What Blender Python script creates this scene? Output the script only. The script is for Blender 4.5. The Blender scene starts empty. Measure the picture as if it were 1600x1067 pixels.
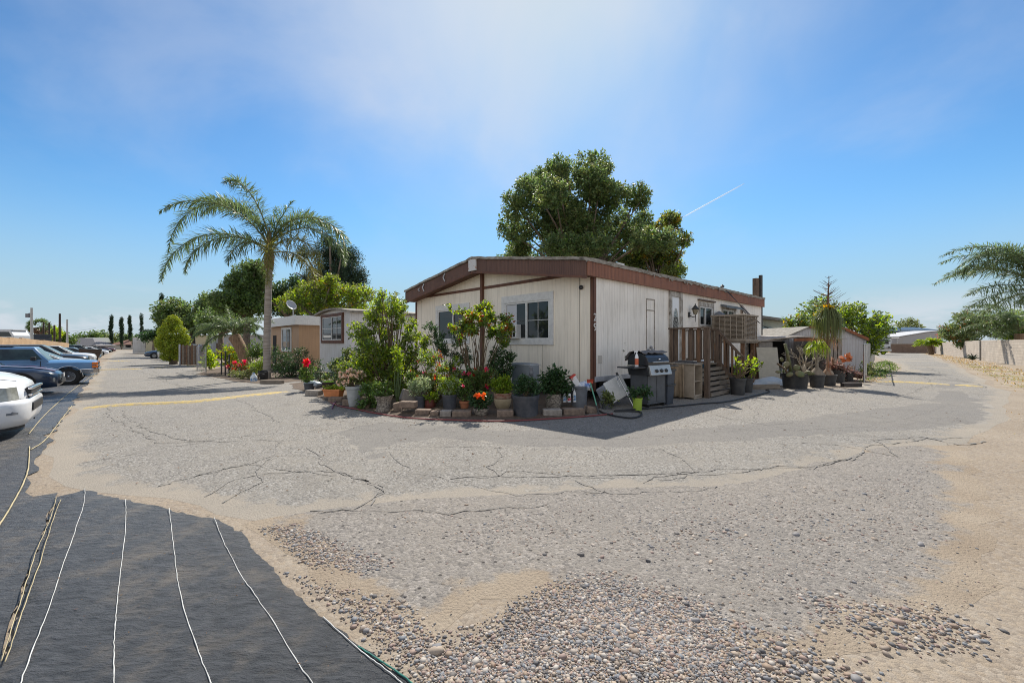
import bpy, math, random
import numpy as np
from mathutils import Vector, Matrix, geometry
R = math.radians
scene = bpy.context.scene
COL = scene.collection

# ------------------------------------------------------------------ camera
EYE, FOC, CX, CY = 1.45, 640.0, 800.0, 533.5
cam_data = bpy.data.cameras.new('camera')
cam = bpy.data.objects.new('camera', cam_data); COL.objects.link(cam)
cam_data.sensor_width = 36.0; cam_data.lens = 36.0*FOC/1600
cam_data.clip_start = 0.05; cam_data.clip_end = 30000
cam.location = (0, 0, EYE); cam.rotation_euler = (R(90), 0, 0)
scene.camera = cam

# ------------------------------------------------------------------ sky, sun, exposure
SUN_EL, SUN_AZ = R(46.5), R(5.0)          # azimuth from +Y towards +X
world = bpy.data.worlds.new('World'); scene.world = world; world.use_nodes = True
wt = world.node_tree; wn = wt.nodes; wl = wt.links
wn.clear()
w_out = wn.new('ShaderNodeOutputWorld'); w_bg = wn.new('ShaderNodeBackground')
sky = wn.new('ShaderNodeTexSky'); sky.sky_type = 'NISHITA'; sky.sun_disc = False
sky.sun_elevation = SUN_EL; sky.sun_rotation = SUN_AZ
sky.altitude = 300; sky.air_density = 1.0; sky.dust_density = 0.6; sky.ozone_density = 2.5
w_bg.inputs['Strength'].default_value = 0.12
w_co = wn.new('ShaderNodeTexCoord')
w_sep = wn.new('ShaderNodeSeparateXYZ'); wl.new(w_co.outputs['Generated'], w_sep.inputs[0])
def w_math(op, a, b=None, clamp=False):
    n = wn.new('ShaderNodeMath'); n.operation = op; n.use_clamp = clamp
    for i, q in enumerate((a, b)):
        if q is None: continue
        if isinstance(q, (int, float)): n.inputs[i].default_value = q
        else: wl.new(q, n.inputs[i])
    return n.outputs[0]
def w_ramp(v, lo, hi):
    n = wn.new('ShaderNodeMapRange'); n.interpolation_type = 'SMOOTHSTEP'
    wl.new(v, n.inputs['Value']); n.inputs['From Min'].default_value = lo; n.inputs['From Max'].default_value = hi
    return n.outputs['Result']
def w_noise(scale, detail, rough, sc=(1, 1, 1), loc=(0, 0, 0), dist=0.0):
    m = wn.new('ShaderNodeMapping'); wl.new(w_co.outputs['Generated'], m.inputs['Vector'])
    m.inputs['Scale'].default_value = sc; m.inputs['Location'].default_value = loc
    n = wn.new('ShaderNodeTexNoise'); wl.new(m.outputs[0], n.inputs['Vector'])
    n.inputs['Scale'].default_value = scale; n.inputs['Detail'].default_value = detail
    n.inputs['Roughness'].default_value = rough; n.inputs['Distortion'].default_value = dist
    return n.outputs['Fac']
elev = w_sep.outputs['Z']
# high thin cirrus veil, patchy
veil = w_math('MULTIPLY', w_ramp(w_noise(2.2, 6, 0.55, (1, 1, 1.6), (3.1, 0.4, 0.2), 0.25), 0.44, 0.78), w_ramp(elev, 0.05, 0.35))
# a bank of low white cumulus near the horizon
band = w_math('MULTIPLY', w_ramp(elev, 0.0, 0.03), w_math('SUBTRACT', 1.0, w_ramp(elev, 0.035, 0.115)))
cum = w_math('MULTIPLY', w_ramp(w_noise(5.5, 7, 0.6, (1, 1, 3.4), (1.7, 2.3, 0.0), 0.3), 0.42, 0.60), band)
# broken bright cloud added to the unseen sky behind the camera, to lift shade
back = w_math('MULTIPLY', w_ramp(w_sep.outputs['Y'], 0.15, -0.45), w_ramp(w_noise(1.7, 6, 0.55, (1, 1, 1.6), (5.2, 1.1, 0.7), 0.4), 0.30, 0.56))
# milky haze round the sun
w_dot = wn.new('ShaderNodeVectorMath'); w_dot.operation = 'DOT_PRODUCT'; wl.new(w_co.outputs['Generated'], w_dot.inputs[0])
w_dot.inputs[1].default_value = (math.sin(SUN_AZ)*math.cos(SUN_EL), math.cos(SUN_AZ)*math.cos(SUN_EL), math.sin(SUN_EL))
milk = w_math('MULTIPLY', w_ramp(w_dot.outputs['Value'], 0.80, 1.0), w_ramp(w_noise(2.6, 5, 0.5, (1, 1, 0.8), (0.3, 0.9, 0.2), 0.25), 0.26, 0.70))
front = w_math('ADD', w_math('ADD', w_math('MULTIPLY', veil, 0.26), w_math('MULTIPLY', cum, 0.6)), w_math('MULTIPLY', milk, 0.68), True)
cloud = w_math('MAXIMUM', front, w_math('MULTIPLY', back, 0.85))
EXPO = 0.9
def w_vec(op, a, k):
    n = wn.new('ShaderNodeVectorMath'); n.operation = op; wl.new(a, n.inputs[0])
    if op == 'SCALE':
        if isinstance(k, float): n.inputs['Scale'].default_value = k
        else: wl.new(k, n.inputs['Scale'])
    return n.outputs[0]
# film-like response of the clear sky: deeper blue overhead, soft shoulder round the sun and along the horizon
w_g = wn.new('ShaderNodeGamma'); w_g.inputs['Gamma'].default_value = 1.6
wl.new(w_vec('SCALE', sky.outputs[0], 0.1757), w_g.inputs['Color'])
w_s = w_vec('SCALE', w_g.outputs[0], 0.86)
w_bw = wn.new('ShaderNodeRGBToBW'); wl.new(w_s, w_bw.inputs[0])
w_f = w_math('POWER', w_math('ADD', 1.0, w_math('POWER', w_math('DIVIDE', w_bw.outputs[0], 0.66), 2.5)), -0.4)
w_s = w_vec('SCALE', w_s, w_f)
w_t = wn.new('ShaderNodeVectorMath'); w_t.operation = 'MULTIPLY'; wl.new(w_s, w_t.inputs[0]); w_t.inputs[1].default_value = (0.90, 1.14, 1.02); w_s = w_t.outputs[0]
# pale haze low over the horizon
w_h = wn.new('ShaderNodeMix'); w_h.data_type = 'RGBA'; wl.new(w_math('MULTIPLY', w_math('SUBTRACT', 1.0, w_ramp(elev, -0.02, 0.30)), 0.80), w_h.inputs[0]); wl.new(w_s, w_h.inputs[6]); w_h.inputs[7].default_value = (0.50, 0.60, 0.77, 1); w_s = w_h.outputs[2]
w_mix = wn.new('ShaderNodeMix'); w_mix.data_type = 'RGBA'
wl.new(cloud, w_mix.inputs[0]); wl.new(w_s, w_mix.inputs[6]); 
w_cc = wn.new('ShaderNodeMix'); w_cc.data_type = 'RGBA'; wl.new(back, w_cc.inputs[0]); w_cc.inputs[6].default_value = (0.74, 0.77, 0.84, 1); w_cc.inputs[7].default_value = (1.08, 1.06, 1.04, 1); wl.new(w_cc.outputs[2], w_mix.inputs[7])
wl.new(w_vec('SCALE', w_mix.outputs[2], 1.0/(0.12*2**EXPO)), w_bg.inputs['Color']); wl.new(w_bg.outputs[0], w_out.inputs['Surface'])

sun_data = bpy.data.lights.new('sun', 'SUN'); sun = bpy.data.objects.new('sun', sun_data); COL.objects.link(sun)
sun_data.energy = 3.5; sun_data.angle = R(0.53); sun_data.color = (1.0, 0.94, 0.84)
sun_dir = Vector((math.sin(SUN_AZ)*math.cos(SUN_EL), math.cos(SUN_AZ)*math.cos(SUN_EL), math.sin(SUN_EL)))
sun.rotation_euler = sun_dir.to_track_quat('Z', 'Y').to_euler(); sun.location = (0, 0, 40)

scene.view_settings.view_transform = 'Standard'; scene.view_settings.look = 'None'
scene.view_settings.exposure = EXPO; scene.view_settings.gamma = 1.0; scene.view_settings.use_curve_mapping = False
scene.render.engine = 'CYCLES'
scene.cycles.max_bounces = 8; scene.cycles.transparent_max_bounces = 16; scene.cycles.use_denoising = True; scene.cycles.filter_width = 1.0; scene.cycles.denoising_prefilter = 'NONE'

# ------------------------------------------------------------------ terrain height and placing helpers
HX, HY = 1.90, 9.57                        # the near corner of the corner home
UX, UY = 0.7331, 0.6801                    # along its long side; the end wall runs along (-UY, UX)
HROT = math.atan2(UY, UX)
def uv(u, v): return (HX+u*UX-v*UY, HY+u*UY+v*UX)
def to_uv(x, y): return ((x-HX)*UX+(y-HY)*UY, -(x-HX)*UY+(y-HY)*UX)
def gz(x, y):
    u, v = to_uv(x, y)
    vv = min(max(0.0, v-4), 330.0); uu = min(max(0.0, u-14), 90.0)
    return -(0.25*(1-math.exp(-(vv/10)**2))+0.0068*vv)-0.008*uu
def gp(px, py):
    """point of the terrain seen at a photo pixel"""
    a, b = (px-CX)/FOC, (CY-py)/FOC
    lo, hi = 0.3, 3000.0
    for _ in range(60):
        m = 0.5*(lo+hi)
        if EYE+b*m > gz(a*m, m): lo = m
        else: hi = m
    return (a*lo, lo, gz(a*lo, lo))
def at(px, Y): return (px-CX)/FOC*Y
def zat(py, Y): return EYE+(CY-py)/FOC*Y
def side_s(px):                            # distance along the long side wall seen at photo column px
    r = (px-CX)/FOC; return (HY*r-HX)/(UX-UY*r)
def front_t(px):                           # distance along the end wall
    r = (px-CX)/FOC; return (HX-HY*r)/(UY+UX*r)

# ------------------------------------------------------------------ mesh building
class MB:
    def __init__(s): s.V = []; s.F = []; s.n = 0
    def add(s, v, f, m=0, M=None):
        v = np.asarray(v, dtype=np.float64).reshape(-1, 3)
        if M is not None:
            A = np.array(M); v = v@A[:3, :3].T+A[:3, 3]
        s.V.append(v)
        if isinstance(f, np.ndarray): s.F.append((f+s.n, m))
        else:
            by = {}
            for q in f: by.setdefault(len(q), []).append(q)
            for k in by: s.F.append((np.array(by[k], dtype=np.int64)+s.n, m))
        s.n += len(v); return s
    def box(s, c, d, rz=0.0, m=0, M=None, rx=0.0, ry=0.0):
        x, y, z = d[0]/2, d[1]/2, d[2]/2
        v = [(-x,-y,-z),(x,-y,-z),(x,y,-z),(-x,y,-z),(-x,-y,z),(x,-y,z),(x,y,z),(-x,y,z)]
        T = Matrix.Translation(c)@Matrix.Rotation(rz, 4, 'Z')@Matrix.Rotation(ry, 4, 'Y')@Matrix.Rotation(rx, 4, 'X')
        if M is not None: T = M@T
        return s.add(v, [(0,3,2,1),(4,5,6,7),(0,1,5,4),(1,2,6,5),(2,3,7,6),(3,0,4,7)], m, T)
    def span(s, a, b, m=0, M=None):
        return s.box([(a[i]+b[i])/2 for i in range(3)], [abs(b[i]-a[i]) for i in range(3)], 0, m, M)
    def tube(s, pts, rad, n=8, m=0, M=None, cap=True):
        P = [Vector(p) for p in pts]; k = len(P)
        if not hasattr(rad, '__len__'): rad = [rad]*k
        V = []; prev = None
        for i, p in enumerate(P):
            t = (P[min(i+1, k-1)]-P[max(i-1, 0)])
            t = t.normalized() if t.length > 1e-9 else Vector((0, 0, 1))
            if prev is None:
                a = t.orthogonal().normalized()
            else:
                a = prev-t*prev.dot(t); a = a.normalized() if a.length > 1e-6 else t.orthogonal().normalized()
            prev = a; b = t.cross(a)
            for j in range(n):
                g = 2*math.pi*j/n; V.append(p+(a*math.cos(g)+b*math.sin(g))*rad[i])
        F = []
        for i in range(k-1):
            for j in range(n):
                F.append((i*n+j, i*n+(j+1)%n, (i+1)*n+(j+1)%n, (i+1)*n+j))
        if cap: F.append(tuple(range(n-1, -1, -1))); F.append(tuple((k-1)*n+j for j in range(n)))
        return s.add([tuple(v) for v in V], F, m, M)
    def lathe(s, prof, n=24, c=(0, 0, 0), m=0, M=None, wob=0.0, sx=1.0, sy=1.0):
        V = []; F = []; k = len(prof)
        for i, (r, z) in enumerate(prof):
            for j in range(n):
                g = 2*math.pi*j/n; q = r*(1+wob*math.sin(3*g+z*9))
                V.append((c[0]+q*math.cos(g)*sx, c[1]+q*math.sin(g)*sy, c[2]+z))
        for i in range(k-1):
            for j in range(n): F.append((i*n+j, i*n+(j+1)%n, (i+1)*n+(j+1)%n, (i+1)*n+j))
        if prof[0][0] > 1e-4: F.append(tuple(range(n-1, -1, -1)))
        if prof[-1][0] > 1e-4: F.append(tuple((k-1)*n+j for j in range(n)))
        return s.add(V, F, m, M)
    def prism(s, poly, a, b, axis='y', m=0, M=None):
        """poly in the plane across axis, swept from a to b along it"""
        k = len(poly); V = []
        for q in (a, b):
            for (p0, p1) in poly:
                V.append({'y': (p0, q, p1), 'x': (q, p0, p1), 'z': (p0, p1, q)}[axis])
        F = [tuple(range(k)), tuple(range(2*k-1, k-1, -1))]
        for i in range(k): F.append((i, k+i, k+(i+1) % k, (i+1) % k))
        return s.add(V, F, m, M)
    def loft(s, rings, closed=True, cap=True, m=0, M=None):
        n = len(rings[0]); V = [p for r in rings for p in r]; F = []
        for i in range(len(rings)-1):
            for j in range(n if closed else n-1):
                F.append((i*n+j, i*n+(j+1)%n, (i+1)*n+(j+1)%n, (i+1)*n+j))
        if cap: F.append(tuple(range(n-1, -1, -1))); F.append(tuple((len(rings)-1)*n+j for j in range(n)))
        return s.add(V, F, m, M)
    def leaves(s, base, axis, size, ratio=0.45, up=None, m=0, rng=None, fold=0.25):
        """many folded leaf blades: base points, unit axes, lengths"""
        base = np.asarray(base, float); axis = np.asarray(axis, float); N = len(base)
        size = np.broadcast_to(np.asarray(size, float), (N,))[:, None]
        if up is None:
            up = rng.normal(size=(N, 3)); up[:, 2] += 0.7
        side = np.cross(axis, up); side /= np.linalg.norm(side, axis=1, keepdims=True)+1e-9
        nrm = np.cross(side, axis)
        tip = base+axis*size; mid = base+axis*size*0.45+nrm*size*fold*0.5
        l = mid+side*size*ratio*0.5-nrm*size*fold*0.3; r = mid-side*size*ratio*0.5-nrm*size*fold*0.3
        V = np.stack([base, l, tip, r, mid], 1).reshape(-1, 3)
        i = (np.arange(N)*5)[:, None]
        f = np.concatenate([i+np.array([[0, 4, 1]]), i+np.array([[1, 4, 2]]), i+np.array([[0, 3, 4]]), i+np.array([[4, 3, 2]])], 0)
        return s.add(V, f, m)
    def strips(s, base, axis, size, width, drop, rng, m=0):
        """narrow drooping blades of two segments"""
        base = np.asarray(base, float); axis = np.asarray(axis, float); N = len(base)
        size = np.broadcast_to(np.asarray(size, float), (N,))[:, None]; width = np.broadcast_to(np.asarray(width, float), (N,))[:, None]
        side = np.cross(axis, np.array([0, 0, 1.0])+rng.normal(size=(N, 3))*0.35); side /= np.linalg.norm(side, axis=1, keepdims=True)+1e-9
        d = np.array([0, 0, -1.0])
        m1 = base+axis*size*0.5+d*size*drop*0.16; t = base+axis*size*0.93+d*size*drop*0.6
        V = np.stack([base-side*width*.35, base+side*width*.35, m1+side*width*.5, m1-side*width*.5, t], 1).reshape(-1, 3)
        i = (np.arange(N)*5)[:, None]
        s.add(V, i+np.array([[0, 1, 2, 3]]), m)
        k = s.n-N*5
        s.F.append((i+np.array([[3, 2, 4]])+k, m)); return s
    def build(s, name, mats, parent=None, smooth=False, bevel=0.0, loc=None, seg=2):
        me = bpy.data.meshes.new(name)
        V = np.concatenate(s.V) if s.V else np.zeros((0, 3))
        me.vertices.add(len(V)); me.vertices.foreach_set('co', V.astype(np.float32).ravel())
        nl = sum(f.size for f, _ in s.F); npoly = sum(len(f) for f, _ in s.F)
        me.loops.add(nl); me.polygons.add(npoly)
        me.loops.foreach_set('vertex_index', np.concatenate([f.ravel() for f, _ in s.F]).astype(np.int32))
        tot = np.concatenate([np.full(len(f), f.shape[1]) for f, _ in s.F]).astype(np.int32)
        st = np.concatenate([[0], np.cumsum(tot)[:-1]]).astype(np.int32)
        me.polygons.foreach_set('loop_start', st); me.polygons.foreach_set('loop_total', tot)
        me.polygons.foreach_set('material_index', np.concatenate([np.full(len(f), m) for f, m in s.F]).astype(np.int32))
        me.polygons.foreach_set('use_smooth', np.full(npoly, bool(smooth)))
        me.update(calc_edges=True); me.validate()
        if not isinstance(mats, (list, tuple)): mats = [mats]
        for q in mats: me.materials.append(q)
        o = bpy.data.objects.new(name, me); COL.objects.link(o)
        if parent is not None: o.parent = parent
        if loc is not None: o.location = loc
        if bevel:
            b = o.modifiers.new('bevel', 'BEVEL'); b.width = bevel; b.segments = seg; b.limit_method = 'ANGLE'; b.angle_limit = R(40)
            if smooth is None or smooth: pass
        return o
def auto_smooth(o, ang=40):
    me = o.data
    me.polygons.foreach_set('use_smooth', np.ones(len(me.polygons), dtype=bool))
    me.set_sharp_from_angle(angle=R(ang)); return o
def tag(o, label=None, cat=None, group=None, kind=None):
    if label: o['label'] = label
    if cat: o['category'] = cat
    if group: o['group'] = group
    if kind: o['kind'] = kind
    return o
def thing(name, label, cat, loc=(0, 0, 0), rz=0.0, group=None):
    o = bpy.data.objects.new(name, None); o.empty_display_size = 0.2; COL.objects.link(o)
    o.location = loc; o.rotation_euler = (0, 0, rz); return tag(o, label, cat, group)
def copy_thing(root, loc, rz=0.0, label=None, scale=None):
    r = root.copy(); COL.objects.link(r); r.location = loc; r.rotation_euler = (0, 0, rz)
    if label: r['label'] = label
    if scale: r.scale = (scale,)*3
    for ch in list(root.children):
        c = ch.copy(); COL.objects.link(c); c.parent = r
        for g in list(ch.children):
            d = g.copy(); COL.objects.link(d); d.parent = c
    return r
def rng_of(seed): return np.random.default_rng(seed)

# ------------------------------------------------------------------ materials
def mat(name, color, rough=0.6, metal=0.0, var=0.0, var_scale=6.0, color2=None, bump=0.0, bump_scale=40.0, spec=0.5, stretch=(1, 1, 1),
        coat=0.0, island=0.0, trans=0.0, lo=0.35, hi=0.65):
    m = bpy.data.materials.new(name); m.use_nodes = True; nt = m.node_tree; N = nt.nodes; L = nt.links
    b = N['Principled BSDF']; b.inputs['Roughness'].default_value = rough; b.inputs['Metallic'].default_value = metal
    b.inputs['Specular IOR Level'].default_value = spec; b.inputs['Coat Weight'].default_value = coat
    c = (*color, 1); b.inputs['Base Color'].default_value = c
    co = N.new('ShaderNodeTexCoord'); mp = N.new('ShaderNodeMapping'); L.new(co.outputs['Object'], mp.inputs['Vector'])
    mp.inputs['Scale'].default_value = stretch
    out = None
    if var or color2:
        n = N.new('ShaderNodeTexNoise'); n.inputs['Scale'].default_value = var_scale; n.inputs['Detail'].default_value = 6; n.inputs['Roughness'].default_value = 0.65
        L.new(mp.outputs[0], n.inputs['Vector'])
        r = N.new('ShaderNodeMapRange'); r.inputs['From Min'].default_value = lo; r.inputs['From Max'].default_value = hi; L.new(n.outputs['Fac'], r.inputs['Value'])
        x = N.new('ShaderNodeMix'); x.data_type = 'RGBA'; L.new(r.outputs[0], x.inputs[0])
        c2 = color2 if color2 else tuple(q*(1-var) for q in color)
        x.inputs[6].default_value = c; x.inputs[7].default_value = (*c2, 1); out = x.outputs[2]
    if island:
        g = N.new('ShaderNodeNewGeometry'); h = N.new('ShaderNodeHueSaturation')
        r1 = N.new('ShaderNodeMapRange'); L.new(g.outputs['Random Per Island'], r1.inputs['Value']); r1.inputs['To Min'].default_value = 1-island; r1.inputs['To Max'].default_value = 1+island
        L.new(r1.outputs[0], h.inputs['Value'])
        r2 = N.new('ShaderNodeMath'); r2.operation = 'MULTIPLY_ADD'; r2.inputs[1].default_value = 0.05; r2.inputs[2].default_value = 0.475
        w = N.new('ShaderNodeMath'); w.operation = 'FRACT'; w2 = N.new('ShaderNodeMath'); w2.operation = 'MULTIPLY'; w2.inputs[1].default_value = 17.3
        L.new(g.outputs['Random Per Island'], w2.inputs[0]); L.new(w2.outputs[0], w.inputs[0]); L.new(w.outputs[0], r2.inputs[0]); L.new(r2.outputs[0], h.inputs['Hue'])
        if out is None: h.inputs['Color'].default_value = c
        else: L.new(out, h.inputs['Color'])
        out = h.outputs[0]
    if out is not None: L.new(out, b.inputs['Base Color'])
    if bump:
        n = N.new('ShaderNodeTexNoise'); n.inputs['Scale'].default_value = bump_scale; n.inputs['Detail'].default_value = 4; L.new(mp.outputs[0], n.inputs['Vector'])
        bp = N.new('ShaderNodeBump'); bp.inputs['Strength'].default_value = bump; bp.inputs['Distance'].default_value = 0.02
        L.new(n.outputs['Fac'], bp.inputs['Height']); L.new(bp.outputs[0], b.inputs['Normal'])
    if trans:
        t = N.new('ShaderNodeBsdfTranslucent'); hs = N.new('ShaderNodeHueSaturation'); hs.inputs['Hue'].default_value = 0.485; hs.inputs['Saturation'].default_value = 1.1; hs.inputs['Value'].default_value = 2.0
        if out is None: hs.inputs['Color'].default_value = c
        else: L.new(out, hs.inputs['Color'])
        L.new(hs.outputs[0], t.inputs['Color'])
        ms = N.new('ShaderNodeMixShader'); ms.inputs[0].default_value = trans
        L.new(b.outputs[0], ms.inputs[1]); L.new(t.outputs[0], ms.inputs[2]); L.new(ms.outputs[0], N['Material Output'].inputs['Surface'])
    return m
def leafmat(name, c, isl=0.4, trans=0.4, rough=0.42): return mat(name, c, rough, island=isl, trans=trans, spec=0.45)
def siding(name, c, pitch, dirt=(0.36, 0.31, 0.24), dirt_amt=0.5, rib=0.5, rough=0.6, duty=0.86, rib_dist=0.012):
    """vertical ribbed panel: grooves run up the wall, streaked dirt"""
    m = bpy.data.materials.new(name); m.use_nodes = True; nt = m.node_tree; N = nt.nodes; L = nt.links
    b = N['Principled BSDF']; b.inputs['Roughness'].default_value = rough
    co = N.new('ShaderNodeTexCoord'); sp = N.new('ShaderNodeSeparateXYZ'); L.new(co.outputs['Object'], sp.inputs[0])
    def M(op, a, bb=None, cl=False):
        n = N.new('ShaderNodeMath'); n.operation = op; n.use_clamp = cl
        for i, q in enumerate((a, bb)):
            if q is None: continue
            if isinstance(q, (int, float)): n.inputs[i].default_value = q
            else: L.new(q, n.inputs[i])
        return n.outputs[0]
    t = M('ADD', sp.outputs['X'], sp.outputs['Y'])
    fr = M('FRACT', M('DIVIDE', M('ADD', t, 100.0), pitch))
    tri = M('ABSOLUTE', M('SUBTRACT', fr, 0.5))
    gr = N.new('ShaderNodeMapRange'); gr.interpolation_type = 'SMOOTHSTEP'; L.new(tri, gr.inputs['Value'])
    gr.inputs['From Min'].default_value = duty*0.5-0.02; gr.inputs['From Max'].default_value = 0.5; gr.inputs['To Min'].default_value = 1; gr.inputs['To Max'].default_value = 0
    bp = N.new('ShaderNodeBump'); bp.inputs['Strength'].default_value = rib; bp.inputs['Distance'].default_value = rib_dist
    L.new(gr.outputs[0], bp.inputs['Height']); L.new(bp.outputs[0], b.inputs['Normal'])
    mp = N.new('ShaderNodeMapping'); L.new(co.outputs['Object'], mp.inputs['Vector']); mp.inputs['Scale'].default_value = (5, 5, 0.35)
    n1 = N.new('ShaderNodeTexNoise'); n1.inputs['Scale'].default_value = 2.2; n1.inputs['Detail'].default_value = 8; n1.inputs['Roughness'].default_value = 0.7; L.new(mp.outputs[0], n1.inputs['Vector'])
    n2 = N.new('ShaderNodeTexNoise'); n2.inputs['Scale'].default_value = 1.1; n2.inputs['Detail'].default_value = 7; L.new(co.outputs['Object'], n2.inputs['Vector'])
    r1 = N.new('ShaderNodeMapRange'); r1.inputs['From Min'].default_value = 0.48; r1.inputs['From Max'].default_value = 0.75; L.new(n1.outputs['Fac'], r1.inputs['Value'])
    r2 = N.new('ShaderNodeMapRange'); r2.inputs['From Min'].default_value = 0.45; r2.inputs['From Max'].default_value = 0.8; L.new(n2.outputs['Fac'], r2.inputs['Value'])
    groove = M('MULTIPLY', M('SUBTRACT', 1.0, gr.outputs[0]), 0.35)
    d = M('MULTIPLY', M('ADD', M('ADD', r1.outputs[0], M('MULTIPLY', r2.outputs[0], 0.7)), groove), dirt_amt, True)
    x = N.new('ShaderNodeMix'); x.data_type = 'RGBA'; L.new(d, x.inputs[0]); x.inputs[6].default_value = (*c, 1); x.inputs[7].default_value = (*dirt, 1)
    L.new(x.outputs[2], b.inputs['Base Color']); return m
def blockwork(name, c1, c2, mortar, bw=0.4, bh=0.2):
    m = bpy.data.materials.new(name); m.use_nodes = True; nt = m.node_tree; N = nt.nodes; L = nt.links
    b = N['Principled BSDF']; b.inputs['Roughness'].default_value = 0.9
    co = N.new('ShaderNodeTexCoord'); sp = N.new('ShaderNodeSeparateXYZ'); cb = N.new('ShaderNodeCombineXYZ'); L.new(co.outputs['Object'], sp.inputs[0])
    L.new(sp.outputs['X'], cb.inputs[0]); L.new(sp.outputs['Z'], cb.inputs[1])
    t = N.new('ShaderNodeTexBrick'); L.new(cb.outputs[0], t.inputs['Vector']); t.inputs['Scale'].default_value = 1; t.inputs['Brick Width'].default_value = bw; t.inputs['Row Height'].default_value = bh
    t.inputs['Mortar Size'].default_value = 0.008; t.inputs['Color1'].default_value = (*c1, 1); t.inputs['Color2'].default_value = (*c2, 1); t.inputs['Mortar'].default_value = (*mortar, 1)
    n = N.new('ShaderNodeTexNoise'); n.inputs['Scale'].default_value = 1.3; n.inputs['Detail'].default_value = 8; L.new(co.outputs['Object'], n.inputs['Vector'])
    h = N.new('ShaderNodeHueSaturation'); r = N.new('ShaderNodeMapRange'); r.inputs['To Min'].default_value = 0.65; r.inputs['To Max'].default_value = 1.3; L.new(n.outputs['Fac'], r.inputs['Value'])
    L.new(r.outputs[0], h.inputs['Value']); L.new(t.outputs['Color'], h.inputs['Color']); L.new(h.outputs[0], b.inputs['Base Color'])
    bp = N.new('ShaderNodeBump'); bp.inputs['Strength'].default_value = 0.4; bp.inputs['Distance'].default_value = 0.01; bp.invert = True
    L.new(t.outputs['Fac'], bp.inputs['Height']); L.new(bp.outputs[0], b.inputs['Normal']); return m
def glassmat(name, c=(0.018, 0.022, 0.024), rough=0.03): return mat(name, c, rough, spec=0.5)

WHITE = mat('white_paint', (0.74, 0.73, 0.70), 0.55, var=0.18, var_scale=9)
SIDING = siding('cream_siding', (0.93, 0.84, 0.70), 0.102, dirt_amt=0.36)
SIDING_S = siding('white_siding', (0.95, 0.89, 0.80), 0.075, dirt_amt=0.46, duty=0.7)
FASCIA = siding('brown_fascia', (0.155, 0.082, 0.058), 0.055, (0.06, 0.03, 0.025), 0.6, 0.9, 0.7, 0.7)
FASCIA_S = siding('red_brown_fascia', (0.31, 0.135, 0.080), 0.06, (0.13, 0.06, 0.045), 0.8, 0.9, 0.75, 0.7)
BROWN = mat('brown_trim', (0.17, 0.072, 0.04), 0.65, color2=(0.10, 0.045, 0.03), var_scale=7, stretch=(1, 1, 0.3))
ROOFING = mat('grey_roofing', (0.27, 0.255, 0.23), 0.9, color2=(0.15, 0.135, 0.115), var_scale=5, bump=0.5, bump_scale=30)
ROOFLIP = mat('weathered_roof_edge', (0.42, 0.39, 0.34), 0.85, color2=(0.17, 0.145, 0.115), var_scale=5, bump=0.6, bump_scale=25, stretch=(1, 1, 4))
GREYTRIM = mat('grey_trim', (0.52, 0.53, 0.55), 0.7, color2=(0.33, 0.33, 0.34), var_scale=5)
OLDTRIM = mat('peeling_trim', (0.55, 0.52, 0.47), 0.8, color2=(0.16, 0.13, 0.10), var_scale=6, stretch=(1, 1, 0.7))
WOOD = mat('weathered_wood', (0.16, 0.11, 0.078), 0.85, color2=(0.075, 0.05, 0.036), var_scale=6, stretch=(4, 4, 0.5), bump=0.4)
GREYWOOD = mat('grey_wood', (0.27, 0.225, 0.18), 0.9, color2=(0.14, 0.115, 0.09), var_scale=5, stretch=(0.6, 3, 5), bump=0.4)
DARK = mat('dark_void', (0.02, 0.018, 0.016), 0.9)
GLASS = glassmat('window_glass')
GLASS_B = glassmat('car_glass', (0.012, 0.02, 0.024), 0.02)
CURTAIN = mat('pale_curtain', (0.42, 0.52, 0.50), 0.9, var=0.35, var_scale=4, stretch=(9, 9, 0.4))
BLACKP = mat('black_plastic', (0.022, 0.023, 0.026), 0.55, color2=(0.05, 0.048, 0.046), var_scale=7)
GREYP = mat('grey_plastic', (0.16, 0.17, 0.19), 0.5, var=0.25, var_scale=8)
METAL = mat('bare_metal', (0.45, 0.45, 0.45), 0.35, 0.9, var=0.2)
CHROME = mat('chrome', (0.75, 0.76, 0.78), 0.12, 1.0)
CONC = mat('concrete', (0.40, 0.37, 0.33), 0.9, color2=(0.26, 0.235, 0.205), var_scale=7, bump=0.5, bump_scale=60)
RUBBER = mat('tyre_rubber', (0.018, 0.018, 0.018), 0.8, bump=0.3)
SOIL = mat('soil', (0.075, 0.052, 0.036), 0.95, color2=(0.14, 0.10, 0.07), var_scale=12, bump=0.8, bump_scale=35)
BARK = mat('grey_bark', (0.21, 0.165, 0.125), 0.9, color2=(0.10, 0.075, 0.055), var_scale=9, stretch=(1, 1, 0.3), bump=0.6)
STEM = mat('brown_stem', (0.16, 0.11, 0.065), 0.85, var=0.4)
GSTEM = mat('green_stem', (0.12, 0.17, 0.06), 0.7, var=0.4)
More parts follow.
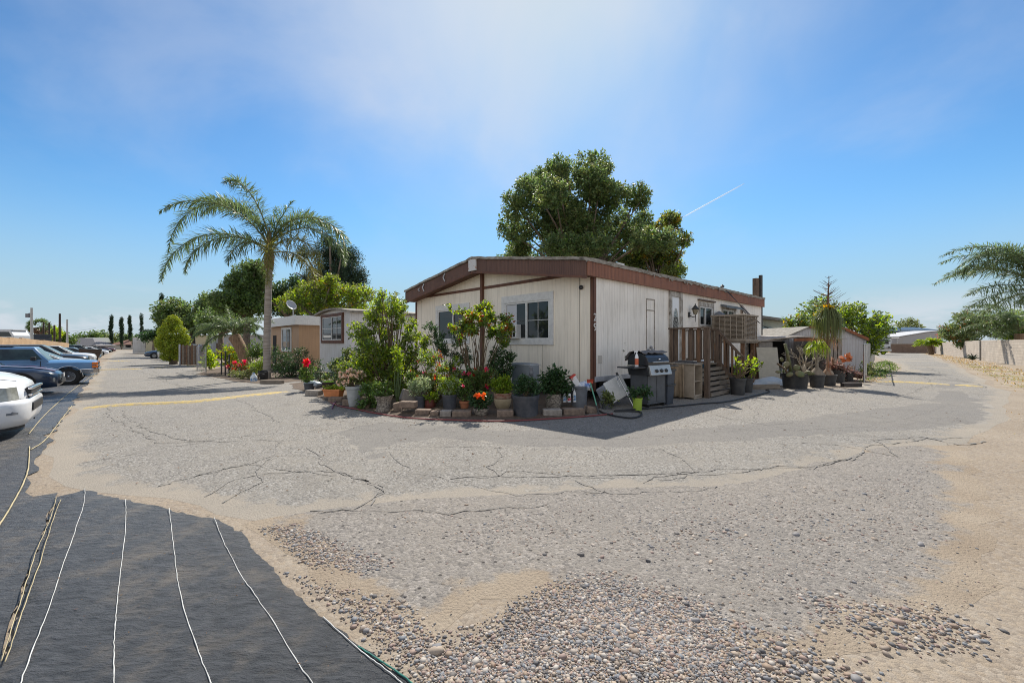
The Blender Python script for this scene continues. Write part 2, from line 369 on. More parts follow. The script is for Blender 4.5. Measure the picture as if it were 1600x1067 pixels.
# ------------------------------------------------------------------ the ground
def ground_mat(name, base, base2, grit, grit2, grit_scale, edge=None, rough=0.95, bump=0.6, grit_amt=0.5, mott=0.35, edge_w=0.5, dot=0.0, net=False):
    """mottled ground with fine aggregate; edge = sand that has drifted over its rim (attribute 'rim' = metres from the rim)"""
    m = bpy.data.materials.new(name); m.use_nodes = True; nt = m.node_tree; N = nt.nodes; L = nt.links
    b = N['Principled BSDF']; b.inputs['Roughness'].default_value = rough; b.inputs['Specular IOR Level'].default_value = 0.25
    co = N.new('ShaderNodeTexCoord')
    def noise(s, d=6, r=0.6, w=0.0):
        n = N.new('ShaderNodeTexNoise'); n.inputs['Scale'].default_value = s; n.inputs['Detail'].default_value = d; n.inputs['Roughness'].default_value = r; n.inputs['Distortion'].default_value = w
        L.new(co.outputs['Object'], n.inputs['Vector']); return n.outputs['Fac']
    def mr(v, a, c, lo=0.0, hi=1.0, sm=False):
        n = N.new('ShaderNodeMapRange'); n.inputs['From Min'].default_value = a; n.inputs['From Max'].default_value = c
        n.inputs['To Min'].default_value = lo; n.inputs['To Max'].default_value = hi
        if sm: n.interpolation_type = 'SMOOTHSTEP'
        L.new(v, n.inputs['Value']); return n.outputs[0]
    def mix(f, a, c):
        n = N.new('ShaderNodeMix'); n.data_type = 'RGBA'
        if isinstance(f, float): n.inputs[0].default_value = f
        else: L.new(f, n.inputs[0])
        for i, q in ((6, a), (7, c)):
            if isinstance(q, tuple): n.inputs[i].default_value = (*q, 1)
            else: L.new(q, n.inputs[i])
        return n.outputs[2]
    def mm(op, a, c, cl=False):
        n = N.new('ShaderNodeMath'); n.operation = op; n.use_clamp = cl
        for i, q in enumerate((a, c)):
            if isinstance(q, (int, float)): n.inputs[i].default_value = q
            else: L.new(q, n.inputs[i])
        return n.outputs[0]
    big = mix(mr(noise(0.55, 7, 0.6, 0.4), 0.38, 0.64), base, base2)
    vo = N.new('ShaderNodeTexVoronoi'); vo.inputs['Scale'].default_value = grit_scale; L.new(co.outputs['Object'], vo.inputs['Vector'])
    sp = N.new('ShaderNodeSeparateColor'); L.new(vo.outputs['Color'], sp.inputs[0])
    gcol = mix(sp.outputs[0], grit, grit2)
    # stones are only part of the surface and come in drifts
    cover = mm('MULTIPLY', mr(sp.outputs[1], 0.25, 0.35), mr(noise(2.3, 5), 0.32, 0.55, 0.35, 1.0))
    col = mix(mm('MULTIPLY', cover, grit_amt), big, gcol)
    fine = noise(grit_scale*3.2, 3)
    col = mix(mr(fine, 0.3, 0.7, 0.0, mott), col, tuple(q*0.35 for q in base))
    if dot:                                     # dark single stones pressed into the surface
        v2 = N.new('ShaderNodeTexVoronoi'); v2.inputs['Scale'].default_value = 16; L.new(co.outputs['Object'], v2.inputs['Vector'])
        s2 = N.new('ShaderNodeSeparateColor'); L.new(v2.outputs['Color'], s2.inputs[0])
        d = mm('MULTIPLY', mr(v2.outputs['Distance'], 0.16, 0.24, 1, 0), mr(s2.outputs[2], 0.93, 0.95))
        col = mix(mm('MULTIPLY', d, dot), col, (0.05, 0.045, 0.042))
    if net:                                     # hairline cracking
        dn = N.new('ShaderNodeVectorMath'); dn.operation = 'ADD'; L.new(co.outputs['Object'], dn.inputs[0])
        nn = N.new('ShaderNodeTexNoise'); nn.inputs['Scale'].default_value = 1.6; nn.inputs['Detail'].default_value = 6; L.new(co.outputs['Object'], nn.inputs['Vector'])
        sc_ = N.new('ShaderNodeVectorMath'); sc_.operation = 'SCALE'; sc_.inputs['Scale'].default_value = 1.5; L.new(nn.outputs['Color'], sc_.inputs[0]); L.new(sc_.outputs[0], dn.inputs[1])
        v3 = N.new('ShaderNodeTexVoronoi'); v3.feature = 'DISTANCE_TO_EDGE'; v3.inputs['Scale'].default_value = 1.15; L.new(dn.outputs[0], v3.inputs['Vector'])
        ck = mm('MULTIPLY', mr(v3.outputs['Distance'], 0.0, 0.012, 1, 0), mr(noise(0.42, 3), 0.40, 0.56))
        col = mix(mm('MULTIPLY', ck, 0.55), col, (0.09, 0.085, 0.08))
        stn = mr(noise(0.9, 9, 0.7, 1.0), 0.54, 0.72, 0, .45); col = mix(stn, col, (0.13, 0.12, 0.11))
    hgt = mm('ADD', mm('MULTIPLY', vo.outputs['Distance'], -0.6), mm('MULTIPLY', fine, 0.7))
    if edge:
        at_ = N.new('ShaderNodeAttribute'); at_.attribute_name = 'rim'
        f = mm('SUBTRACT', mm('DIVIDE', at_.outputs['Fac'], edge_w), mr(noise(3.1, 8, 0.65), 0.25, 0.75, 0.0, 1.6))
        sand = mr(f, -0.25, 0.25, 1.0, 0.0, True)
        ec = mix(mr(noise(1.1, 7), 0.38, 0.64), edge[0], edge[1])
        ec = mix(mr(fine, 0.3, 0.7, 0.0, 0.25), ec, tuple(q*0.4 for q in edge[0]))
        col = mix(sand, col, ec)
    L.new(col, b.inputs['Base Color'])
    bp = N.new('ShaderNodeBump'); bp.inputs['Strength'].default_value = bump; bp.inputs['Distance'].default_value = 0.012
    L.new(hgt, bp.inputs['Height']); L.new(bp.outputs[0], b.inputs['Normal'])
    return m
SAND1, SAND2 = (0.36, 0.298, 0.228), (0.285, 0.225, 0.165)
DUST1, DUST2 = (0.34, 0.30, 0.25), (0.295, 0.265, 0.225)
DIRT = ground_mat('sandy_dirt', SAND1, SAND2, (0.42, 0.37, 0.31), (0.17, 0.14, 0.12), 42, grit_amt=0.5, bump=0.7, dot=0.6)
ASPHALT = ground_mat('old_asphalt', (0.285, 0.265, 0.238), (0.33, 0.30, 0.258), (0.50, 0.475, 0.44), (0.10, 0.095, 0.09), 62, edge=(DUST1, DUST2), grit_amt=0.85, bump=0.7, mott=0.6, edge_w=0.36, net=True, dot=.5)
PATCH = ground_mat('asphalt_repair', (0.235, 0.222, 0.205), (0.268, 0.25, 0.225), (0.32, 0.30, 0.28), (0.11, 0.105, 0.10), 80, net=True, edge=((0.285, 0.265, 0.238), (0.33, 0.30, 0.258)), grit_amt=0.7, bump=0.5, mott=.5, edge_w=0.2)
GRAVEL = ground_mat('packed_gravel', (0.265, 0.243, 0.218), (0.305, 0.272, 0.235), (0.44, 0.40, 0.36), (0.13, 0.12, 0.115), 50, edge=(SAND1, SAND2), grit_amt=0.75, bump=0.9, mott=0.4, edge_w=0.28, dot=0.9)

def inside(P, poly):
    P = np.asarray(P); q = np.asarray(poly); r = np.roll(q, -1, 0); c = np.zeros(len(P), bool)
    for (x1, y1), (x2, y2) in zip(q, r):
        k = ((y1 > P[:, 1]) != (y2 > P[:, 1]))
        with np.errstate(divide='ignore', invalid='ignore'):
            c ^= k & (P[:, 0] < (x2-x1)*(P[:, 1]-y1)/(y2-y1+1e-12)+x1)
    return c
def rim_dist(P, poly):
    q = np.asarray(poly); r = np.roll(q, -1, 0); d = np.full(len(P), 1e9)
    for a, b in zip(q, r):
        ab = b-a; t = np.clip(((P-a)@ab)/(ab@ab+1e-12), 0, 1); d = np.minimum(d, np.linalg.norm(P-(a+t[:, None]*ab), axis=1))
    return d
def densify(poly, step, jit, rng):
    out = []
    for i in range(len(poly)):
        a = np.array(poly[i][:2]); b = np.array(poly[(i+1) % len(poly)][:2]); dist = np.linalg.norm((a+b)/2)
        n = max(1, int(np.linalg.norm(b-a)/(step*max(1.0, dist/6))))
        for k in range(n):
            p = a+(b-a)*k/n
            out.append(p+rng.normal(size=2)*jit*max(0.6, min(dist/6, 3)))
    return out
def sheet(name, poly, m, dz, step=0.3, jit=0.03, seed=1, zf=None, parent=None, grow=7.0, taper=0.0, low=0.0008):
    rng = rng_of(seed); B = densify(poly, step, jit, rng); A = np.array(B)
    pts = []
    (x0, y0), (x1, y1) = A.min(0), A.max(0)
    r = max(0.5, 0.0); rmax = np.linalg.norm(A, axis=1).max()
    while r < rmax:
        s = step*max(1.0, r/grow); k = int(2*math.pi*r/s)
        g = (np.arange(k)+rng.random())/k*2*math.pi
        pts.append(np.stack([r*np.cos(g), r*np.sin(g)], 1)+rng.normal(size=(k, 2))*s*0.15); r += s
    P = np.concatenate(pts); P = P[(P[:, 0] > x0) & (P[:, 0] < x1) & (P[:, 1] > y0) & (P[:, 1] < y1)]
    P = P[inside(P, A)]
    d = rim_dist(P, A); P = P[d > step*0.35*np.maximum(1, np.linalg.norm(P, axis=1)/grow)]
    vs = [Vector(p) for p in A]+[Vector(p) for p in P]; nb = len(A)
    v2, e2, f2, *_ = geometry.delaunay_2d_cdt(vs, [], [list(range(nb))], 1, 1e-5)
    xy = np.array([tuple(v) for v in v2]); z = np.array([gz(x, y) for x, y in xy])+dz
    rd = rim_dist(xy, A)
    if taper: z -= (dz-low)*(1-np.clip(rd/taper, 0, 1))
    if zf is not None: z += zf(xy, rd)
    mb = MB(); mb.add(np.column_stack([xy, z]), [tuple(f) for f in f2]); o = mb.build(name, m, parent, smooth=True)
    a = o.data.attributes.new('rim', 'FLOAT', 'POINT'); a.data.foreach_set('value', rd[:len(o.data.vertices)].astype(np.float32))
    return o
# one sheet of earth out to the horizon, rings getting wider
ring = [0.0]; r = 0.35
while r < 9000: ring.append(r); r *= 1.075
NA = 160; V = [(0, 0, gz(0, 0))]; F = []
for r in ring[1:]:
    for j in range(NA):
        g = 2*math.pi*j/NA; x, y = r*math.cos(g), r*math.sin(g); V.append((x, y, gz(x, y)))
for j in range(NA): F.append((0, 1+j, 1+(j+1) % NA))
for i in range(len(ring)-2):
    for j in range(NA): F.append((1+i*NA+j, 1+(i+1)*NA+j, 1+(i+1)*NA+(j+1) % NA, 1+i*NA+(j+1) % NA))
g_ = MB(); g_.add(V, F); tag(g_.build('ground', DIRT, smooth=True), kind='structure')

P2 = lambda L_: [gp(*q)[:2] for q in L_]
road_poly = P2([(184, 548), (172, 556), (158, 575), (150, 592), (134, 612), (112, 640), (92, 672), (78, 705), (76, 745), (100, 762), (200, 775), (300, 792), (400, 815),
    (520, 805), (640, 785), (800, 780), (1000, 768), (1150, 764), (1270, 738), (1340, 716), (1400, 700), (1460, 698), (1500, 690), (1545, 672), (1572, 655), (1586, 636), (1570, 612), (1530, 588), (1484, 567), (1458, 556), (1436, 550.5),
    (1366, 551), (1366, 558), (1384, 562), (1402, 568), (1410, 577), (1392, 589), (1355, 598), (1330, 606), (1180, 606)])+[uv(7, 3), uv(3, 9)]+P2([(470, 592), (430, 596), (345, 590), (300, 574), (262, 560), (228, 552), (192, 547)])
tag(sheet('road', road_poly, ASPHALT, 0.006, 0.35, 0.035, 3, taper=.3), kind='structure')
gravel_poly = P2([(392, 816), (470, 775), (560, 745), (700, 735), (900, 730), (1100, 722), (1250, 705), (1340, 690), (1440, 684), (1510, 700), (1540, 760), (1552, 840), (1530, 930), (1450, 985), (1330, 1040), (1180, 1060), (980, 1000), (850, 940), (760, 945), (680, 985), (600, 1000), (550, 950), (470, 880)])
tag(sheet('gravel_path', gravel_poly, GRAVEL, 0.0026, 0.2, 0.06, 5, taper=.3), kind='structure')
patch_poly = P2([(505, 672), (600, 655), (780, 668), (930, 672), (1100, 664), (1250, 650), (1420, 626), (1450, 600), (1430, 575), (1470, 572), (1530, 600), (1560, 640), (1545, 662), (1450, 676), (1300, 684), (1150, 694), (1000, 704), (820, 704), (690, 690), (620, 700), (640, 738), (600, 760), (560, 730)])
tag(sheet('asphalt_patch', patch_poly, PATCH, 0.010, 0.3, 0.03, 7, taper=.3), kind='structure')

# tar-dark cracks in the asphalt
CRACK = mat('crack_tar', (0.135, 0.128, 0.12), 0.95, color2=(0.25, 0.232, 0.21), var_scale=14)
crack_lines = [([(165, 638), (200, 664), (245, 690), (300, 690), (350, 684), (440, 677)], .018), ([(190, 642), (215, 668), (270, 688), (330, 693), (400, 688), (440, 690)], .02),
    ([(120, 725), (200, 712), (260, 700), (330, 690)], .018), ([(250, 758), (330, 735), (390, 720), (420, 705), (440, 690)], .025), ([(300, 745), (350, 735), (400, 726), (470, 740), (520, 745)], .022), ([(320, 775), (370, 750), (420, 742), (470, 738), (560, 748), (600, 770)], .022),
    ([(345, 788), (390, 758), (410, 735), (430, 710)], .02), ([(480, 700), (540, 730), (600, 768), (580, 790)], .024), ([(440, 660), (400, 640), (330, 612), (240, 585), (200, 565)], .02), ([(600, 770), (560, 795), (495, 800)], .016), ([(490, 798), (600, 797), (700, 796), (850, 790)], .018),
    ([(610, 704), (660, 735), (720, 752), (780, 745), (800, 738), (870, 745), (960, 748)], .014), ([(782, 700), (790, 715), (772, 730), (780, 745)], .02), ([(640, 698), (770, 700), (785, 700)], .014), ([(540, 672), (700, 672), (900, 684), (1100, 676), (1240, 660)], .012),
    ([(480, 645), (560, 660), (600, 662)], .014), ([(1025, 702), (1060, 720), (1080, 740), (1020, 745), (1005, 755)], .022), ([(700, 748), (900, 752), (1060, 750), (1200, 738), (1300, 722), (1370, 702), (1440, 690), (1520, 684)], .026), ([(1250, 692), (1330, 700), (1400, 712), (1370, 690), (1440, 684)], .024),
    ([(1085, 640), (1130, 652), (1190, 662), (1230, 672), (1330, 668), (1420, 652), (1480, 630)], .018), ([(1280, 636), (1390, 656)], .016), ([(1410, 578), (1450, 590), (1462, 604), (1420, 616), (1400, 622)], .03), ([(1440, 572), (1490, 590), (1540, 606)], .03), ([(900, 752), (960, 770), (1050, 768), (1120, 760)], .014), ([(720, 760), (790, 775), (860, 772), (950, 768)], .012),
    ([(1030, 750), (1090, 742), (1180, 745), (1240, 730), (1290, 735), (1330, 715)], .02), ([(1440, 684), (1500, 696), (1540, 690)], .05), ([(600, 690), (640, 660), (720, 652), (900, 650)], .010), ([(1050, 640), (1150, 625), (1180, 660)], .012), ([(205, 565), (262, 590), (330, 620)], .016), ([(275, 575), (330, 592), (360, 600)], .018)]
cm = MB(); rng = rng_of(11)
for pts, w in crack_lines:
    W = [np.array(gp(*q)[:2]) for q in pts]; L_ = []
    for a, b in zip(W[:-1], W[1:]):
        n = max(2, int(np.linalg.norm(b-a)/0.07))
        for k in range(n): L_.append(a+(b-a)*k/n)
    L_.append(W[-1]); L_ = np.array(L_); wob = np.cumsum(rng.normal(size=L_.shape)*0.022, 0); wob -= np.linspace(0, 1, len(L_))[:, None]*wob[-1]; L_ = L_+wob
    T = np.gradient(L_, axis=0); T /= np.linalg.norm(T, axis=1, keepdims=True)+1e-9; Nn = np.stack([-T[:, 1], T[:, 0]], 1)
    ww = (w*0.44*(0.15+rng.random(len(L_))*1.1))[:, None]
    V = []
    for p in np.stack([L_+Nn*ww, L_-Nn*ww], 1).reshape(-1, 2): V.append((p[0], p[1], gz(*p)+0.0115))
    cm.add(V, [(2*i, 2*i+1, 2*i+3, 2*i+2) for i in range(len(L_)-1)])
tag(cm.build('road_cracks', CRACK), kind='structure')

# yellow speed humps
HUMP = mat('worn_yellow_paint', (0.50, 0.36, 0.10), 0.8, color2=(0.29, 0.255, 0.20), var_scale=9, bump=0.5, bump_scale=60, lo=0.42, hi=0.62)
def hump(name, pts, label, w=0.32, h=0.045):
    m = MB(); P = [Vector(gp(*q)) for q in pts]; prof = [(-.5, 0), (-.36, .55), (-.15, .95), (.15, .95), (.36, .55), (.5, 0)]
    L_ = []
    for a, b in zip(P[:-1], P[1:]):
        n = max(2, int((b-a).length/0.6))
        for k in range(n): L_.append(a.lerp(b, k/n))
    L_.append(P[-1]); rings = []
    for i, p in enumerate(L_):
        t = (L_[min(i+1, len(L_)-1)]-L_[max(i-1, 0)]).normalized(); nrm = Vector((-t.y, t.x, 0)); j = math.sin(i*1.7)*0.015
        e = 0.25 if i in (0, len(L_)-1) else 1.0
        rings.append([(p.x+nrm.x*(q*w+j), p.y+nrm.y*(q*w+j), gz(p.x, p.y)+0.005+z*h*e) for q, z in prof])
    m.loft(rings, closed=False, cap=False)
    return tag(m.build(name, HUMP, smooth=True), label, 'speed bump', 'yellow speed bumps across the lanes')
hump('speed_bump', [(132, 638), (205, 633), (300, 629), (450, 612)], 'long worn yellow speed bump beside the corner flower bed')
hump('speed_bump', [(152, 578), (222, 577)], 'yellow speed bump across the lane beyond the blue truck')
hump('speed_bump', [(242, 575.5), (268, 573.5)], 'short yellow bump stub beside the grassy verge of the lane')
hump('speed_bump', [(163, 565), (206, 563.5)], 'farthest yellow speed bump on the lane, before the dumpster')
hump('speed_bump', [(1366, 596.5), (1420, 598), (1484, 601.5)], 'yellow speed bump on the curving lane by the grass patch', .36)
hump('speed_bump', [(1492, 602), (1536, 604.5)], 'short yellow bump piece reaching the dry verge by the block wall', .36)

# black woven weed fabric laid over the parking strip
def fabric_mat():
    m = bpy.data.materials.new('woven_weed_fabric'); m.use_nodes = True; nt = m.node_tree; N = nt.nodes; L = nt.links
    b = N['Principled BSDF']; b.inputs['Roughness'].default_value = 0.46; b.inputs['Specular IOR Level'].default_value = 0.5
    co = N.new('ShaderNodeTexCoord'); mp = N.new('ShaderNodeMapping'); L.new(co.outputs['Object'], mp.inputs['Vector'])
    mp.inputs['Rotation'].default_value = (0, 0, R(-52)); mp.inputs['Scale'].default_value = (3.2, 11, 1)
    n = N.new('ShaderNodeTexNoise'); n.inputs['Scale'].default_value = 2.4; n.inputs['Detail'].default_value = 9; n.inputs['Roughness'].default_value = 0.72; L.new(mp.outputs[0], n.inputs['Vector'])
    n2 = N.new('ShaderNodeTexNoise'); n2.inputs['Scale'].default_value = 2.6; n2.inputs['Detail'].default_value = 9; n2.inputs['Roughness'].default_value = 0.7; L.new(co.outputs['Object'], n2.inputs['Vector'])
    r = N.new('ShaderNodeMapRange'); r.inputs['From Min'].default_value = 0.50; r.inputs['From Max'].default_value = 0.78; r.inputs['To Max'].default_value = 0.9; L.new(n2.outputs['Fac'], r.inputs['Value'])
    r3 = N.new('ShaderNodeMapRange'); r3.inputs['From Min'].default_value = 0.35; r3.inputs['From Max'].default_value = 0.7; L.new(n.outputs['Fac'], r3.inputs['Value'])
    x0 = N.new('ShaderNodeMix'); x0.data_type = 'RGBA'; L.new(r3.outputs[0], x0.inputs[0]); x0.inputs[6].default_value = (0.017, 0.019, 0.023, 1); x0.inputs[7].default_value = (0.082, 0.086, 0.095, 1)
    x = N.new('ShaderNodeMix'); x.data_type = 'RGBA'; L.new(r.outputs[0], x.inputs[0]); L.new(x0.outputs[2], x.inputs[6]); x.inputs[7].default_value = (0.20, 0.165, 0.125, 1)
    L.new(x.outputs[2], b.inputs['Base Color'])
    bp = N.new('ShaderNodeBump'); bp.inputs['Strength'].default_value = 1.0; bp.inputs['Distance'].default_value = 0.035; L.new(n.outputs['Fac'], bp.inputs['Height'])
    n4 = N.new('ShaderNodeTexNoise'); n4.inputs['Scale'].default_value = 130; L.new(co.outputs['Object'], n4.inputs['Vector'])
    b2 = N.new('ShaderNodeBump'); b2.inputs['Strength'].default_value = 0.8; b2.inputs['Distance'].default_value = 0.004; L.new(n4.outputs['Fac'], b2.inputs['Height']); L.new(bp.outputs[0], b2.inputs['Normal'])
    L.new(b2.outputs[0], b.inputs['Normal']); return m
FABRIC = fabric_mat()
def wrinkle(ax, amp):
    ca, sa = math.cos(ax), math.sin(ax)
    def f(xy, rd):
        a = xy[:, 0]*ca+xy[:, 1]*sa; b = -xy[:, 0]*sa+xy[:, 1]*ca
        z = 0.5*np.sin(b*21+np.sin(a*1.7)*1.4)+0.3*np.sin(b*37+a*2.1)+0.35*np.sin(a*3.1+b*4)+0.2*np.sin(b*61+np.sin(a*3)*2)
        return amp*(z+1.0)*np.clip(rd/0.10, 0, 1)
    return f
fab1 = P2([(60, 579), (150, 581), (141, 593), (127, 612), (106, 642), (77, 690), (56, 722), (52, 750), (49, 777), (87, 772), (80, 802), (50, 880), (18, 965), (0, 1045), (-300, 1050), (-420, 700), (-200, 610)])
fab2 = P2([(86, 780), (130, 767), (200, 784), (265, 799), (340, 815), (382, 836), (392, 858), (440, 908), (500, 965), (560, 1012), (640, 1069), (700, 1130), (600, 1300), (-200, 1300), (-100, 1120), (6, 1040), (48, 890)])
tag(sheet('weed_fabric', fab1, FABRIC, 0.012, 0.16, 0.02, 21, wrinkle(R(40), 0.004)), 'dusty black fabric sheet under the parked vehicles', 'ground fabric', 'black weed fabric on the parking strip')
f2o = tag(sheet('weed_fabric', fab2, FABRIC, 0.022, 0.055, 0.012, 22, wrinkle(R(118), 0.0085), taper=.15, low=.0135), 'nearest wrinkled black fabric sheet with four white marker lines', 'ground fabric', 'black weed fabric on the parking strip')
LINE_W = mat('white_yarn', (0.62, 0.62, 0.60), 0.8, var=0.35, var_scale=5)
LINE_Y = mat('yellow_yarn', (0.50, 0.42, 0.25), 0.8, var=0.4, var_scale=5)
LINE_G = mat('green_yarn', (0.03, 0.16, 0.13), 0.8)
def yarn(name, pts, m, w, dz, parent, wf=None):
    mb = MB(); P = [Vector(gp(*q)) for q in pts]; Q = []
    for i in range(len(P)-1):
        p0, p1, p2, p3 = P[max(i-1, 0)], P[i], P[i+1], P[min(i+2, len(P)-1)]
        for k in range(10):
            t = k/10; q = 0.5*((2*p1)+(p2-p0)*t+(2*p0-5*p1+4*p2-p3)*t*t+(3*p1-p0-3*p2+p3)*t**3)
            Q.append(q+Vector((random.uniform(-1, 1), random.uniform(-1, 1), 0))*0.0016)
    Q.append(P[-1])
    hs = wf(np.array([(q.x, q.y) for q in Q]), np.full(len(Q), 9.0)) if wf else np.zeros(len(Q))
    mb.tube([(q.x, q.y, gz(q.x, q.y)+dz+h) for q, h in zip(Q, hs)], [w*(0.8+0.4*random.random()) for _ in Q], 6)
    return mb.build(name, m, parent, smooth=True)
random.seed(4)
for pts in ([(133, 768), (129, 800), (105, 870), (76, 960), (36, 1067), (20, 1120)], [(196, 786), (196, 830), (186, 920), (179, 1000), (178, 1067), (180, 1130)], [(264, 800), (270, 850), (277, 910), (296, 990), (326, 1070), (350, 1130)], [(335, 815), (350, 855), (380, 910), (420, 972), (480, 1067), (530, 1130)]):
    yarn('marker_line', pts, LINE_W, 0.0024, 0.0245, f2o, wrinkle(R(118), 0.0085))
for pts in ([(88, 782), (80, 812), (54, 876), (30, 955), (2, 1042)], [(95, 786), (84, 815), (64, 880), (40, 950), (8, 1045)]):
    yarn('marker_line', pts, LINE_Y, 0.0024, 0.0245, f2o, wrinkle(R(118), 0.0085))
yarn('hem', [(560, 1016), (600, 1042), (645, 1075), (705, 1135)], LINE_G, 0.0035, 0.02, f2o)
yarn('hem', [(505, 970), (560, 1020), (605, 1055), (640, 1085)], LINE_W, 0.0024, 0.022, f2o)
f1o = bpy.data.objects['weed_fabric']
for pts in ([(46, 700), (43, 740), (20, 790), (-5, 830)], [(112, 636), (90, 665), (70, 690), (48, 705)], [(150, 583), (120, 605), (80, 640), (45, 680)]):
    yarn('marker_line', pts, LINE_Y, 0.006, 0.024, f1o)

# loose river pebbles, tens of thousands
def ico(sub):
    import bmesh
    b = bmesh.new(); bmesh.ops.create_icosphere(b, subdivisions=sub, radius=1); v = np.array([tuple(q.co) for q in b.verts]); f = np.array([[q.index for q in p.verts] for p in b.faces]); b.free(); return v, f
PEB = bpy.data.materials.new('river_pebbles'); PEB.use_nodes = True
_n = PEB.node_tree.nodes; _l = PEB.node_tree.links; _g = _n.new('ShaderNodeNewGeometry'); _r = _n.new('ShaderNodeValToRGB'); _l.new(_g.outputs['Random Per Island'], _r.inputs[0])
cols = [(0.25, 0.20, 0.16), (0.35, 0.30, 0.255), (0.175, 0.175, 0.185), (0.30, 0.215, 0.175), (0.105, 0.10, 0.10), (0.42, 0.38, 0.335), (0.22, 0.21, 0.21), (0.275, 0.20, 0.145), (0.14, 0.125, 0.115), (0.25, 0.18, 0.155), (0.36, 0.29, 0.225), (0.18, 0.19, 0.205)]
_r.color_ramp.interpolation = 'CONSTANT'
for i, c in enumerate(cols):
    e = _r.color_ramp.elements[i] if i < 2 else _r.color_ramp.elements.new(i/len(cols))
    e.position = i/len(cols); e.color = (*c, 1)
_l.new(_r.outputs[0], _n['Principled BSDF'].inputs['Base Color']); _n['Principled BSDF'].inputs['Roughness'].default_value = 0.75
def pebbles(poly_px, count, size, seed, fall=None, sub=1, sink=0.02):
    rng = rng_of(seed); A = np.array(P2(poly_px)); lo, hi = A.min(0), A.max(0); out = []
    while sum(map(len, out)) < count:
        q = lo+rng.random((count*2, 2))*(hi-lo); q = q[inside(q, A)]
        if fall is not None: q = q[rng.random(len(q)) < np.clip(rim_dist(q, A)/fall, 0.04, 1)]
        n = 0.5+0.5*np.sin(q[:, 0]*4.1+np.sin(q[:, 1]*3.3)*1.3)*np.sin(q[:, 1]*5.2+1.1); q = q[rng.random(len(q)) < 0.35+0.65*n]
        out.append(q)
    q = np.concatenate(out)[:count]; v, f = ico(sub); N = len(q); nv = len(v)
    s = size*np.exp(rng.normal(size=N)*0.42); sc = np.stack([s*rng.uniform(.8, 1.35, N), s*rng.uniform(.7, 1.0, N), s*rng.uniform(.38, .62, N)], 1)
    jig = 1+rng.normal(size=(N, nv, 1))*0.07
    P = v[None]*jig*sc[:, None]; a = rng.random(N)*6.28; t = rng.normal(size=N)*0.25
    x = P[..., 0]*np.cos(t)[:, None]+P[..., 2]*np.sin(t)[:, None]; z = -P[..., 0]*np.sin(t)[:, None]+P[..., 2]*np.cos(t)[:, None]
    X = x*np.cos(a)[:, None]-P[..., 1]*np.sin(a)[:, None]; Y = x*np.sin(a)[:, None]+P[..., 1]*np.cos(a)[:, None]
    zz = np.array([gz(*p) for p in q])+sc[:, 2]*sink+0.002
    W = np.stack([X+q[:, :1], Y+q[:, 1:], z+zz[:, None]], -1).reshape(-1, 3)
    return W, (f[None]+(np.arange(N)*nv)[:, None, None]).reshape(-1, 3)
pm = MB()
for poly, n, size, seed, fall in (
    ([(640, 1040), (720, 1000), (800, 935), (890, 893), (960, 890), (1040, 905), (1110, 930), (1150, 985), (1200, 1040), (1240, 1130), (620, 1130)], 17000, .0060, 31, .55),
    ([(560, 985), (640, 990), (760, 960), (900, 915), (1060, 925), (1180, 990), (1330, 1130), (640, 1130)], 6500, .0054, 32, .35),
    ([(395, 822), (470, 815), (560, 850), (640, 880), (580, 905), (480, 890)], 1900, .0066, 33, .2),
    ([(480, 800), (900, 768), (1200, 755), (1480, 720), (1560, 900), (1590, 1060), (1200, 1060), (900, 890), (640, 900)], 5200, .0052, 34, .5),
    ([(1230, 920), (1330, 930), (1460, 940), (1560, 985), (1560, 1040), (1400, 1030), (1280, 990)], 700, .0085, 35, .3),
    ([(1080, 930), (1250, 970), (1400, 1060), (1590, 1130), (1150, 1130)], 700, .0085, 36, .3),
    ([(640, 830), (1000, 800), (1300, 780), (1500, 800), (1400, 920), (900, 880)], 600, .008, 37, .5),
    ([(430, 890), (640, 930), (720, 1000), (640, 1060), (560, 1000)], 900, .007, 38, .15)):
    v, f = pebbles(poly, n, size, seed, fall); pm.add(v, f)
tag(pm.build('pebbles', PEB, smooth=True), kind='stuff')

# dry leaf scraps and twigs blown about
lm_ = MB(); rng = rng_of(61)
for poly, n, dz_, sz in (([(130, 645), (600, 640), (1100, 640), (1500, 640), (1560, 700), (1300, 720), (900, 740), (600, 770), (300, 780), (110, 750)], 420, .014, .030), ([(86, 790), (260, 810), (380, 850), (600, 1066), (20, 1066)], 70, .040, .014), ([(500, 655), (940, 662), (1200, 618), (1340, 612), (1340, 625), (1100, 650), (800, 675), (520, 668)], 260, .014, .032), ([(480, 900), (900, 900), (1500, 900), (1560, 1060), (620, 1060)], 90, .012, .014)):
    A = np.array(P2(poly)); lo, hi = A.min(0), A.max(0); q = lo+rng.random((n*5, 2))*(hi-lo); q = q[inside(q, A)][:n]; a = rng.random(len(q))*6.28
    b = np.column_stack([q, [gz(*z)+dz_ for z in q]]); lm_.leaves(b, np.column_stack([np.cos(a), np.sin(a), rng.normal(size=len(q))*.15]), sz*rng.uniform(.5, 1.5, len(q)), .45, up=np.column_stack([rng.normal(size=(len(q), 2))*.3, np.ones(len(q))]), rng=rng)
tag(lm_.build('leaf_litter', mat('dry_leaf_scrap', (.17, .105, .06), .9, island=.5)), kind='stuff')
# ------------------------------------------------------------------ the corner home
HL, HW = 12.3, 8.14; EAVE, RIDGE, OH, FH = 3.33, 3.96, 0.41, 0.35
def uvz(u, v, z=0.0): x, y = uv(u, v); return (x, y, z)
home = thing('mobile_home', 'cream corner mobile home with brown fascia and low gable roof', 'mobile home', (HX, HY, 0), HROT)
FLOOR = 0.60
def roof_z(y): return RIDGE-(RIDGE-EAVE)*abs(y-HW/2)/(HW/2)
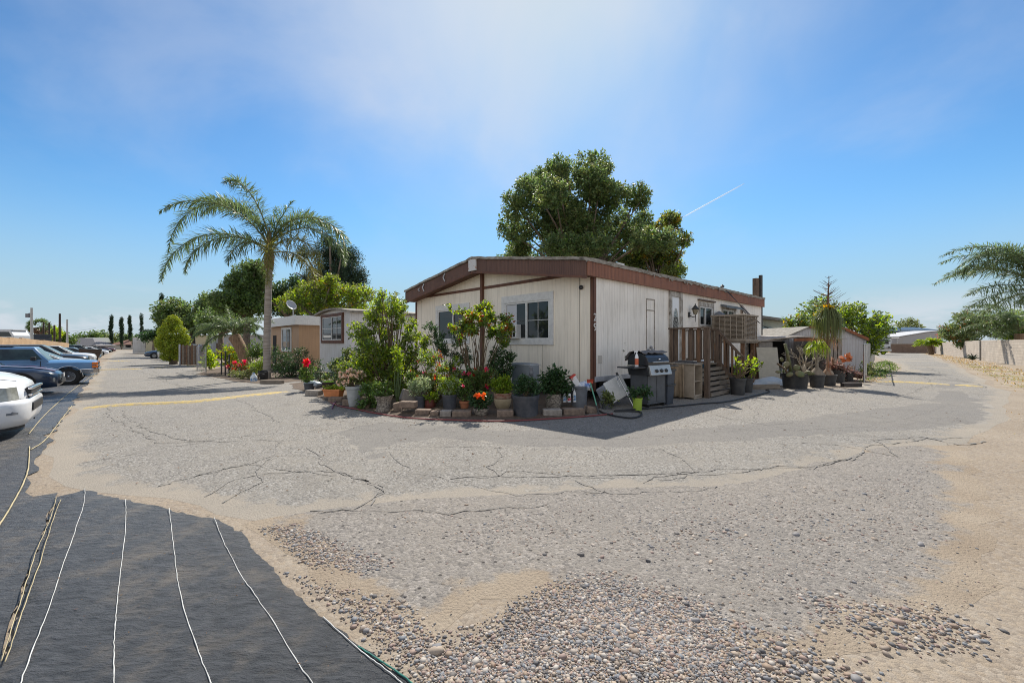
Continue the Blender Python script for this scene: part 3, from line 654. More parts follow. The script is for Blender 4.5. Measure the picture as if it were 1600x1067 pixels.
# walls: end wall (with openings left for the windows), long wall, back walls
W1 = (4.90, 6.62, 1.50, 2.52); W2 = (1.36, 3.08, 1.50, 2.54)        # front windows: y0, y1, z0, z1
def wall_with_holes(L0, L1, z0, z1, holes, mk):
    """rectangles round the openings; mk(a0,a1,z0,z1)"""
    holes = sorted(holes); a = L0
    for (h0, h1, k0, k1) in holes:
        mk(a, h0, z0, z1); mk(h0, h1, z0, k0); mk(h0, h1, k1, z1); a = h1
    mk(a, L1, z0, z1)
mb = MB()
wall_with_holes(0, HW, 0.30, 2.95, [W2, W1], lambda a, b, c, d: mb.span((0, a, c), (0.10, b, d)))
mb.prism([(0.0, 2.95), (HW, 2.95), (HW, EAVE-FH+.02), (HW/2, RIDGE-FH+.02), (0.0, EAVE-FH+.02)], 0.0, 0.10, 'x')
mb.build('wall', SIDING, home)
DS0, DS1 = side_s(1046), side_s(1063)                                    # door
A0, A1 = side_s(1093), side_s(1113); B0, B1 = side_s(1129), side_s(1147)  # side windows
WA = (A0, A1, 1.98, 2.62); WB = (B0, B1, 1.95, 2.62); WD = (DS0+.12, DS1-.06, 0.80, 2.80)
mb = MB()
wall_with_holes(0.101, HL-.1, FLOOR, EAVE-FH+.02, [WA, WB, WD], lambda a, b, c, d: mb.span((a, 0.0, c), (b, 0.10, d)))
mb.build('wall', SIDING_S, home)
MB().span((0.101, HW-.1, .3), (HL-.1, HW, EAVE-FH)).build('wall', SIDING, home)
mb = MB(); mb.prism([(0, .3), (HW, .3), (HW, EAVE-FH), (HW/2, RIDGE-FH), (0, EAVE-FH)], HL-.1, HL, 'x'); mb.build('wall', SIDING_S, home)
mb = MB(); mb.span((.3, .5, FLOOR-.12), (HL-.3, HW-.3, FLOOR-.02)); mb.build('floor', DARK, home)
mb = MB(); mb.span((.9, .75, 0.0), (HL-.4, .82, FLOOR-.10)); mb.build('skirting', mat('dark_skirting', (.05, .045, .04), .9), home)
mb = MB(); mb.span((.02, -.035, FLOOR-.10), (HL-.02, -.003, FLOOR+.02)); mb.build('rub_rail', GREYTRIM, home, bevel=.006)
for x in (1.2, 3.6, 6.0, 8.4, 10.8):
    mb = MB()
    for k in range(3): mb.box((x, .45, .1+.16*k), (.39, .19, .155))
    mb.build('pier', CONC, home)
# roof slabs, lips, fascia
t = .07
for sgn in (1, -1):
    y0, y1 = HW/2, (HW+.09 if sgn > 0 else -.09); z1 = EAVE-.0
    mb = MB(); mb.prism([(y0, RIDGE-.02), (y1, z1-.02), (y1, z1-.02-t), (y0, RIDGE-.02-t)], -OH+.02, HL+.1, 'x')
    mb.build('roof', ROOFING, home)
    rng = rng_of(5+sgn); mb = MB(); n = 26                           # lip that sags a little along the rake
    rings = []
    for i in range(n+1):
        f = i/n; y = y0+(y1-y0)*f; z = RIDGE+(z1-RIDGE)*f; w = rng.normal()*.006
        rings.append([(-OH-.05, y, z+.025+w), (-OH+.10, y, z+.03+w), (-OH+.10, y, z-.015), (-OH-.05, y, z-.045+w)])
    mb.loft(rings); mb.build('roof_edge', ROOFLIP, home)
    mb = MB(); e = 1 if sgn > 0 else -1
    ye = y1-e*.01
    mb.prism([(y0+e*.16 if True else y0, RIDGE-.05-.16*.155), (ye, z1-.055), (ye, z1-FH-.06), (y0+e*.16, RIDGE-FH-.07-.16*.155)], -OH, -OH+.05, 'x'); mb.build('fascia', FASCIA, home)
    mb = MB(); mb.prism([(y0, RIDGE-FH-.03), (ye, z1-FH-.02), (ye, z1-FH-.045), (y0, RIDGE-FH-.055)], -OH+.052, 0.0, 'x'); mb.build('soffit', BROWN, home)
    mb = MB(); mb.prism([(y0, RIDGE-FH-.058), (ye, z1-FH-.048), (ye, z1-FH-.10), (y0, RIDGE-FH-.11)], -OH-.014, -OH+.06, 'x'); mb.build('fascia_trim', BROWN, home)
mb = MB(); mb.box((-OH-.016, HW/2, RIDGE-.05-FH/2), (.05, .36, FH+.0)); mb.build('ridge_plate', mat('galvanised_plate', (.62, .60, .58), .5, color2=(.45, .22, .14), var_scale=7, lo=.55, hi=.62), home, bevel=.004)
for y, h in ((5.55, .26), (6.85, .26), (7.15, .1)):
    zz = roof_z(y)-.2; mb = MB(); mb.tube([(-OH-.015, y, zz+h/2), (-OH-.05, y+.05, zz), (-OH-.015, y, zz-h/2)], .022, 6); mb.build('fascia_strap', GREYTRIM, home)
# long side: fascia and torn roof edge
mb = MB(); mb.span((-OH+.055, -.10, EAVE-FH-.03), (HL+.1, -.05, EAVE-.055)); mb.build('fascia', FASCIA_S, home)
mb = MB(); mb.span((-OH+.06, -.048, EAVE-FH-.02), (HL+.1, 0.0, EAVE-FH)); mb.build('soffit', BROWN, home)
rng = rng_of(8); rings = []
n = 90
for i in range(n+1):
    x = -OH-.05+(HL+OH+.15)*i/n; w = rng.normal()*.009+.008*math.sin(i*.5); d = rng.random()*.02 if rng.random() < .85 else rng.random()*.08
    rings.append([(x, -.135+rng.normal()*.006, EAVE+.02+w*.5), (x, .05, EAVE+.045), (x, .05, EAVE-.02), (x, -.105, EAVE-.055), (x, -.125+rng.normal()*.004, EAVE-.055-d)])
mb = MB(); mb.loft(rings); mb.build('roof_edge', ROOFLIP, home)
for s_ in (2.6, 3.35, 4.6, 5.6, 6.0, 7.2, 8.4, 9.1):
    s2 = s_+.05*rng.normal(); mb = MB(); mb.loft([[(s2-.03, -.15, EAVE-.03), (s2+.04, -.15, EAVE-.03)], [(s2-.02, -.17, EAVE-.10), (s2+.03, -.165, EAVE-.11)], [(s2+.0, -.155, EAVE-.16), (s2+.03, -.15, EAVE-.14)]], closed=False, cap=False); mb.build('torn_roofing', ROOFLIP, home)
# brown trim on the end wall
mb = MB(); mb.span((-.022, -.022, .28), (.0, .075, EAVE-FH-.03)); mb.span((-.022, -.022, .28), (.085, 0, EAVE-FH-.03)); mb.build('corner_trim', BROWN, home, bevel=.004)
mb = MB(); mb.span((-.024, HW-.07, .3), (0, HW+.02, EAVE-FH-.05)); mb.build('corner_trim', BROWN, home)
mb = MB(); mb.span((-.026, .28, 3.045), (-.001, HW-.28, 3.125)); mb.build('belly_band', BROWN, home, bevel=.003)
mb = MB(); mb.box((-.05, HW/2+.02, (RIDGE-FH+.15)/2), (.09, .09, RIDGE-FH-.15)); mb.build('centre_post', BROWN, home, bevel=.005)
SEAM = mat('panel_seam', (.10, .085, .07), .9)
for y in (.4+1.22*k for k in range(7)):
    if any(h[0]-.1 < y < h[1]+.1 for h in (W1, W2)): 
        MB().span((-.004, y, .3), (-.0005, y+.008, 1.38)).build('wall_seam', SEAM, home); continue
    MB().span((-.004, y, .3), (-.0005, y+.008, 3.04)).build('wall_seam', SEAM, home)
MB().lathe([(.0, .0), (.045, 0), (.055, .05), (.03, .07), (0, .07)], 14, m=0, M=Matrix.Translation((-.001, .33, 2.74))@Matrix.Rotation(R(-90), 4, 'Y')).build('wall_vent', BLACKP, home, smooth=True)

def window(parent, axis, a0, a1, z0, z1, trim_m, tw=.13, inner='dark', bars=(1, 2), split=.5, face=-1, top_over=0.0, frame_m=None, off=0.0):
    """sliding window in a wall lying along axis ('y' = end wall facing -x, 'x' = long wall facing -y)"""
    def P(a, o, z):
        if o != -.002: o -= off
        return (o, a, z) if axis == 'y' else (a, o, z)
    w = MB()
    w.span(P(a0-tw, -.03, z1), P(a1+tw, -.002, z1+tw+top_over)); w.span(P(a0-tw, -.03, z0-tw), P(a1+tw, -.002, z0))
    w.span(P(a0-tw, -.026, z0), P(a0, -.002, z1)); w.span(P(a1, -.026, z0), P(a1+tw, -.002, z1))
    win = w.build('window', trim_m, parent, bevel=.004)
    f = MB(); q = .045; fm = frame_m or WHITE
    for (p, r_) in (((a0, z0), (a1, z0+q)), ((a0, z1-q), (a1, z1)), ((a0, z0+q), (a0+q, z1-q)), ((a1-q, z0+q), (a1, z1-q))):
        f.span(P(p[0], -.012, p[1]), P(r_[0], .05, r_[1]))
    ms = a0+(a1-a0)*split
    f.span(P(ms-.03, -.008, z0+q), P(ms+.03, .045, z1-q)); f.build('frame', fm, win)
    g = MB(); g.span(P(a0+q, .028, z0+q), P(ms-.03, .034, z1-q)); g.build('pane', GLASS, win)
    g = MB(); g.span(P(ms+.03, .020, z0+q), P(a1-q, .026, z1-q)); g.build('pane', GLASS, win)
    return win
# front windows
w1 = window(home, 'y', *W1, WHITE, tw=.13, split=.47, top_over=.04)
w2 = window(home, 'y', *W2, WHITE, tw=.14, split=.50, top_over=.06)
m_ = MB(); mid = W2[0]+.43; m_.span((.012, mid-.008, W2[2]+.05), (.018, mid+.008, W2[3]-.05)); m_.span((.012, W2[0]+.05, 2.02-.008), (.0175, 2.2-.03, 2.02+.008)); m_.span((.02, 2.3, 2.02-.008), (.0265, 2.6, 2.02+.008)); m_.build('muntin', WHITE, w2)
MB().span((.0185, 2.62, W2[2]+.05), (.0195, W2[1]-.05, W2[3]-.05)).build('blind', mat('grey_blind', (.55, .56, .58), .8), w2)
MB().span((.06, 1.4, 2.1), (.07, 2.2, 2.5)).build('curtain', CURTAIN, w2)
ac = MB(); ac.span((-.16, 2.45, W2[2]+.03), (.06, 2.98, W2[2]+.42)); ac_o = ac.build('air_conditioner', WHITE, home, bevel=.012)
MB().span((-.166, 2.50, W2[2]+.08), (-.1605, 2.70, W2[2]+.36)).build('intake_grille', DARK, ac_o)
gm = MB(); gm.span((-.172, 2.59, W2[2]+.08), (-.165, 2.61, W2[2]+.36)); gm.span((-.172, 2.5, W2[2]+.21), (-.1655, 2.7, W2[2]+.23)); gm.build('louvre', WHITE, ac_o)
# long-side windows
for (a, b, c, d), over in ((WA, .05), (WB, .02)):
    w = window(home, 'x', a, b, c, d, OLDTRIM, tw=.09, split=.46, top_over=over)
    MB().span((a+.05, .06, c+.05), (b-.05, .07, d-.05)).build('curtain', CURTAIN, w)
MB().span((A0-.16, -.075, 2.80), (A1+.14, -.001, 2.845)).build('drip_cap', WOOD, home)
aw = MB(); aw.loft([[(B0-.2, -.005, 2.80), (B1+.3, -.005, 2.80)], [(B0-.2, -.22, 2.74), (B1+.34, -.22, 2.74)], [(B0-.2, -.225, 2.66), (B1+.34, -.225, 2.66)], [(B0-.2, -.005, 2.72), (B1+.3, -.005, 2.72)]], closed=False, cap=False)
aw.loft([[(B0-.2, -.225, 2.66), (B0-.2, -.22, 2.74)], [(B0-.2, -.005, 2.72), (B0-.2, -.005, 2.80)]], closed=False, cap=False); aw.build('window_awning', mat('slate_awning', (.12, .14, .16), .6), home)
# door with an oval leaded glass
d0, d1 = WD[0], WD[1]
fr = MB(); fr.span((d0-.17, -.035, WD[2]-.02), (d0, -.002, WD[3])); fr.span((d1, -.035, WD[2]-.02), (d1+.17, -.002, WD[3])); fr.span((d0-.17, -.037, WD[3]), (d1+.17, -.002, WD[3]+.15)); fr.build('door_frame', OLDTRIM, home, bevel=.004)
dm = MB(); dm.span((d0+.005, .0, WD[2]), (d1-.005, .045, WD[3]-.005)); door = dm.build('door', mat('white_door', (.80, .81, .82), .4), home)
dc = (d0+d1)/2; ov = MB(); pts = [(dc+.20*math.cos(g)*(1-.12*math.sin(g)), 1.96+.50*math.sin(g)) for g in [2*math.pi*k/28 for k in range(28)]]
ov.prism(pts, -.006, .002, 'y'); ov.build('oval_glass', mat('leaded_glass', (.05, .05, .05), .1, color2=(.35, .36, .34), var_scale=16, lo=.45, hi=.55), door)
ring_ = MB(); ring_.tube([(x, -.006, z) for x, z in pts+pts[:1]], .014, 6); ring_.build('glass_rim', WHITE, door, smooth=True)
MB().lathe([(.0, 0), (.03, 0), (.03, .04), (.0, .055)], 12, M=Matrix.Translation((d0+.08, -.001, 1.75))@Matrix.Rotation(R(90), 4, 'X')).build('handle', CHROME, door, smooth=True)
# tall access hatch, meter plate
h0, h1 = side_s(1009.5), side_s(1022.5); hp = MB()
for (a, b, c, d) in ((h0, h0+.025, 1.15, 2.62), (h1-.03, h1, 1.15, 2.62), (h0, h1, 2.60, 2.63), (h0, h1, 2.30, 2.325)): hp.span((a, -.012, c), (b, -.001, d))
hp.build('access_hatch', mat('dark_hatch_trim', (.16, .13, .11), .9, color2=(.42, .38, .33), var_scale=9), home)
q0 = side_s(934); MB().span((q0, -.012, .93), (q0+.16, -.001, 1.12)).build('meter_plate', mat('meter_plate', (.55, .5, .43), .7), home, bevel=.003)
# carriage lamp by the door
lx = side_s(1078); lamp = MB(); lamp.box((lx-.1, -.02, 2.30), (.10, .035, .16)); lamp.tube([(lx-.1, -.03, 2.28), (lx-.08, -.12, 2.22), (lx, -.17, 2.24), (lx, -.17, 2.30)], .014, 8); lamp.tube([(lx, -.17, 2.26), (lx, -.17, 2.06)], [.018, .006], 8)
lo_ = lamp.build('porch_lamp', BLACKP, home)
MB().lathe([(.05, 2.30), (.085, 2.42), (.09, 2.46), (0, 2.46)], 6, (lx, -.17, 0)).build('lamp_glass', mat('amber_glass', (.23, .2, .14), .15), lo_)
MB().lathe([(.12, 2.46), (.10, 2.50), (.05, 2.56), (.015, 2.60), (.02, 2.63), (0, 2.65)], 12, (lx, -.17, 0)).build('lamp_cap', BLACKP, lo_, smooth=True)
# house number on the corner trim
def text_mesh(name, s, size, m, parent, M, depth=.004):
    c = bpy.data.curves.new(name, 'FONT'); c.body = s; c.size = size; c.extrude = depth; c.align_x = 'CENTER'
    o = bpy.data.objects.new(name, c); COL.objects.link(o); dg = bpy.context.evaluated_depsgraph_get(); me = bpy.data.meshes.new_from_object(o.evaluated_get(dg))
    bpy.data.objects.remove(o); me.materials.clear(); me.materials.append(m); q = bpy.data.objects.new(name, me); COL.objects.link(q); q.parent = parent; q.matrix_local = M; return q
for ch, z in (('2', 1.93), ('9', 1.70)):
    text_mesh('house_number', ch, .26, WHITE, home, Matrix.Translation((.035, -.0275, z))@Matrix.Rotation(R(90), 4, 'X')@Matrix.Rotation(R(0), 4, 'Z'))
# roof furniture
def roof_vent(name, px, y, h, w, parent=home):
    x = side_s(px); z = roof_z(y); v = MB(); v.span((x-w/2, y-w/2, z-.1), (x+w/2, y+w/2, z+h)); v.span((x-w*.7, y-w*.7, z+h), (x+w*.7, y+w*.7, z+h+.05)); return v.build(name, WHITE, parent)
roof_vent('roof_vent', 990, .5, .10, .2)
MB().tube([(side_s(1154), .6, EAVE), (side_s(1154), .6, EAVE+.3)], .045, 10).build('vent_pipe', METAL, home)
MB().lathe([(.07, EAVE+.3), (.08, EAVE+.34), (0, EAVE+.42)], 10, (side_s(1154), .6, 0)).build('vent_cap', BLACKP, home)
MB().lathe([(.06, 0), (.1, .22), (0, .3)], 10, (2.0, 4.6, 3.9)).build('vent_cap', BLACKP, home)
# small hooded duct beside the last window
hx = side_s(1158); hd = MB(); hd.loft([[(hx-.1, -.002, 2.9), (hx+.14, -.002, 2.9)], [(hx-.05, -.26, 2.55), (hx+.25, -.26, 2.5)], [(hx-.05, -.2, 2.5), (hx+.25, -.2, 2.45)], [(hx-.1, -.002, 2.75), (hx+.14, -.002, 2.75)]], closed=False, cap=False); hd.span((hx-.06, -.06, 1.9), (hx+.02, -.004, 2.75)); hd.build('duct_hood', mat('rusty_tin', (.42, .36, .31), .7, color2=(.25, .16, .12), var_scale=6), home)
cab = MB(); 
for k in range(3): cab.tube([(side_s(1127)+.1*k, -.15, EAVE-.05), (side_s(1145)+.2*k, -.5, 2.55-.1*k), (side_s(1162), -.6, 2.15)], .008, 5)
cab.build('drop_cable', BLACKP, home)

# two posts behind the far end of the home
for (px, pt, w, m, lab) in ((1181, 435, .20, WOOD, 'thick square wooden post standing behind the corner home'), (1188.5, 430, .12, BLACKP, 'slim black post beside the thick wooden one behind the corner home')):
    Y = 19.2; x = at(px, Y); p = MB(); p.box((x, Y, zat(pt, Y)/2-.1), (w, w, zat(pt, Y)+.2), .3); tag(p.build('post', m, bevel=.01), lab, 'post', 'posts behind the corner home')

# ------------------------------------------------------------------ porch stairs, in the frame of the home (s along the wall, d out from it)
porch = thing('porch_stairs', 'weathered wooden porch landing with steep steps and railings', 'stairs', (HX, HY, 0), HROT)
def pl(s, d, z): return (s, -d, z)
S0, S1, LZ = 2.9, 4.9, .82
mb = MB()
for k in range(7): mb.span((S0, -.06-.128*k, LZ-.04), (S1, -.06-.128*k-.12, LZ))
mb.build('landing', GREYWOOD, porch)
for k in range(6):
    z = .70-.118*k; d = .98+.085*k; mb = MB(); mb.span((S0+.06, -d-.10, z-.035), (S1-.06, -d+.05, z)); mb.span((S0+.06, -d-.115, z-.075), (S1-.06, -d-.08, z+.012)); mb.build('step', GREYWOOD, porch, bevel=.004)
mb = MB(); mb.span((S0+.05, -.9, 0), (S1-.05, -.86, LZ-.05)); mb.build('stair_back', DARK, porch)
mb = MB(); mb.box((S0, -1.43, .89), (.12, .12, 1.78)); mb.build('post', WOOD, porch, bevel=.006)
mb = MB(); mb.box((S1, -.94, .89), (.10, .10, 1.78)); mb.build('post', WOOD, porch, bevel=.006)
mb = MB(); mb.box((S1, -1.52, .52), (.09, .09, 1.02)); mb.build('post', WOOD, porch, bevel=.006)
mb = MB(); mb.box((S0, -.5, .89), (.10, .10, 1.78)); mb.build('post', WOOD, porch, bevel=.006)
mb = MB(); mb.span((S0-.07, -1.50, 1.78), (S0+.07, -.42, 1.82)); mb.build('top_rail', WOOD, porch, bevel=.004)
mb = MB(); mb.span((S1-.07, -1.0, 1.78), (S1+.07, -.02, 1.82)); mb.build('top_rail', WOOD, porch, bevel=.004)
mb = MB(); mb.span((S0-.03, -1.36, .86), (S0+.03, -.4, .93)); mb.build('bottom_rail', WOOD, porch)
mb = MB(); mb.span((S1-.03, -.9, .86), (S1+.03, -.02, .93)); mb.build('bottom_rail', WOOD, porch)
mb = MB(); mb.tube([pl(S1, .92, 1.80), pl(S1, 1.62, 1.00)], .05, 4); mb.build('handrail', WOOD, porch)
mb = MB(); mb.tube([pl(S1, .92, .90), pl(S1, 1.56, .12)], .07, 4); mb.build('stringer', WOOD, porch)
mb = MB(); mb.tube([pl(S0+.03, .92, .84), pl(S0+.03, 1.42, .12)], .06, 4); mb.build('stringer', WOOD, porch)
OLDWOOD = mat('orange_brown_wood', (.22, .115, .06), .85, color2=(.09, .055, .035), var_scale=6, stretch=(3, 3, .5))
for k in range(4):
    d = .62+.2*k; MB().span((S0-.02, -d-.045, .90), (S0+.02, -d+.045, 1.78)).build('baluster', OLDWOOD if k % 2 else WOOD, porch)
for k in range(7):
    d = .1+.115*k; MB().span((S1-.02, -d-.035, .90), (S1+.02, -d+.035, 1.78)).build('baluster', WOOD, porch)
for k in range(5):
    d = 1.03+.105*k; z0 = .85-(d-.95)*1.2; z1 = 1.74-(d-.95)*1.14; MB().span((S1-.02, -d-.025, z0), (S1+.02, -d+.025, z1)).build('baluster', OLDWOOD if k % 2 else WOOD, porch)
# ball on the top step
bs = at(1108, 12.0); bl = MB(); v, f = ico(3); 
tb = thing('ball', 'blue, white and black football resting on the top porch step', 'ball', uvz(3.42, -1.13, .845))
bl.add(v*.125, f); bl.build('cover', mat('ball_panels', (.70, .74, .76), .4, color2=(.03, .10, .17), var_scale=5, lo=.49, hi=.51), tb, smooth=True)

# ------------------------------------------------------------------ evaporative cooler on its stand
c0 = 6.3
stand = thing('cooler_stand', 'rough timber stand carrying the evaporative cooler', 'stand', uvz(c0+.55, -.75), HROT)
for (a, b) in ((-.48, .40), (.48, .40), (-.48, -.40), (.48, -.40)): MB().box((a, b, .70), (.10, .10, 1.40)).build('leg', OLDWOOD, stand)
MB().span((-.60, -.52, 1.40), (.60, .52, 1.46)).build('platform', GREYWOOD, stand)
MB().tube([(-.48, -.4, .3), (.48, -.4, 1.2)], .035, 4).build('brace', OLDWOOD, stand)
CASE = mat('weathered_beige_cabinet', (.40, .34, .27), .7, color2=(.24, .19, .145), var_scale=4, stretch=(1, 1, 2))
cool = thing('evaporative_cooler', 'big boxy beige swamp cooler raised on timber legs', 'cooler', uvz(c0+.55, -.75, 1.46), HROT)
b = MB(); b.span((-.62, -.54, 0), (.62, .54, .07)); b.span((-.62, -.54, .80), (.62, .54, .86)); b.span((-.53, -.45, .07), (.53, .45, .80))
for sx in (-.59, .56):
    for sy in (-.51, .48): b.span((sx, sy, .07), (sx+.03, sy+.03, .80))
b.build('cabinet', CASE, cool, bevel=.008)
for (ax, sg) in (('y', -1), ('x', -1), ('x', 1)):
    g = MB(); 
    for k in range(17):
        z = .10+.041*k
        if ax == 'y': g.box((0, -.50, z), (1.10, .05, .010), rx=R(35))
        else: g.box((sg*.58, 0, z), (.05, .94, .010), ry=R(35)*-sg)
    for k in range(6):
        q = -.5+.2*k
        if ax == 'y': g.span((q-.012, -.528, .08), (q+.012, -.518, .79))
        else: g.span((sg*.605-.006, q*.86-.012, .08), (sg*.605+.006, q*.86+.012, .79))
    g.build('louvre_panel', CASE, cool)
MB().tube([(.66, -.3, .55), (.72, -.3, .55), (.74, -.3, .50)], .03, 8).build('valve', BLACKP, cool)
MB().tube([(.4, .54, .75), (.4, .75, .9)], .2, 12).build('duct', GREYP, cool)
# ------------------------------------------------------------------ plants
LEAF_LIME = leafmat('lime_leaf', (0.185, 0.26, 0.030), .5, .55)
LEAF_MID = leafmat('mid_green_leaf', (0.092, 0.150, 0.034), .5, .38)
LEAF_DARK = leafmat('dark_leaf', (0.040, 0.085, 0.027), .5, .28, .35)
LEAF_TREE = leafmat('tree_leaf', (0.105, 0.155, 0.060), .55, .45)
LEAF_OLIVE = leafmat('olive_leaf', (0.14, 0.17, 0.055), .5, .40)
LEAF_CONIF = leafmat('conifer_needle', (0.030, 0.060, 0.028), .5, .15, .6)
LEAF_GOLD = leafmat('golden_leaf', (0.30, 0.22, 0.03), .4, .5)
LEAF_ROSE = leafmat('bronze_new_leaf', (0.30, 0.11, 0.035), .4, .45)
LEAF_PALE = leafmat('pale_variegated_leaf', (0.30, 0.36, 0.20), .4, .35)
PALM_G = leafmat('palm_leaflet', (0.105, 0.15, 0.065), .45, .38, .42)
PALM_Y = leafmat('yellowing_palm_leaflet', (0.17, 0.17, 0.045), .4, .35, .4)
RED = leafmat('red_petal', (0.60, 0.03, 0.015), .25, .35)
PINK = leafmat('pink_petal', (0.62, 0.07, 0.13), .25, .35)
ORANGE = leafmat('orange_petal', (0.70, 0.22, 0.03), .25, .35)
CREAM = leafmat('cream_petal', (0.72, 0.58, 0.45), .2, .35)

def unit(a): return a/(np.linalg.norm(a, axis=-1, keepdims=True)+1e-9)
def cloud(mb, blobs, n, size, rng, ratio=.45, per=7, twig=None, shell=2.6, up=.45, m=0, mw=None):
    """leaves on short twigs spread through a set of ellipsoids (cx,cy,cz,rx,ry,rz); m may be a list of slots with weights mw"""
    B = np.array(blobs, float); w = (B[:, 3]*B[:, 4]*B[:, 5])**(2/3); w /= w.sum(); T = max(1, n//per); twig = twig or size*2.2
    k = rng.choice(len(B), T, p=w); d = unit(rng.normal(size=(T, 3))); rad = rng.random(T)**(1/shell)
    p = B[k, :3]+d*B[k, 3:]*rad[:, None]
    a = unit(d*.8+np.array([0, 0, up])+rng.normal(size=(T, 3))*.45)
    t = (np.arange(per)+.6)/per
    base = (p[:, None]+a[:, None]*(t[None, :, None]-.5)*twig).reshape(-1, 3)
    A = np.repeat(a, per, 0); rad_ = unit(rng.normal(size=A.shape)); rad_ = unit(rad_-A*(rad_*A).sum(1, keepdims=True)); ax = unit(A*.55+rad_*.8+np.array([0, 0, -.15]))
    s = size*rng.uniform(.65, 1.25, len(base))
    if isinstance(m, int): mb.leaves(base, ax, s, ratio, m=m, rng=rng)
    else:
        ch = np.repeat(rng.choice(len(m), T, p=np.array(mw or [1]*len(m))/sum(mw or [1]*len(m))), per)
        for i, q in enumerate(m):
            z = ch == i
            if z.any(): mb.leaves(base[z], ax[z], s[z], ratio, m=q, rng=rng)
    return mb
def branches(mb, root, blobs, rng, r0=.03, sub=2, n=7, bend=.25):
    for b in blobs:
        for q in range(sub):
            e = Vector(b[:3])+Vector(rng.normal(size=3))*.45*min(b[3:]); s = Vector(root); mid = s.lerp(e, .5)+Vector((rng.normal(), rng.normal(), abs(rng.normal())))*bend*(e-s).length*.3
            P = [(s*(1-t)**2+mid*2*t*(1-t)+e*t*t) for t in np.linspace(0, 1, 6)]
            mb.tube(P, [max(.0025, r0*(1-.8*t)) for t in np.linspace(0, 1, 6)], n)
def flower_heads(mb, pts, size, rng, petals=16, m=0):
    for p in pts:
        d = unit(rng.normal(size=(petals, 3))+np.array([0, 0, .35])); mb.leaves(np.repeat(np.array([p]), petals, 0)+d*size*.12, d, size*rng.uniform(.7, 1.1, petals), .8, m=m, rng=rng)
def surface_pts(blobs, n, rng):
    B = np.array(blobs); k = rng.integers(len(B), size=n); d = unit(rng.normal(size=(n, 3))+np.array([0, -.5, .5])); return B[k, :3]+d*B[k, 3:]*.95
def shrub(name, label, cat, loc, blobs, n, size, m, seed, root=(0, 0, 0), r0=.02, ratio=.45, flowers=(), mw=None, group=None, stem=STEM, sub=2, per=7, shell=2.6, twig=None):
    """free-standing plant: blobs in metres relative to loc"""
    rng = rng_of(seed); t = thing(name, label, cat, loc, 0, group); mats = m if isinstance(m, (list, tuple)) else [m]
    mb = MB(); cloud(mb, blobs, n, size, rng, ratio, per, m=list(range(len(mats))) if len(mats) > 1 else 0, mw=mw, shell=shell, twig=twig); mb.build('foliage', mats, t)
    mb = MB(); branches(mb, root, blobs, rng, r0, sub); mb.build('stem', stem, t, smooth=True)
    for fm, cnt, fs in flowers:
        for p in surface_pts(blobs, cnt, rng):
            mb = MB(); flower_heads(mb, [p], fs, rng); mb.build('flower', fm, t)
    return t
def pot_mesh(kind, r, h):
    if kind == 'nursery': return [(r*.80, 0), (r*.93, h*.86), (r*1.0, h*.87), (r*1.02, h), (r*.93, h), (r*.90, h*.9), (0, h*.9)]
    if kind == 'tub': return [(r*.90, 0), (r*.98, h*.80), (r*1.03, h*.84), (r*1.05, h), (r*.96, h), (r*.93, h*.88), (0, h*.88)]
    if kind == 'terracotta': return [(r*.62, 0), (r*.86, h*.78), (r*1.0, h*.78), (r*1.0, h), (r*.88, h), (r*.84, h*.9), (0, h*.9)]
    if kind == 'urn': return [(r*.52, 0), (r*.60, h*.04), (r*.86, h*.3), (r*1.0, h*.55), (r*.98, h*.72), (r*.9, h*.8), (r*1.0, h*.97), (r*1.02, h), (r*.9, h), (r*.85, h*.9), (0, h*.9)]
    if kind == 'flare': return [(r*.82, 0), (r*.80, h*.1), (r*.66, h*.45), (r*.70, h*.65), (r*.92, h*.92), (r*1.0, h), (r*.9, h), (r*.84, h*.92), (0, h*.92)]
    if kind == 'bowl': return [(r*.45, 0), (r*.55, h*.05), (r*.85, h*.45), (r*1.0, h*.9), (r*1.02, h), (r*.93, h), (r*.9, h*.9), (0, h*.9)]
    if kind == 'barrel': return [(r*.80, 0), (r*.98, h*.3), (r*1.0, h*.6), (r*.92, h*.96), (r*.93, h), (r*.84, h), (r*.82, h*.9), (0, h*.9)]
    if kind == 'tall': return [(r*.55, 0), (r*.72, h*.35), (r*.9, h*.85), (r*1.02, h*.88), (r*1.02, h), (r*.9, h), (r*.88, h*.93), (0, h*.93)]
def px_blobs(Y, x0, z0, bl):
    """crown lobes given as they look in the photo (px, py, half width, half height) at depth Y -> metres relative to the pot"""
    return [(at(px, Y)-x0+0.0, (0.0 if len(b) < 5 else b[4]), zat(py, Y)-z0, hw*Y/FOC, hw*Y/FOC*.9, hh*Y/FOC) for b in bl for (px, py, hw, hh) in [b[:4]]]
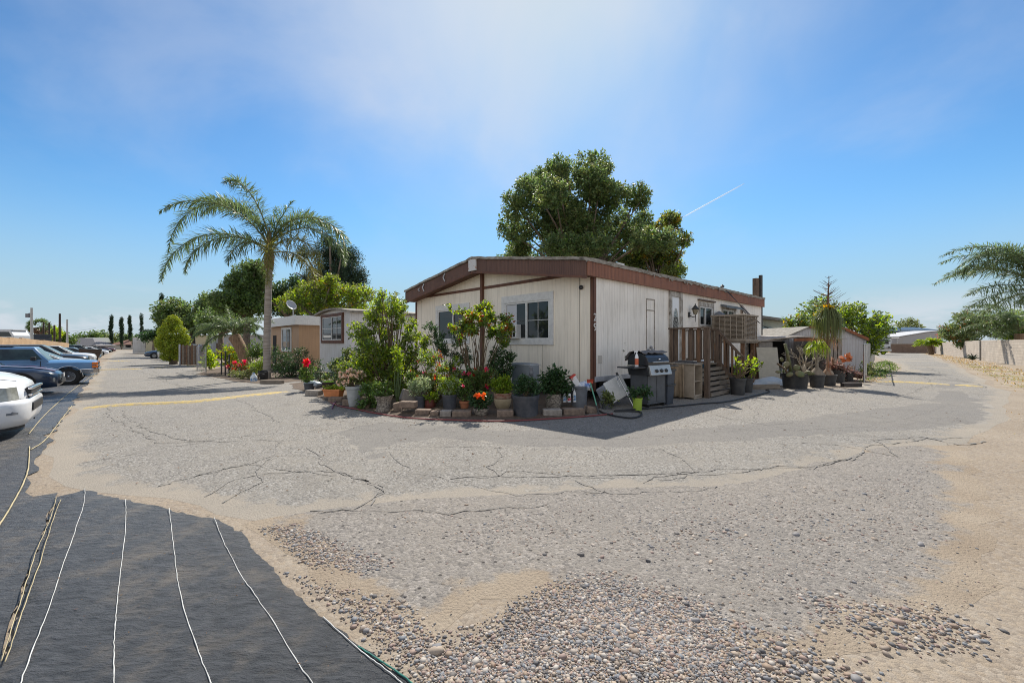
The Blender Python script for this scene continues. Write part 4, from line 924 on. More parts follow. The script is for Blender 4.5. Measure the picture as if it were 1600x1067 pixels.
def potted(name, label, px, py, w, h, m, kind, bl, n, size, lm, seed, ratio=.45, flowers=(), mw=None, cat='potted plant', r0=.012, z0=None, group=None, sx=1.0, per=7, wob=0.0, shell=2.6, sub=2, Y=None):
    x, Yg, z = gp(px, py)
    if Y is not None: x, Yg, z = at(px, Y), Y, zat(py, Y)
    if z0 is not None: z = z0
    r = w*Yg/FOC/2; hh = h*Yg/FOC; rng = rng_of(seed)
    t = thing(name, label, cat, (x, Yg+r*.8, z), 0, group)
    mb = MB(); mb.lathe(pot_mesh(kind, r, hh), 28, wob=wob, sx=sx); auto_smooth(mb.build('pot', m, t))
    mb = MB(); mb.lathe([(r*.84, hh*.90), (r*.5, hh*.93), (0, hh*.94)], 18, sx=sx); mb.build('potting_soil', SOIL, t, smooth=True)
    if bl:
        B = px_blobs(Yg+r*.8, x, z, bl); mats = lm if isinstance(lm, (list, tuple)) else [lm]
        mb = MB(); cloud(mb, B, n, size, rng, ratio, per, m=list(range(len(mats))) if len(mats) > 1 else 0, mw=mw, shell=shell); mb.build('foliage', mats, t)
        mb = MB(); branches(mb, (0, 0, hh*.9), B, rng, r0, sub); mb.build('stem', STEM, t, smooth=True)
        for fm, fl, fs in flowers:
            pts = fl if isinstance(fl, list) else None
            if pts is not None: P = [(at(a, Yg)-x, -.12-.05*rng.random(), zat(b, Yg)-z) for a, b in pts]
            else: P = surface_pts(B, fl, rng)
            for p in P: q = MB(); flower_heads(q, [p], fs, rng); q.build('flower', fm, t)
    return t

# ------------------------------------------------------------------ the flower bed round the end wall
bed = P2([(455, 600), (466, 609), (500, 623), (540, 637), (590, 646), (640, 652), (720, 656), (800, 657), (870, 654), (918, 648), (936, 638), (940, 626)])+[uv(.9, .8), uv(1.0, 8), uv(0.2, 12), uv(-.8, 14)]
tag(sheet('flower_bed', bed, SOIL, 0.012, 0.2, 0.03, 41, lambda xy, rd: .05*np.clip(rd/.25, 0, 1)*(.7+.3*np.sin(xy[:, 0]*9)*np.sin(xy[:, 1]*7))), kind='structure')
BLOCK = mat('brown_edging_block', (.27, .20, .15), .95, color2=(.15, .11, .085), var_scale=9, bump=.7, bump_scale=45)
GBLK = mat('grey_edging_block', (.36, .32, .28), .95, color2=(.22, .19, .165), var_scale=9, bump=.7, bump_scale=45)
blocks = [(488, 619, 26, 9, 0, 'reddish edging block under the white plastic sack'), (546, 635, 24, 11, 0, 'edging block at the foot of the pale pot of cream flowers'), (524, 629, 26, 8, 0, 'low edging block beneath the orange trough'),
    (596, 634, 15, 24, .12, 'upright edging block standing behind the flared concrete urn'), (619, 645, 13, 15, -.2, 'small upright edging block right of the flared concrete urn'), (636, 649, 26, 10, 0, 'edging block lying beneath the tilted square block'),
    (636, 639, 25, 18, .35, 'tilted square edging block speckled with white paint'), (660, 650.5, 24, 10, 0, 'edging block in front of the small grey bucket pot'), (679, 652, 14, 9, 0, 'short edging block in front of the rusty red pot'), (696, 653, 18, 11, 0, 'edging block under the dark grey bucket pot'),
    (721, 653.5, 30, 11, 0, 'long edging block carrying the small terracotta pot'), (789, 654.5, 26, 13, 0, 'edging block under the tall cream and red urn'), (863, 652, 30, 12, 0, 'edging block under the speckled stone barrel pot'), (897, 650, 34, 11, 0, 'edging block carrying the three cleaning bottles'), (924, 647, 19, 11, .2, 'rounded edging block by the foot of the green rake')]
for i, (px, py, w, h, tilt, lab) in enumerate(blocks):
    x, Y, z = gp(px, py); w_, h_ = w*Y/FOC, h*Y/FOC; mb = MB()
    zz = h_/2+(gp(636, 649)[2]+.14 if 'tilted' in lab else 0)
    nx = 5; mb.box((0, 0, zz), (w_*(.9 if tilt else 1), .19, h_), 0, ry=tilt)
    o = mb.build('edging_block', BLOCK if i % 3 else GBLK, None, bevel=.018, seg=3); o.location = (x, Y+.1, z); o.rotation_euler = (0, 0, R([-18, -14, -16, 20, 10, -8, 30, -6, -5, -3, -2, 3, 4, 6, 14][i])); tag(o, lab, 'block', 'edging blocks round the flower bed')
BT = {q[5]: 1 for q in blocks}
# potted row along the edging, left to right
TERRA = mat('terracotta', (.46, .175, .085), .8, var=.3, var_scale=6, bump=.3)
STONEP = mat('speckled_stone_pot', (.36, .31, .25), .9, color2=(.12, .10, .085), var_scale=26, bump=.8, bump_scale=40, lo=.42, hi=.58)
CREAMP = mat('cream_glazed_pot', (.50, .40, .255), .45, var=.2, var_scale=6)
PALEP = mat('pale_grey_pot', (.46, .47, .46), .7, var=.3, var_scale=5)
DKP = mat('charcoal_pot', (.045, .05, .06), .6, color2=(.10, .10, .11), var_scale=6)
REDP = mat('rusty_red_pot', (.17, .035, .022), .5, color2=(.09, .03, .02), var_scale=9)
potted('potted_geranium', 'dark pot of leggy geranium topped by one big red flower ball', 480, 612, 16, 13, DKP, 'nursery', [(480, 590, 10, 8), (474, 580, 6, 7), (486, 577, 6, 8), (479, 570, 5, 4)], 620, .065, LEAF_MID, 51, .8, ((RED, [(479, 567), (478, 565), (481, 568), (478, 569), (480, 564)], .10),))
potted('potted_shrub', 'dark pot with upright dull green stems behind the white sack', 497, 608, 15, 12, DKP, 'nursery', [(497, 588, 11, 11), (500, 572, 8, 12), (493, 578, 6, 8)], 800, .05, LEAF_DARK, 52)
x, Y, z = gp(486, 611); sk = MB(); v, f = ico(3); sk.add(v*np.array([.27, .17, .10])*(1+.09*np.sin(v[:, :1]*7+v[:, 1:2]*5)+.05*np.sin(v[:, 2:]*11)), f); o = sk.build('plastic_sack', mat('white_sack', (.62, .66, .70), .5, color2=(.30, .38, .46), var_scale=5), None, smooth=True); o.location = (x, Y+.05, z+.21); tag(o, 'crumpled white plastic sack lying on the reddish edging block', 'sack')
potted('grass_pot', 'dark square-shouldered pot full of short bright green grass', 512, 611, 22, 14, mat('brown_black_pot', (.05, .035, .03), .7), 'tub', None, 0, 0, None, 53)
gpot = bpy.data.objects['grass_pot']; rng = rng_of(54); n = 420; mb = MB(); bs_ = np.column_stack([rng.uniform(-.15, .15, n), rng.uniform(-.12, .12, n), np.full(n, .19)]); mb.strips(bs_, unit(np.column_stack([rng.normal(size=(n, 2))*.3, np.ones(n)])), rng.uniform(.12, .22, n), .008, .4, rng); mb.build('grass', leafmat('bright_grass', (.08, .19, .02), .4, .4), gpot)
potted('potted_shrub', 'spiky dark leaved plant leaning behind the pot of grass', 527, 612, 15, 12, DKP, 'nursery', [(526, 588, 10, 13), (534, 578, 8, 10), (520, 574, 7, 10)], 700, .09, LEAF_DARK, 55, .2)
# orange trough
x, Y, z = gp(518, 627); tr = thing('planter_trough', 'orange plastic trough of small bright succulents', 'planter', (x, Y+.12, z+.10), R(-14)); w_ = 31*Y/FOC
mb = MB(); mb.loft([[(-w_*.42, -.08, 0), (w_*.42, -.08, 0), (w_*.42, .08, 0), (-w_*.42, .08, 0)], [(-w_*.48, -.10, .15), (w_*.48, -.10, .15), (w_*.48, .10, .15), (-w_*.48, .10, .15)], [(-w_*.51, -.12, .15), (w_*.51, -.12, .15), (w_*.51, .12, .15), (-w_*.51, .12, .15)], [(-w_*.51, -.12, .185), (w_*.51, -.12, .185), (w_*.51, .12, .185), (-w_*.51, .12, .185)]]); mb.build('trough', mat('orange_plastic', (.62, .22, .075), .55, var=.2), tr, bevel=.004)
mb = MB(); cloud(mb, [(q, 0, .21, .09, .09, .05) for q in np.linspace(-.22, .22, 5)], 420, .05, rng_of(56), .6); mb.build('succulent', LEAF_LIME, tr)
potted('flowering_pot', 'tall pale grey pot brimming with cream white flowers', 549, 637, 25, 33, PALEP, 'tall', [(548, 592, 17, 9), (540, 587, 10, 8), (558, 587, 11, 8), (549, 582, 10, 6), (535, 596, 7, 6)], 1500, .055, LEAF_OLIVE, 57, .6, ((CREAM, 46, .06),))
potted('concrete_urn', 'flared rough concrete urn with a low leafy plant', 596, 645, 31, 26, STONEP, 'flare', [(596, 612, 15, 7), (588, 606, 8, 8), (603, 602, 9, 9), (596, 618, 14, 3)], 900, .06, LEAF_MID, 58, .55)
shrub('ground_cover_plant', 'low glossy green plant spilling between pale pot and concrete urn', 'plant', gp(573, 641), [(0, .1, .12, .22, .18, .12), (.08, .1, .28, .15, .15, .12), (-.05, .12, .42, .13, .12, .12)], 700, .08, LEAF_MID, 59, ratio=.55)
potted('potted_shrub', 'small grey bucket pot with bushy white-edged leaves', 655, 641, 16, 22, DKP, 'nursery', [(653, 608, 13, 9), (646, 602, 9, 8), (660, 599, 10, 10)], 1100, .055, LEAF_PALE, 60, .5, ((ORANGE, 1, .05),))
potted('potted_shrub', 'rusty red square pot with short variegated leaves', 671, 641, 17, 16, REDP, 'barrel', [(671, 622, 10, 6), (678, 618, 7, 5)], 380, .06, LEAF_LIME, 61, .4)
potted('potted_shrub', 'dark grey bucket pot with pale green bushy shrub', 701, 643, 24, 26, DKP, 'nursery', [(701, 606, 15, 10), (694, 598, 10, 9), (710, 597, 10, 10), (702, 612, 12, 5)], 1500, .05, [LEAF_LIME, LEAF_PALE], 62, .5, mw=(2, 1))
potted('potted_shrub', 'small terracotta pot holding a fresh green bushy plant', 725, 642, 17, 15, TERRA, 'terracotta', [(725, 617, 11, 9), (718, 609, 8, 8), (730, 605, 8, 9)], 900, .05, LEAF_MID, 63, .55, ((PINK, [(724, 603)], .05),))
potted('flowering_bowl', 'brown stone bowl under a mound of leaves and orange flowers', 751, 653, 26, 14, STONEP, 'bowl', [(751, 629, 15, 9), (742, 624, 9, 8), (760, 625, 10, 8), (752, 619, 10, 6)], 1500, .05, LEAF_DARK, 64, .6, ((ORANGE, [(743, 617), (748, 616), (752, 618), (756, 621), (757, 616), (746, 619)], .05),))
u = potted('cream_urn', 'tall cream urn with worn red rim and yellow-green plant', 785, 643, 28, 28, CREAMP, 'urn', [(785, 607, 13, 8), (777, 601, 9, 8), (793, 600, 9, 8), (785, 595, 9, 7)], 1300, .055, LEAF_LIME, 65, .6)
r_ = 28*gp(785, 643)[1]/FOC/2; h_ = r_*2; MB().lathe([(r_*1.0, h_*.70), (r_*.93, h_*.80), (r_*1.02, h_*.97), (r_*1.035, h_*1.003), (r_*.99, h_*.99), (r_*.90, h_*.80), (r_*.97, h_*.70)], 28).build('rim_band', mat('worn_red_glaze', (.25, .07, .04), .6, color2=(.45, .35, .25), var_scale=8), u, smooth=True)
potted('black_tub_planter', 'largest black tub by the wall with dark leafy plant', 822, 654, 42, 35, DKP, 'tub', [(812, 606, 12, 9), (826, 601, 14, 10), (836, 606, 10, 9), (818, 596, 9, 8)], 1600, .06, LEAF_DARK, 66, .4)
potted('potted_shrub', 'speckled stone barrel pot with broad dark glossy leaves', 866, 641, 25, 25, STONEP, 'barrel', [(866, 606, 20, 10), (855, 596, 13, 10), (876, 595, 14, 11), (866, 583, 12, 8), (884, 608, 9, 8)], 1500, .10, LEAF_DARK, 67, .42)
# plants rooted in the bed behind them
def bedplant(name, label, cat, px, py, bl, n, size, lm, seed, Y=None, split=0, **k):
    if split:
        q = rng_of(seed+500); bl = [(a[0]+q.normal()*a[2]*.6, a[1]+q.normal()*a[3]*.55, a[2]*q.uniform(.3, .55), a[3]*q.uniform(.3, .55), q.normal()*.25) for a in bl for _ in range(split)]
    x, Yg, z = gp(px, py)
    if Y: x, Yg, z = at(px, Y), Y, gz(at(px, Y), Y)
    return shrub(name, label, cat, (x, Yg, z+.03), px_blobs(Yg, x, z+.03, bl), n, size, lm, seed, **k)
bedplant('lemon_tree', 'tall bright green citrus bush reaching above the roof corner', 'citrus tree', 612, 0, [(604, 480, 14, 17, .1), (616, 470, 10, 14), (592, 478, 9, 12), (606, 505, 26, 20), (580, 512, 14, 12), (632, 520, 20, 20), (600, 540, 34, 24), (640, 548, 22, 22), (568, 552, 16, 18), (585, 580, 30, 24), (625, 582, 32, 26), (605, 462, 8, 9), (650, 530, 12, 14), (607, 604, 34, 14), (570, 530, 16, 16), (562, 560, 16, 18), (578, 560, 20, 22), (590, 495, 14, 14), (645, 575, 20, 22), (622, 492, 16, 18)], 16000, .082, [LEAF_LIME, LEAF_OLIVE, LEAF_MID], 71, Y=10.4, split=5, sub=1, r0=.02, mw=(3, 1.4, 1.6), ratio=.48)
bedplant('rose_shrub', 'loose olive green shrub with pale tips left of the citrus', 'shrub', 556, 0, [(545, 570, 16, 14), (560, 562, 14, 16), (532, 578, 12, 12), (570, 580, 15, 15), (552, 590, 18, 12), (520, 584, 10, 10), (538, 560, 14, 14), (575, 595, 18, 12), (525, 570, 10, 12)], 5600, .07, [LEAF_OLIVE, LEAF_DARK], 72, Y=11.0, mw=(2, 1), split=3, sub=1, r0=.012)
bedplant('climbing_sapling', 'thin staked sapling with a yellow leaf in front of the citrus', 'sapling', 621, 0, [(622, 560, 7, 12), (618, 548, 6, 8), (626, 575, 5, 8)], 500, .06, LEAF_LIME, 73, Y=9.1, stem=GSTEM)
bedplant('rose_bush', 'broad rose bush dotted with red blooms by the wall', 'rose bush', 680, 0, [(668, 572, 18, 18), (690, 586, 20, 18), (700, 574, 14, 14), (655, 592, 16, 16), (680, 604, 22, 14), (704, 598, 12, 14), (660, 560, 10, 10)], 5200, .06, [LEAF_LIME, LEAF_MID, LEAF_ROSE, LEAF_PALE], 74, Y=9.3, split=4, sub=1, r0=.012, mw=(3, 3, .6, 1.6), flowers=((RED, 5, .07), (PINK, 5, .06)), ratio=.55)
bedplant('dark_shrub', 'dark thin-stemmed shrub standing against the far front window', 'shrub', 700, 0, [(690, 535, 16, 18), (710, 545, 18, 20), (700, 565, 22, 18), (722, 560, 12, 16), (680, 515, 10, 12), (668, 512, 8, 9), (712, 525, 10, 10), (700, 583, 18, 10)], 4200, .06, LEAF_DARK, 75, Y=10.6, split=3, sub=1, r0=.012)
bedplant('tree_rose', 'tall rose with bare stems and bronze-tipped crown before the wall', 'rose tree', 744, 0, [(730, 500, 20, 14), (755, 492, 22, 16), (775, 502, 18, 16), (745, 482, 18, 10), (790, 520, 12, 16), (735, 520, 16, 14), (720, 512, 12, 10), (768, 520, 18, 14), (785, 540, 10, 10), (712, 488, 8, 8)], 4400, .085, [LEAF_MID, LEAF_LIME, LEAF_ROSE, LEAF_GOLD], 76, Y=9.5, split=3, mw=(4, 3.4, .7, .5), r0=.016, sub=1, ratio=.5)
bedplant('rose_shrub', 'dark slender shrub just right of the bronze-tipped rose', 'shrub', 780, 0, [(778, 560, 12, 16), (792, 570, 11, 14), (770, 578, 12, 12), (786, 590, 14, 12), (797, 558, 7, 10)], 2000, .07, LEAF_DARK, 77, Y=9.4)
bedplant('rose_bush', 'small rose bush with pink and coral blooms behind terracotta pot', 'rose bush', 752, 0, [(745, 590, 14, 14), (762, 588, 14, 14), (735, 598, 12, 12), (756, 604, 14, 10)], 2600, .06, [LEAF_MID, LEAF_OLIVE], 78, Y=9.0, mw=(2, 1), flowers=((PINK, 5, .07), (RED, 3, .07)))
bedplant('fuchsia_shrub', 'dark shrub with a single magenta bloom behind the grey bucket pot', 'shrub', 728, 0, [(726, 596, 12, 12), (734, 586, 9, 10)], 1200, .06, LEAF_DARK, 79, Y=9.1, flowers=((PINK, 2, .08),))
# grey meter tub by the wall
x, Y = at(821, 9.75), 9.75; tb = thing('utility_tub', 'grey rounded plastic tub with round black opening against the wall', 'tub', (x, Y, gz(x, Y)+.35), HROT+R(90))
TUBG = mat('slate_plastic', (.24, .27, .30), .55, var=.2); mb = MB(); w_ = 43*Y/FOC; hb = zat(567, Y)-.35; mb.span((-w_/2, -.16, 0), (w_/2, .16, hb)); mb.build('body', TUBG, tb, bevel=.05, seg=4)
PV = Matrix.Translation((.17, -.17, hb-.09))@Matrix.Rotation(R(90), 4, 'X'); MB().lathe([(.05, 0), (.08, 0), (.085, .03), (.05, .03)], 18, M=PV).build('opening_rim', GREYTRIM, tb, smooth=True); MB().lathe([(.055, .0), (.055, .012), (0, .012)], 18, M=PV).build('opening', DARK, tb)
MB().span((-w_/2-.004, -.168, hb*.93), (w_/2+.004, .168, hb*.95)).build('lid_seam', GREYTRIM, tb)
# black figurine in the tub planter
x, Y, z = gp(832, 650); fg = thing('garden_stake', 'small black lantern ornament on a stake beside the tub', 'ornament', (x, Y+.5, z+.3))
MB().tube([(0, 0, 0), (.01, 0, .45)], .008, 6).build('stake', BLACKP, fg); MB().lathe([(.0, .42), (.04, .44), (.05, .52), (.03, .58), (.045, .60), (.0, .66)], 10).build('lantern', GREYP, fg, smooth=True)
# cleaning bottles on the block
def bottle(px, label, cols, h, spray=False):
    x, Y, z = gp(px, 641); b = thing('cleaning_bottle', label, 'bottle', (x, Y+.13, z+.155), 0, 'cleaning bottles on an edging block')
    MB().lathe([(.038, 0), (.04, .01), (.04, h*.62), (.03, h*.74), (.016, h*.82), (.016, h*.86), (0, h*.86)], 16, sy=.7).build('body', cols[0], b, smooth=True)
    MB().lathe([(.0405, h*.12), (.0415, h*.13), (.0415, h*.52), (.0405, h*.53)], 16, sy=.72).build('label', cols[1], b, smooth=True)
    m = MB()
    if spray: m.tube([(0, 0, h*.84), (0, 0, h*.93)], .012, 8); m.box((-.015, 0, h*.97), (.075, .022, .03)); m.box((-.04, 0, h*.9), (.008, .015, .05), ry=.4)
    else: m.lathe([(.024, h*.84), (.024, h), (0, h)], 14)
    m.build('spray_head' if spray else 'cap', cols[2], b); return b
BW = mat('white_bottle', (.75, .76, .78), .35); BL = mat('blue_label', (.08, .22, .45), .5, color2=(.65, .65, .6), var_scale=22, lo=.48, hi=.52); RL = mat('red_label', (.55, .05, .08), .5, color2=(.7, .6, .55), var_scale=22, lo=.48, hi=.52)
bottle(883.5, 'white bottle with blue label and brown cap, beside the barrel pot', (BW, BL, mat('brown_cap', (.25, .13, .06), .5)), .22)
bottle(890.5, 'white bottle with red label and pink cap, between two others', (BW, RL, mat('pink_cap', (.6, .1, .16), .5)), .25)
bottle(899.5, 'white trigger spray bottle standing nearest the grey bin', (BW, BL, BW), .31, True)
# grey bin and its rubbish
x, Y, z = gp(908, 641); bn = thing('rubbish_bin', 'round grey rubbish bin at the house corner, overfull', 'bin', (x, Y+.25, z))
rb, hb = 27*Y/FOC/2, 37*Y/FOC; MB().lathe([(rb*.86, 0), (rb*.98, hb*.9), (rb*1.05, hb*.91), (rb*1.06, hb), (rb*.98, hb), (rb*.95, hb*.85), (0, hb*.85)], 26).build('body', GREYP, bn, smooth=False)
auto_smooth(bn.children[0]); MB().tube([(rb*1.05*math.cos(a), rb*1.05*math.sin(a), hb*.93) for a in np.linspace(0, 2*math.pi, 25)], .012, 6).build('rim', GREYP, bn)
cb = thing('carton', 'white and red carton leaning out of the grey bin', 'carton', (x-.08, Y+.2, z+hb*.86), R(20)); MB().box((0, 0, .13), (.13, .07, .32), ry=R(-32)).build('box', mat('white_carton', (.72, .71, .70), .5, color2=(.45, .25, .2), var_scale=7, lo=.55, hi=.6), cb, bevel=.003); MB().box((-.085, 0, .275), (.14, .075, .03), ry=R(-32)).build('flap', mat('carton_red', (.55, .05, .03), .5), cb)
mb = MB(); v, f = ico(3); mb.add(v*np.array([.13, .11, .10])*(1+.16*np.sin(v[:, :1]*9+v[:, 1:2]*6)+.1*np.sin(v[:, 2:]*13)), f); o = mb.build('plastic_bag', mat('blue_white_bag', (.62, .66, .74), .35, color2=(.12, .22, .50), var_scale=6, lo=.5, hi=.6), None, smooth=True); o.location = (x+.10, Y+.22, z+hb*.98); tag(o, 'crumpled blue and white plastic bag on top of the grey bin', 'bag')
# ------------------------------------------------------------------ things along the long wall
def ground_at(px, py): return Vector(gp(px, py))
# tipped white tote, half under the floor
x, Y, z = gp(950, 634); tt = thing('storage_tote', 'scuffed white plastic tote tipped on its side under the wall', 'tote', (x, Y+.30, z+.03), R(38))
w_ = .62; M_ = Matrix.Rotation(R(-16), 4, 'Y')@Matrix.Rotation(R(68), 4, 'X')
mb = MB(); mb.loft([[(-.24, -.17, 0), (.24, -.17, 0), (.24, .17, 0), (-.24, .17, 0)], [(-.29, -.21, .38), (.29, -.21, .38), (.29, .21, .38), (-.29, .21, .38)]], M=Matrix.Translation((0, 0, .22))@M_); mb.build('body', mat('scuffed_white_plastic', (.58, .60, .66), .5, var=.3, var_scale=5), tt, bevel=.03)
mb = MB(); mb.box((0, 0, .40), (.64, .48, .03), M=Matrix.Translation((0, 0, .22))@M_); mb.build('lid', WHITE, tt, bevel=.01)
potted('potted_succulent', 'small dark pot with reddish green succulent before the white tote', 948, 640, 15, 9, DKP, 'nursery', [(948, 622, 8, 8), (943, 628, 6, 6), (953, 627, 6, 7)], 420, .08, LEAF_OLIVE, 81, .35)
# rake with green handle, grey pole leaning on the wall
a = ground_at(936, 648); b_ = Vector(uvz(.12, -.30, 1.0)); rk = thing('rake', 'rake with green handle standing upside down by the grey bin', 'rake', a)
top = Vector((at(922, a.y+.3), a.y+.3, zat(597, a.y+.3)))-a
MB().tube([(0, 0, 0), tuple(top*.5+Vector((0, 0, .01))), tuple(top)], .014, 8).build('handle', mat('green_pole', (.10, .30, .20), .5), rk); MB().tube([(0, 0, 0), tuple(top*.28)], .017, 8).build('grip', BLACKP, rk)
mb = MB(); mb.box(tuple(top), (.12, .03, .035))
for k in range(9): mb.tube([tuple(top+Vector((-.054+.0135*k, 0, 0))), tuple(top+Vector((-.06+.015*k, -.02, .06)))], .007, 5)
mb.build('head', mat('orange_red_plastic', (.45, .06, .025), .5), rk)
a = ground_at(993, 641); tp = Vector((at(963.5, a.y+.42), a.y+.42, zat(583, a.y+.42))); pl_ = thing('pole', 'grey metal pole leaning against the white long wall', 'pole', a)
MB().tube([(0, 0, 0), tuple(tp-a)], .019, 8).build('shaft', METAL, pl_); MB().tube([tuple((tp-a)*.93), tuple((tp-a)*1.01)], .026, 8).build('grip', BLACKP, pl_); MB().tube([tuple((tp-a)*.60+Vector((-.08, 0, 0))), tuple((tp-a)*.72+Vector((-.10, 0, .05))), tuple((tp-a)*.92)], .012, 6).build('side_handle', METAL, pl_)
potted('potted_shrub', 'lime green plastic pot with trailing dark leaves by the grill', 998, 642, 16, 20, mat('lime_plastic', (.33, .46, .05), .45, var=.2), 'nursery', [(998, 616, 11, 5), (1006, 613, 8, 5), (991, 614, 7, 5), (1011, 611, 5, 4)], 420, .08, LEAF_DARK, 82, .45)
potted('potted_sapling', 'tall thin sapling with yellowish leaves behind the grill', 972, 622, 16, 14, DKP, 'nursery', [(971, 541, 3.5, 5), (971, 552, 3.5, 6), (973, 562, 3.5, 5), (975, 570, 3, 4)], 180, .09, LEAF_OLIVE, 83, .45, r0=.01)
# gas grill
x, Y, z = gp(1021, 637); gr = thing('gas_grill', 'black gas grill with steel control panel and covered hood', 'grill', (x, Y+.33, z), HROT-R(8))
GB = mat('grill_black', (.028, .03, .034), .4, var=.3, coat=.2); STEEL = mat('brushed_steel', (.55, .53, .50), .38, .7, var=.2, stretch=(20, 1, 1)); PANELC = mat('grill_cart_panel', (.10, .105, .115), .5, var=.3)
cw = .33
mb = MB(); mb.span((-cw, -.22, .10), (cw, -.20, .70)); mb.span((-cw, -.22, .10), (-cw+.03, .24, .70)); mb.span((cw-.03, -.22, .10), (cw, .24, .70)); mb.span((-cw, .22, .10), (cw, .24, .70)); mb.span((-cw, -.22, .07), (cw, .24, .10)); mb.build('cart', PANELC, gr, bevel=.006)
MB().span((-.006, -.224, .12), (.006, -.2205, .68)).build('door_gap', DARK, gr)
for sx in (-1, 1):
    for sy in (-.18, .2): MB().tube([(sx*.28-.02, sy, .05), (sx*.28+.02, sy, .05)], .05, 14).build('caster', RUBBER, gr)
mb = MB(); mb.loft([[(-.37, -.30, .70), (.37, -.30, .70), (.37, .26, .70), (-.37, .26, .70)], [(-.39, -.26, .90), (.39, -.26, .90), (.39, .28, .90), (-.39, .28, .90)]]); mb.build('firebox', GB, gr, bevel=.01)
mb = MB(); mb.prism([(-.31, .70), (-.36, .72), (-.30, .93), (-.26, .93)], -.37, .37, 'x'); cp = mb.build('control_panel', STEEL, gr, bevel=.006)
for q in (-.17, 0, .17): 
    K = Matrix.Translation((q, -.33, .81))@Matrix.Rotation(R(105), 4, 'X'); MB().lathe([(.04, 0), (.045, .012), (.034, .014), (.03, .045), (0, .047)], 16, M=K).build('knob', GB, cp, smooth=True)
prof = [(-.28, .92), (-.285, 1.0), (-.24, 1.10), (-.14, 1.17), (.02, 1.20), (.16, 1.18), (.25, 1.10), (.28, .98), (.28, .92)]
hood = MB().prism(prof, -.38, .38, 'x').build('hood', GB, gr, bevel=.012); MB().tube([(-.28, -.33, 1.0), (.28, -.33, 1.0)], .014, 8).build('handle', STEEL, hood); MB().tube([(0, -.292, 1.045), (0, -.285, 1.06)], .035, 12).build('thermometer', CHROME, hood)
rng = rng_of(84); rings = []
for i in range(9):
    q = -.42+.105*i; rings.append([(q, p[0]*1.06+rng.normal()*.01, p[1]+.035+rng.normal()*.012) for p in [(-.16, 1.15), (-.05, 1.19), (.05, 1.20), (.18, 1.17), (.27, 1.08), (.30, .98)]])
mb = MB(); mb.loft(rings, closed=False, cap=False); cv = mb.build('cover', mat('grey_vinyl_cover', (.15, .14, .135), .6, var=.3), gr, smooth=True); sd = cv.modifiers.new('thick', 'SOLIDIFY'); sd.thickness = .01
for sx in (-1, 1): MB().span((sx*.39, -.24, .87), (sx*.80, .22, .90)).build('side_shelf', GB, gr, bevel=.006)
sb = bottle(985, 'white trigger spray bottle with orange label on the grill shelf', (BW, mat('orange_label', (.55, .12, .05), .5), BW), .34, True); P_ = gr.matrix_basis@Vector((-.54, -.1, .90)); sb.location = P_; del sb['group']
sb = bottle(985, 'black bottle standing on the far shelf of the grill', (BLACKP, BW, BLACKP), .24); P_ = gr.matrix_basis@Vector((.60, 0, .90)); sb.location = P_; del sb['group']
wd = thing('wine_rack_ornament', 'small pale ornament standing behind the grill hood', 'ornament', gr.matrix_basis@Vector((.36, .22, .9))); v, f = ico(2)
mb = MB(); 
for k, (a, b, c, r_) in enumerate(((0, 0, .27, .05), (.06, 0, .34, .045), (-.05, 0, .36, .04), (.02, 0, .41, .04))): mb.add(v*r_+np.array([a, b, c]), f)
mb.tube([(0, 0, 0), (0, 0, .3)], .015, 6); mb.build('figure', mat('pale_ornament', (.5, .5, .5), .4, color2=(.05, .05, .06), var_scale=14), wd)
# nested dark bins
x, Y, z = gp(1046, 634)
for k, (h0, lab) in enumerate(((0, 'lower of the two nested dark blue-grey bins beside the grill'), (.34, 'upper of the two nested dark blue-grey bins beside the grill'))):
    t = thing('plastic_bin', lab, 'bin', (x, Y+.28, z+h0), HROT, 'nested bins beside the grill'); s_ = 1+.08*k
    mb = MB(); mb.loft([[(-.14*s_, -.13*s_, 0), (.14*s_, -.13*s_, 0), (.14*s_, .13*s_, 0), (-.14*s_, .13*s_, 0)], [(-.17*s_, -.16*s_, .46), (.17*s_, -.16*s_, .46), (.17*s_, .16*s_, .46), (-.17*s_, .16*s_, .46)]]); mb.build('body', mat('navy_plastic', (.05, .06, .08), .5, var=.3), t, bevel=.015)
    mb = MB(); mb.span((-.185*s_, -.175*s_, .43), (.185*s_, .175*s_, .47)); mb.build('rim', BLACKP, t, bevel=.008)
# old cabinet with cloth
cb = thing('cabinet', 'beige open-sided old cabinet beside the porch post', 'cabinet', uvz(2.33, -1.34, .012), HROT)
CABC = mat('dusty_beige_board', (.40, .33, .255), .8, color2=(.29, .235, .175), var_scale=4)
CL, CD, CH = .50, .66, .86      # along the wall, away from the camera side, height; its open side faces out from the wall
mb = MB(); mb.span((0, 0, CH-.03), (CL, CD, CH)); mb.span((0, 0, .03), (CL, CD, .06)); mb.span((0, 0, .06), (.02, CD, CH-.03)); mb.span((CL-.02, 0, .06), (CL, CD, CH-.03)); mb.span((.021, CD-.02, .06), (CL-.021, CD, CH-.03)); mb.span((.021, 0, .06), (.06, .02, CH-.03)); mb.span((.021, 0, .0), (CL-.021, .02, .10)); mb.build('carcass', CABC, cb, bevel=.004)
MB().span((.022, .03, .42), (CL-.022, CD-.03, .44)).build('shelf', CABC, cb)
MB().span((-.04, -.03, CH+.002), (CL+.02, CD+.03, CH+.03)).build('top', mat('grey_counter', (.34, .30, .25), .7, var=.3), cb, bevel=.006)
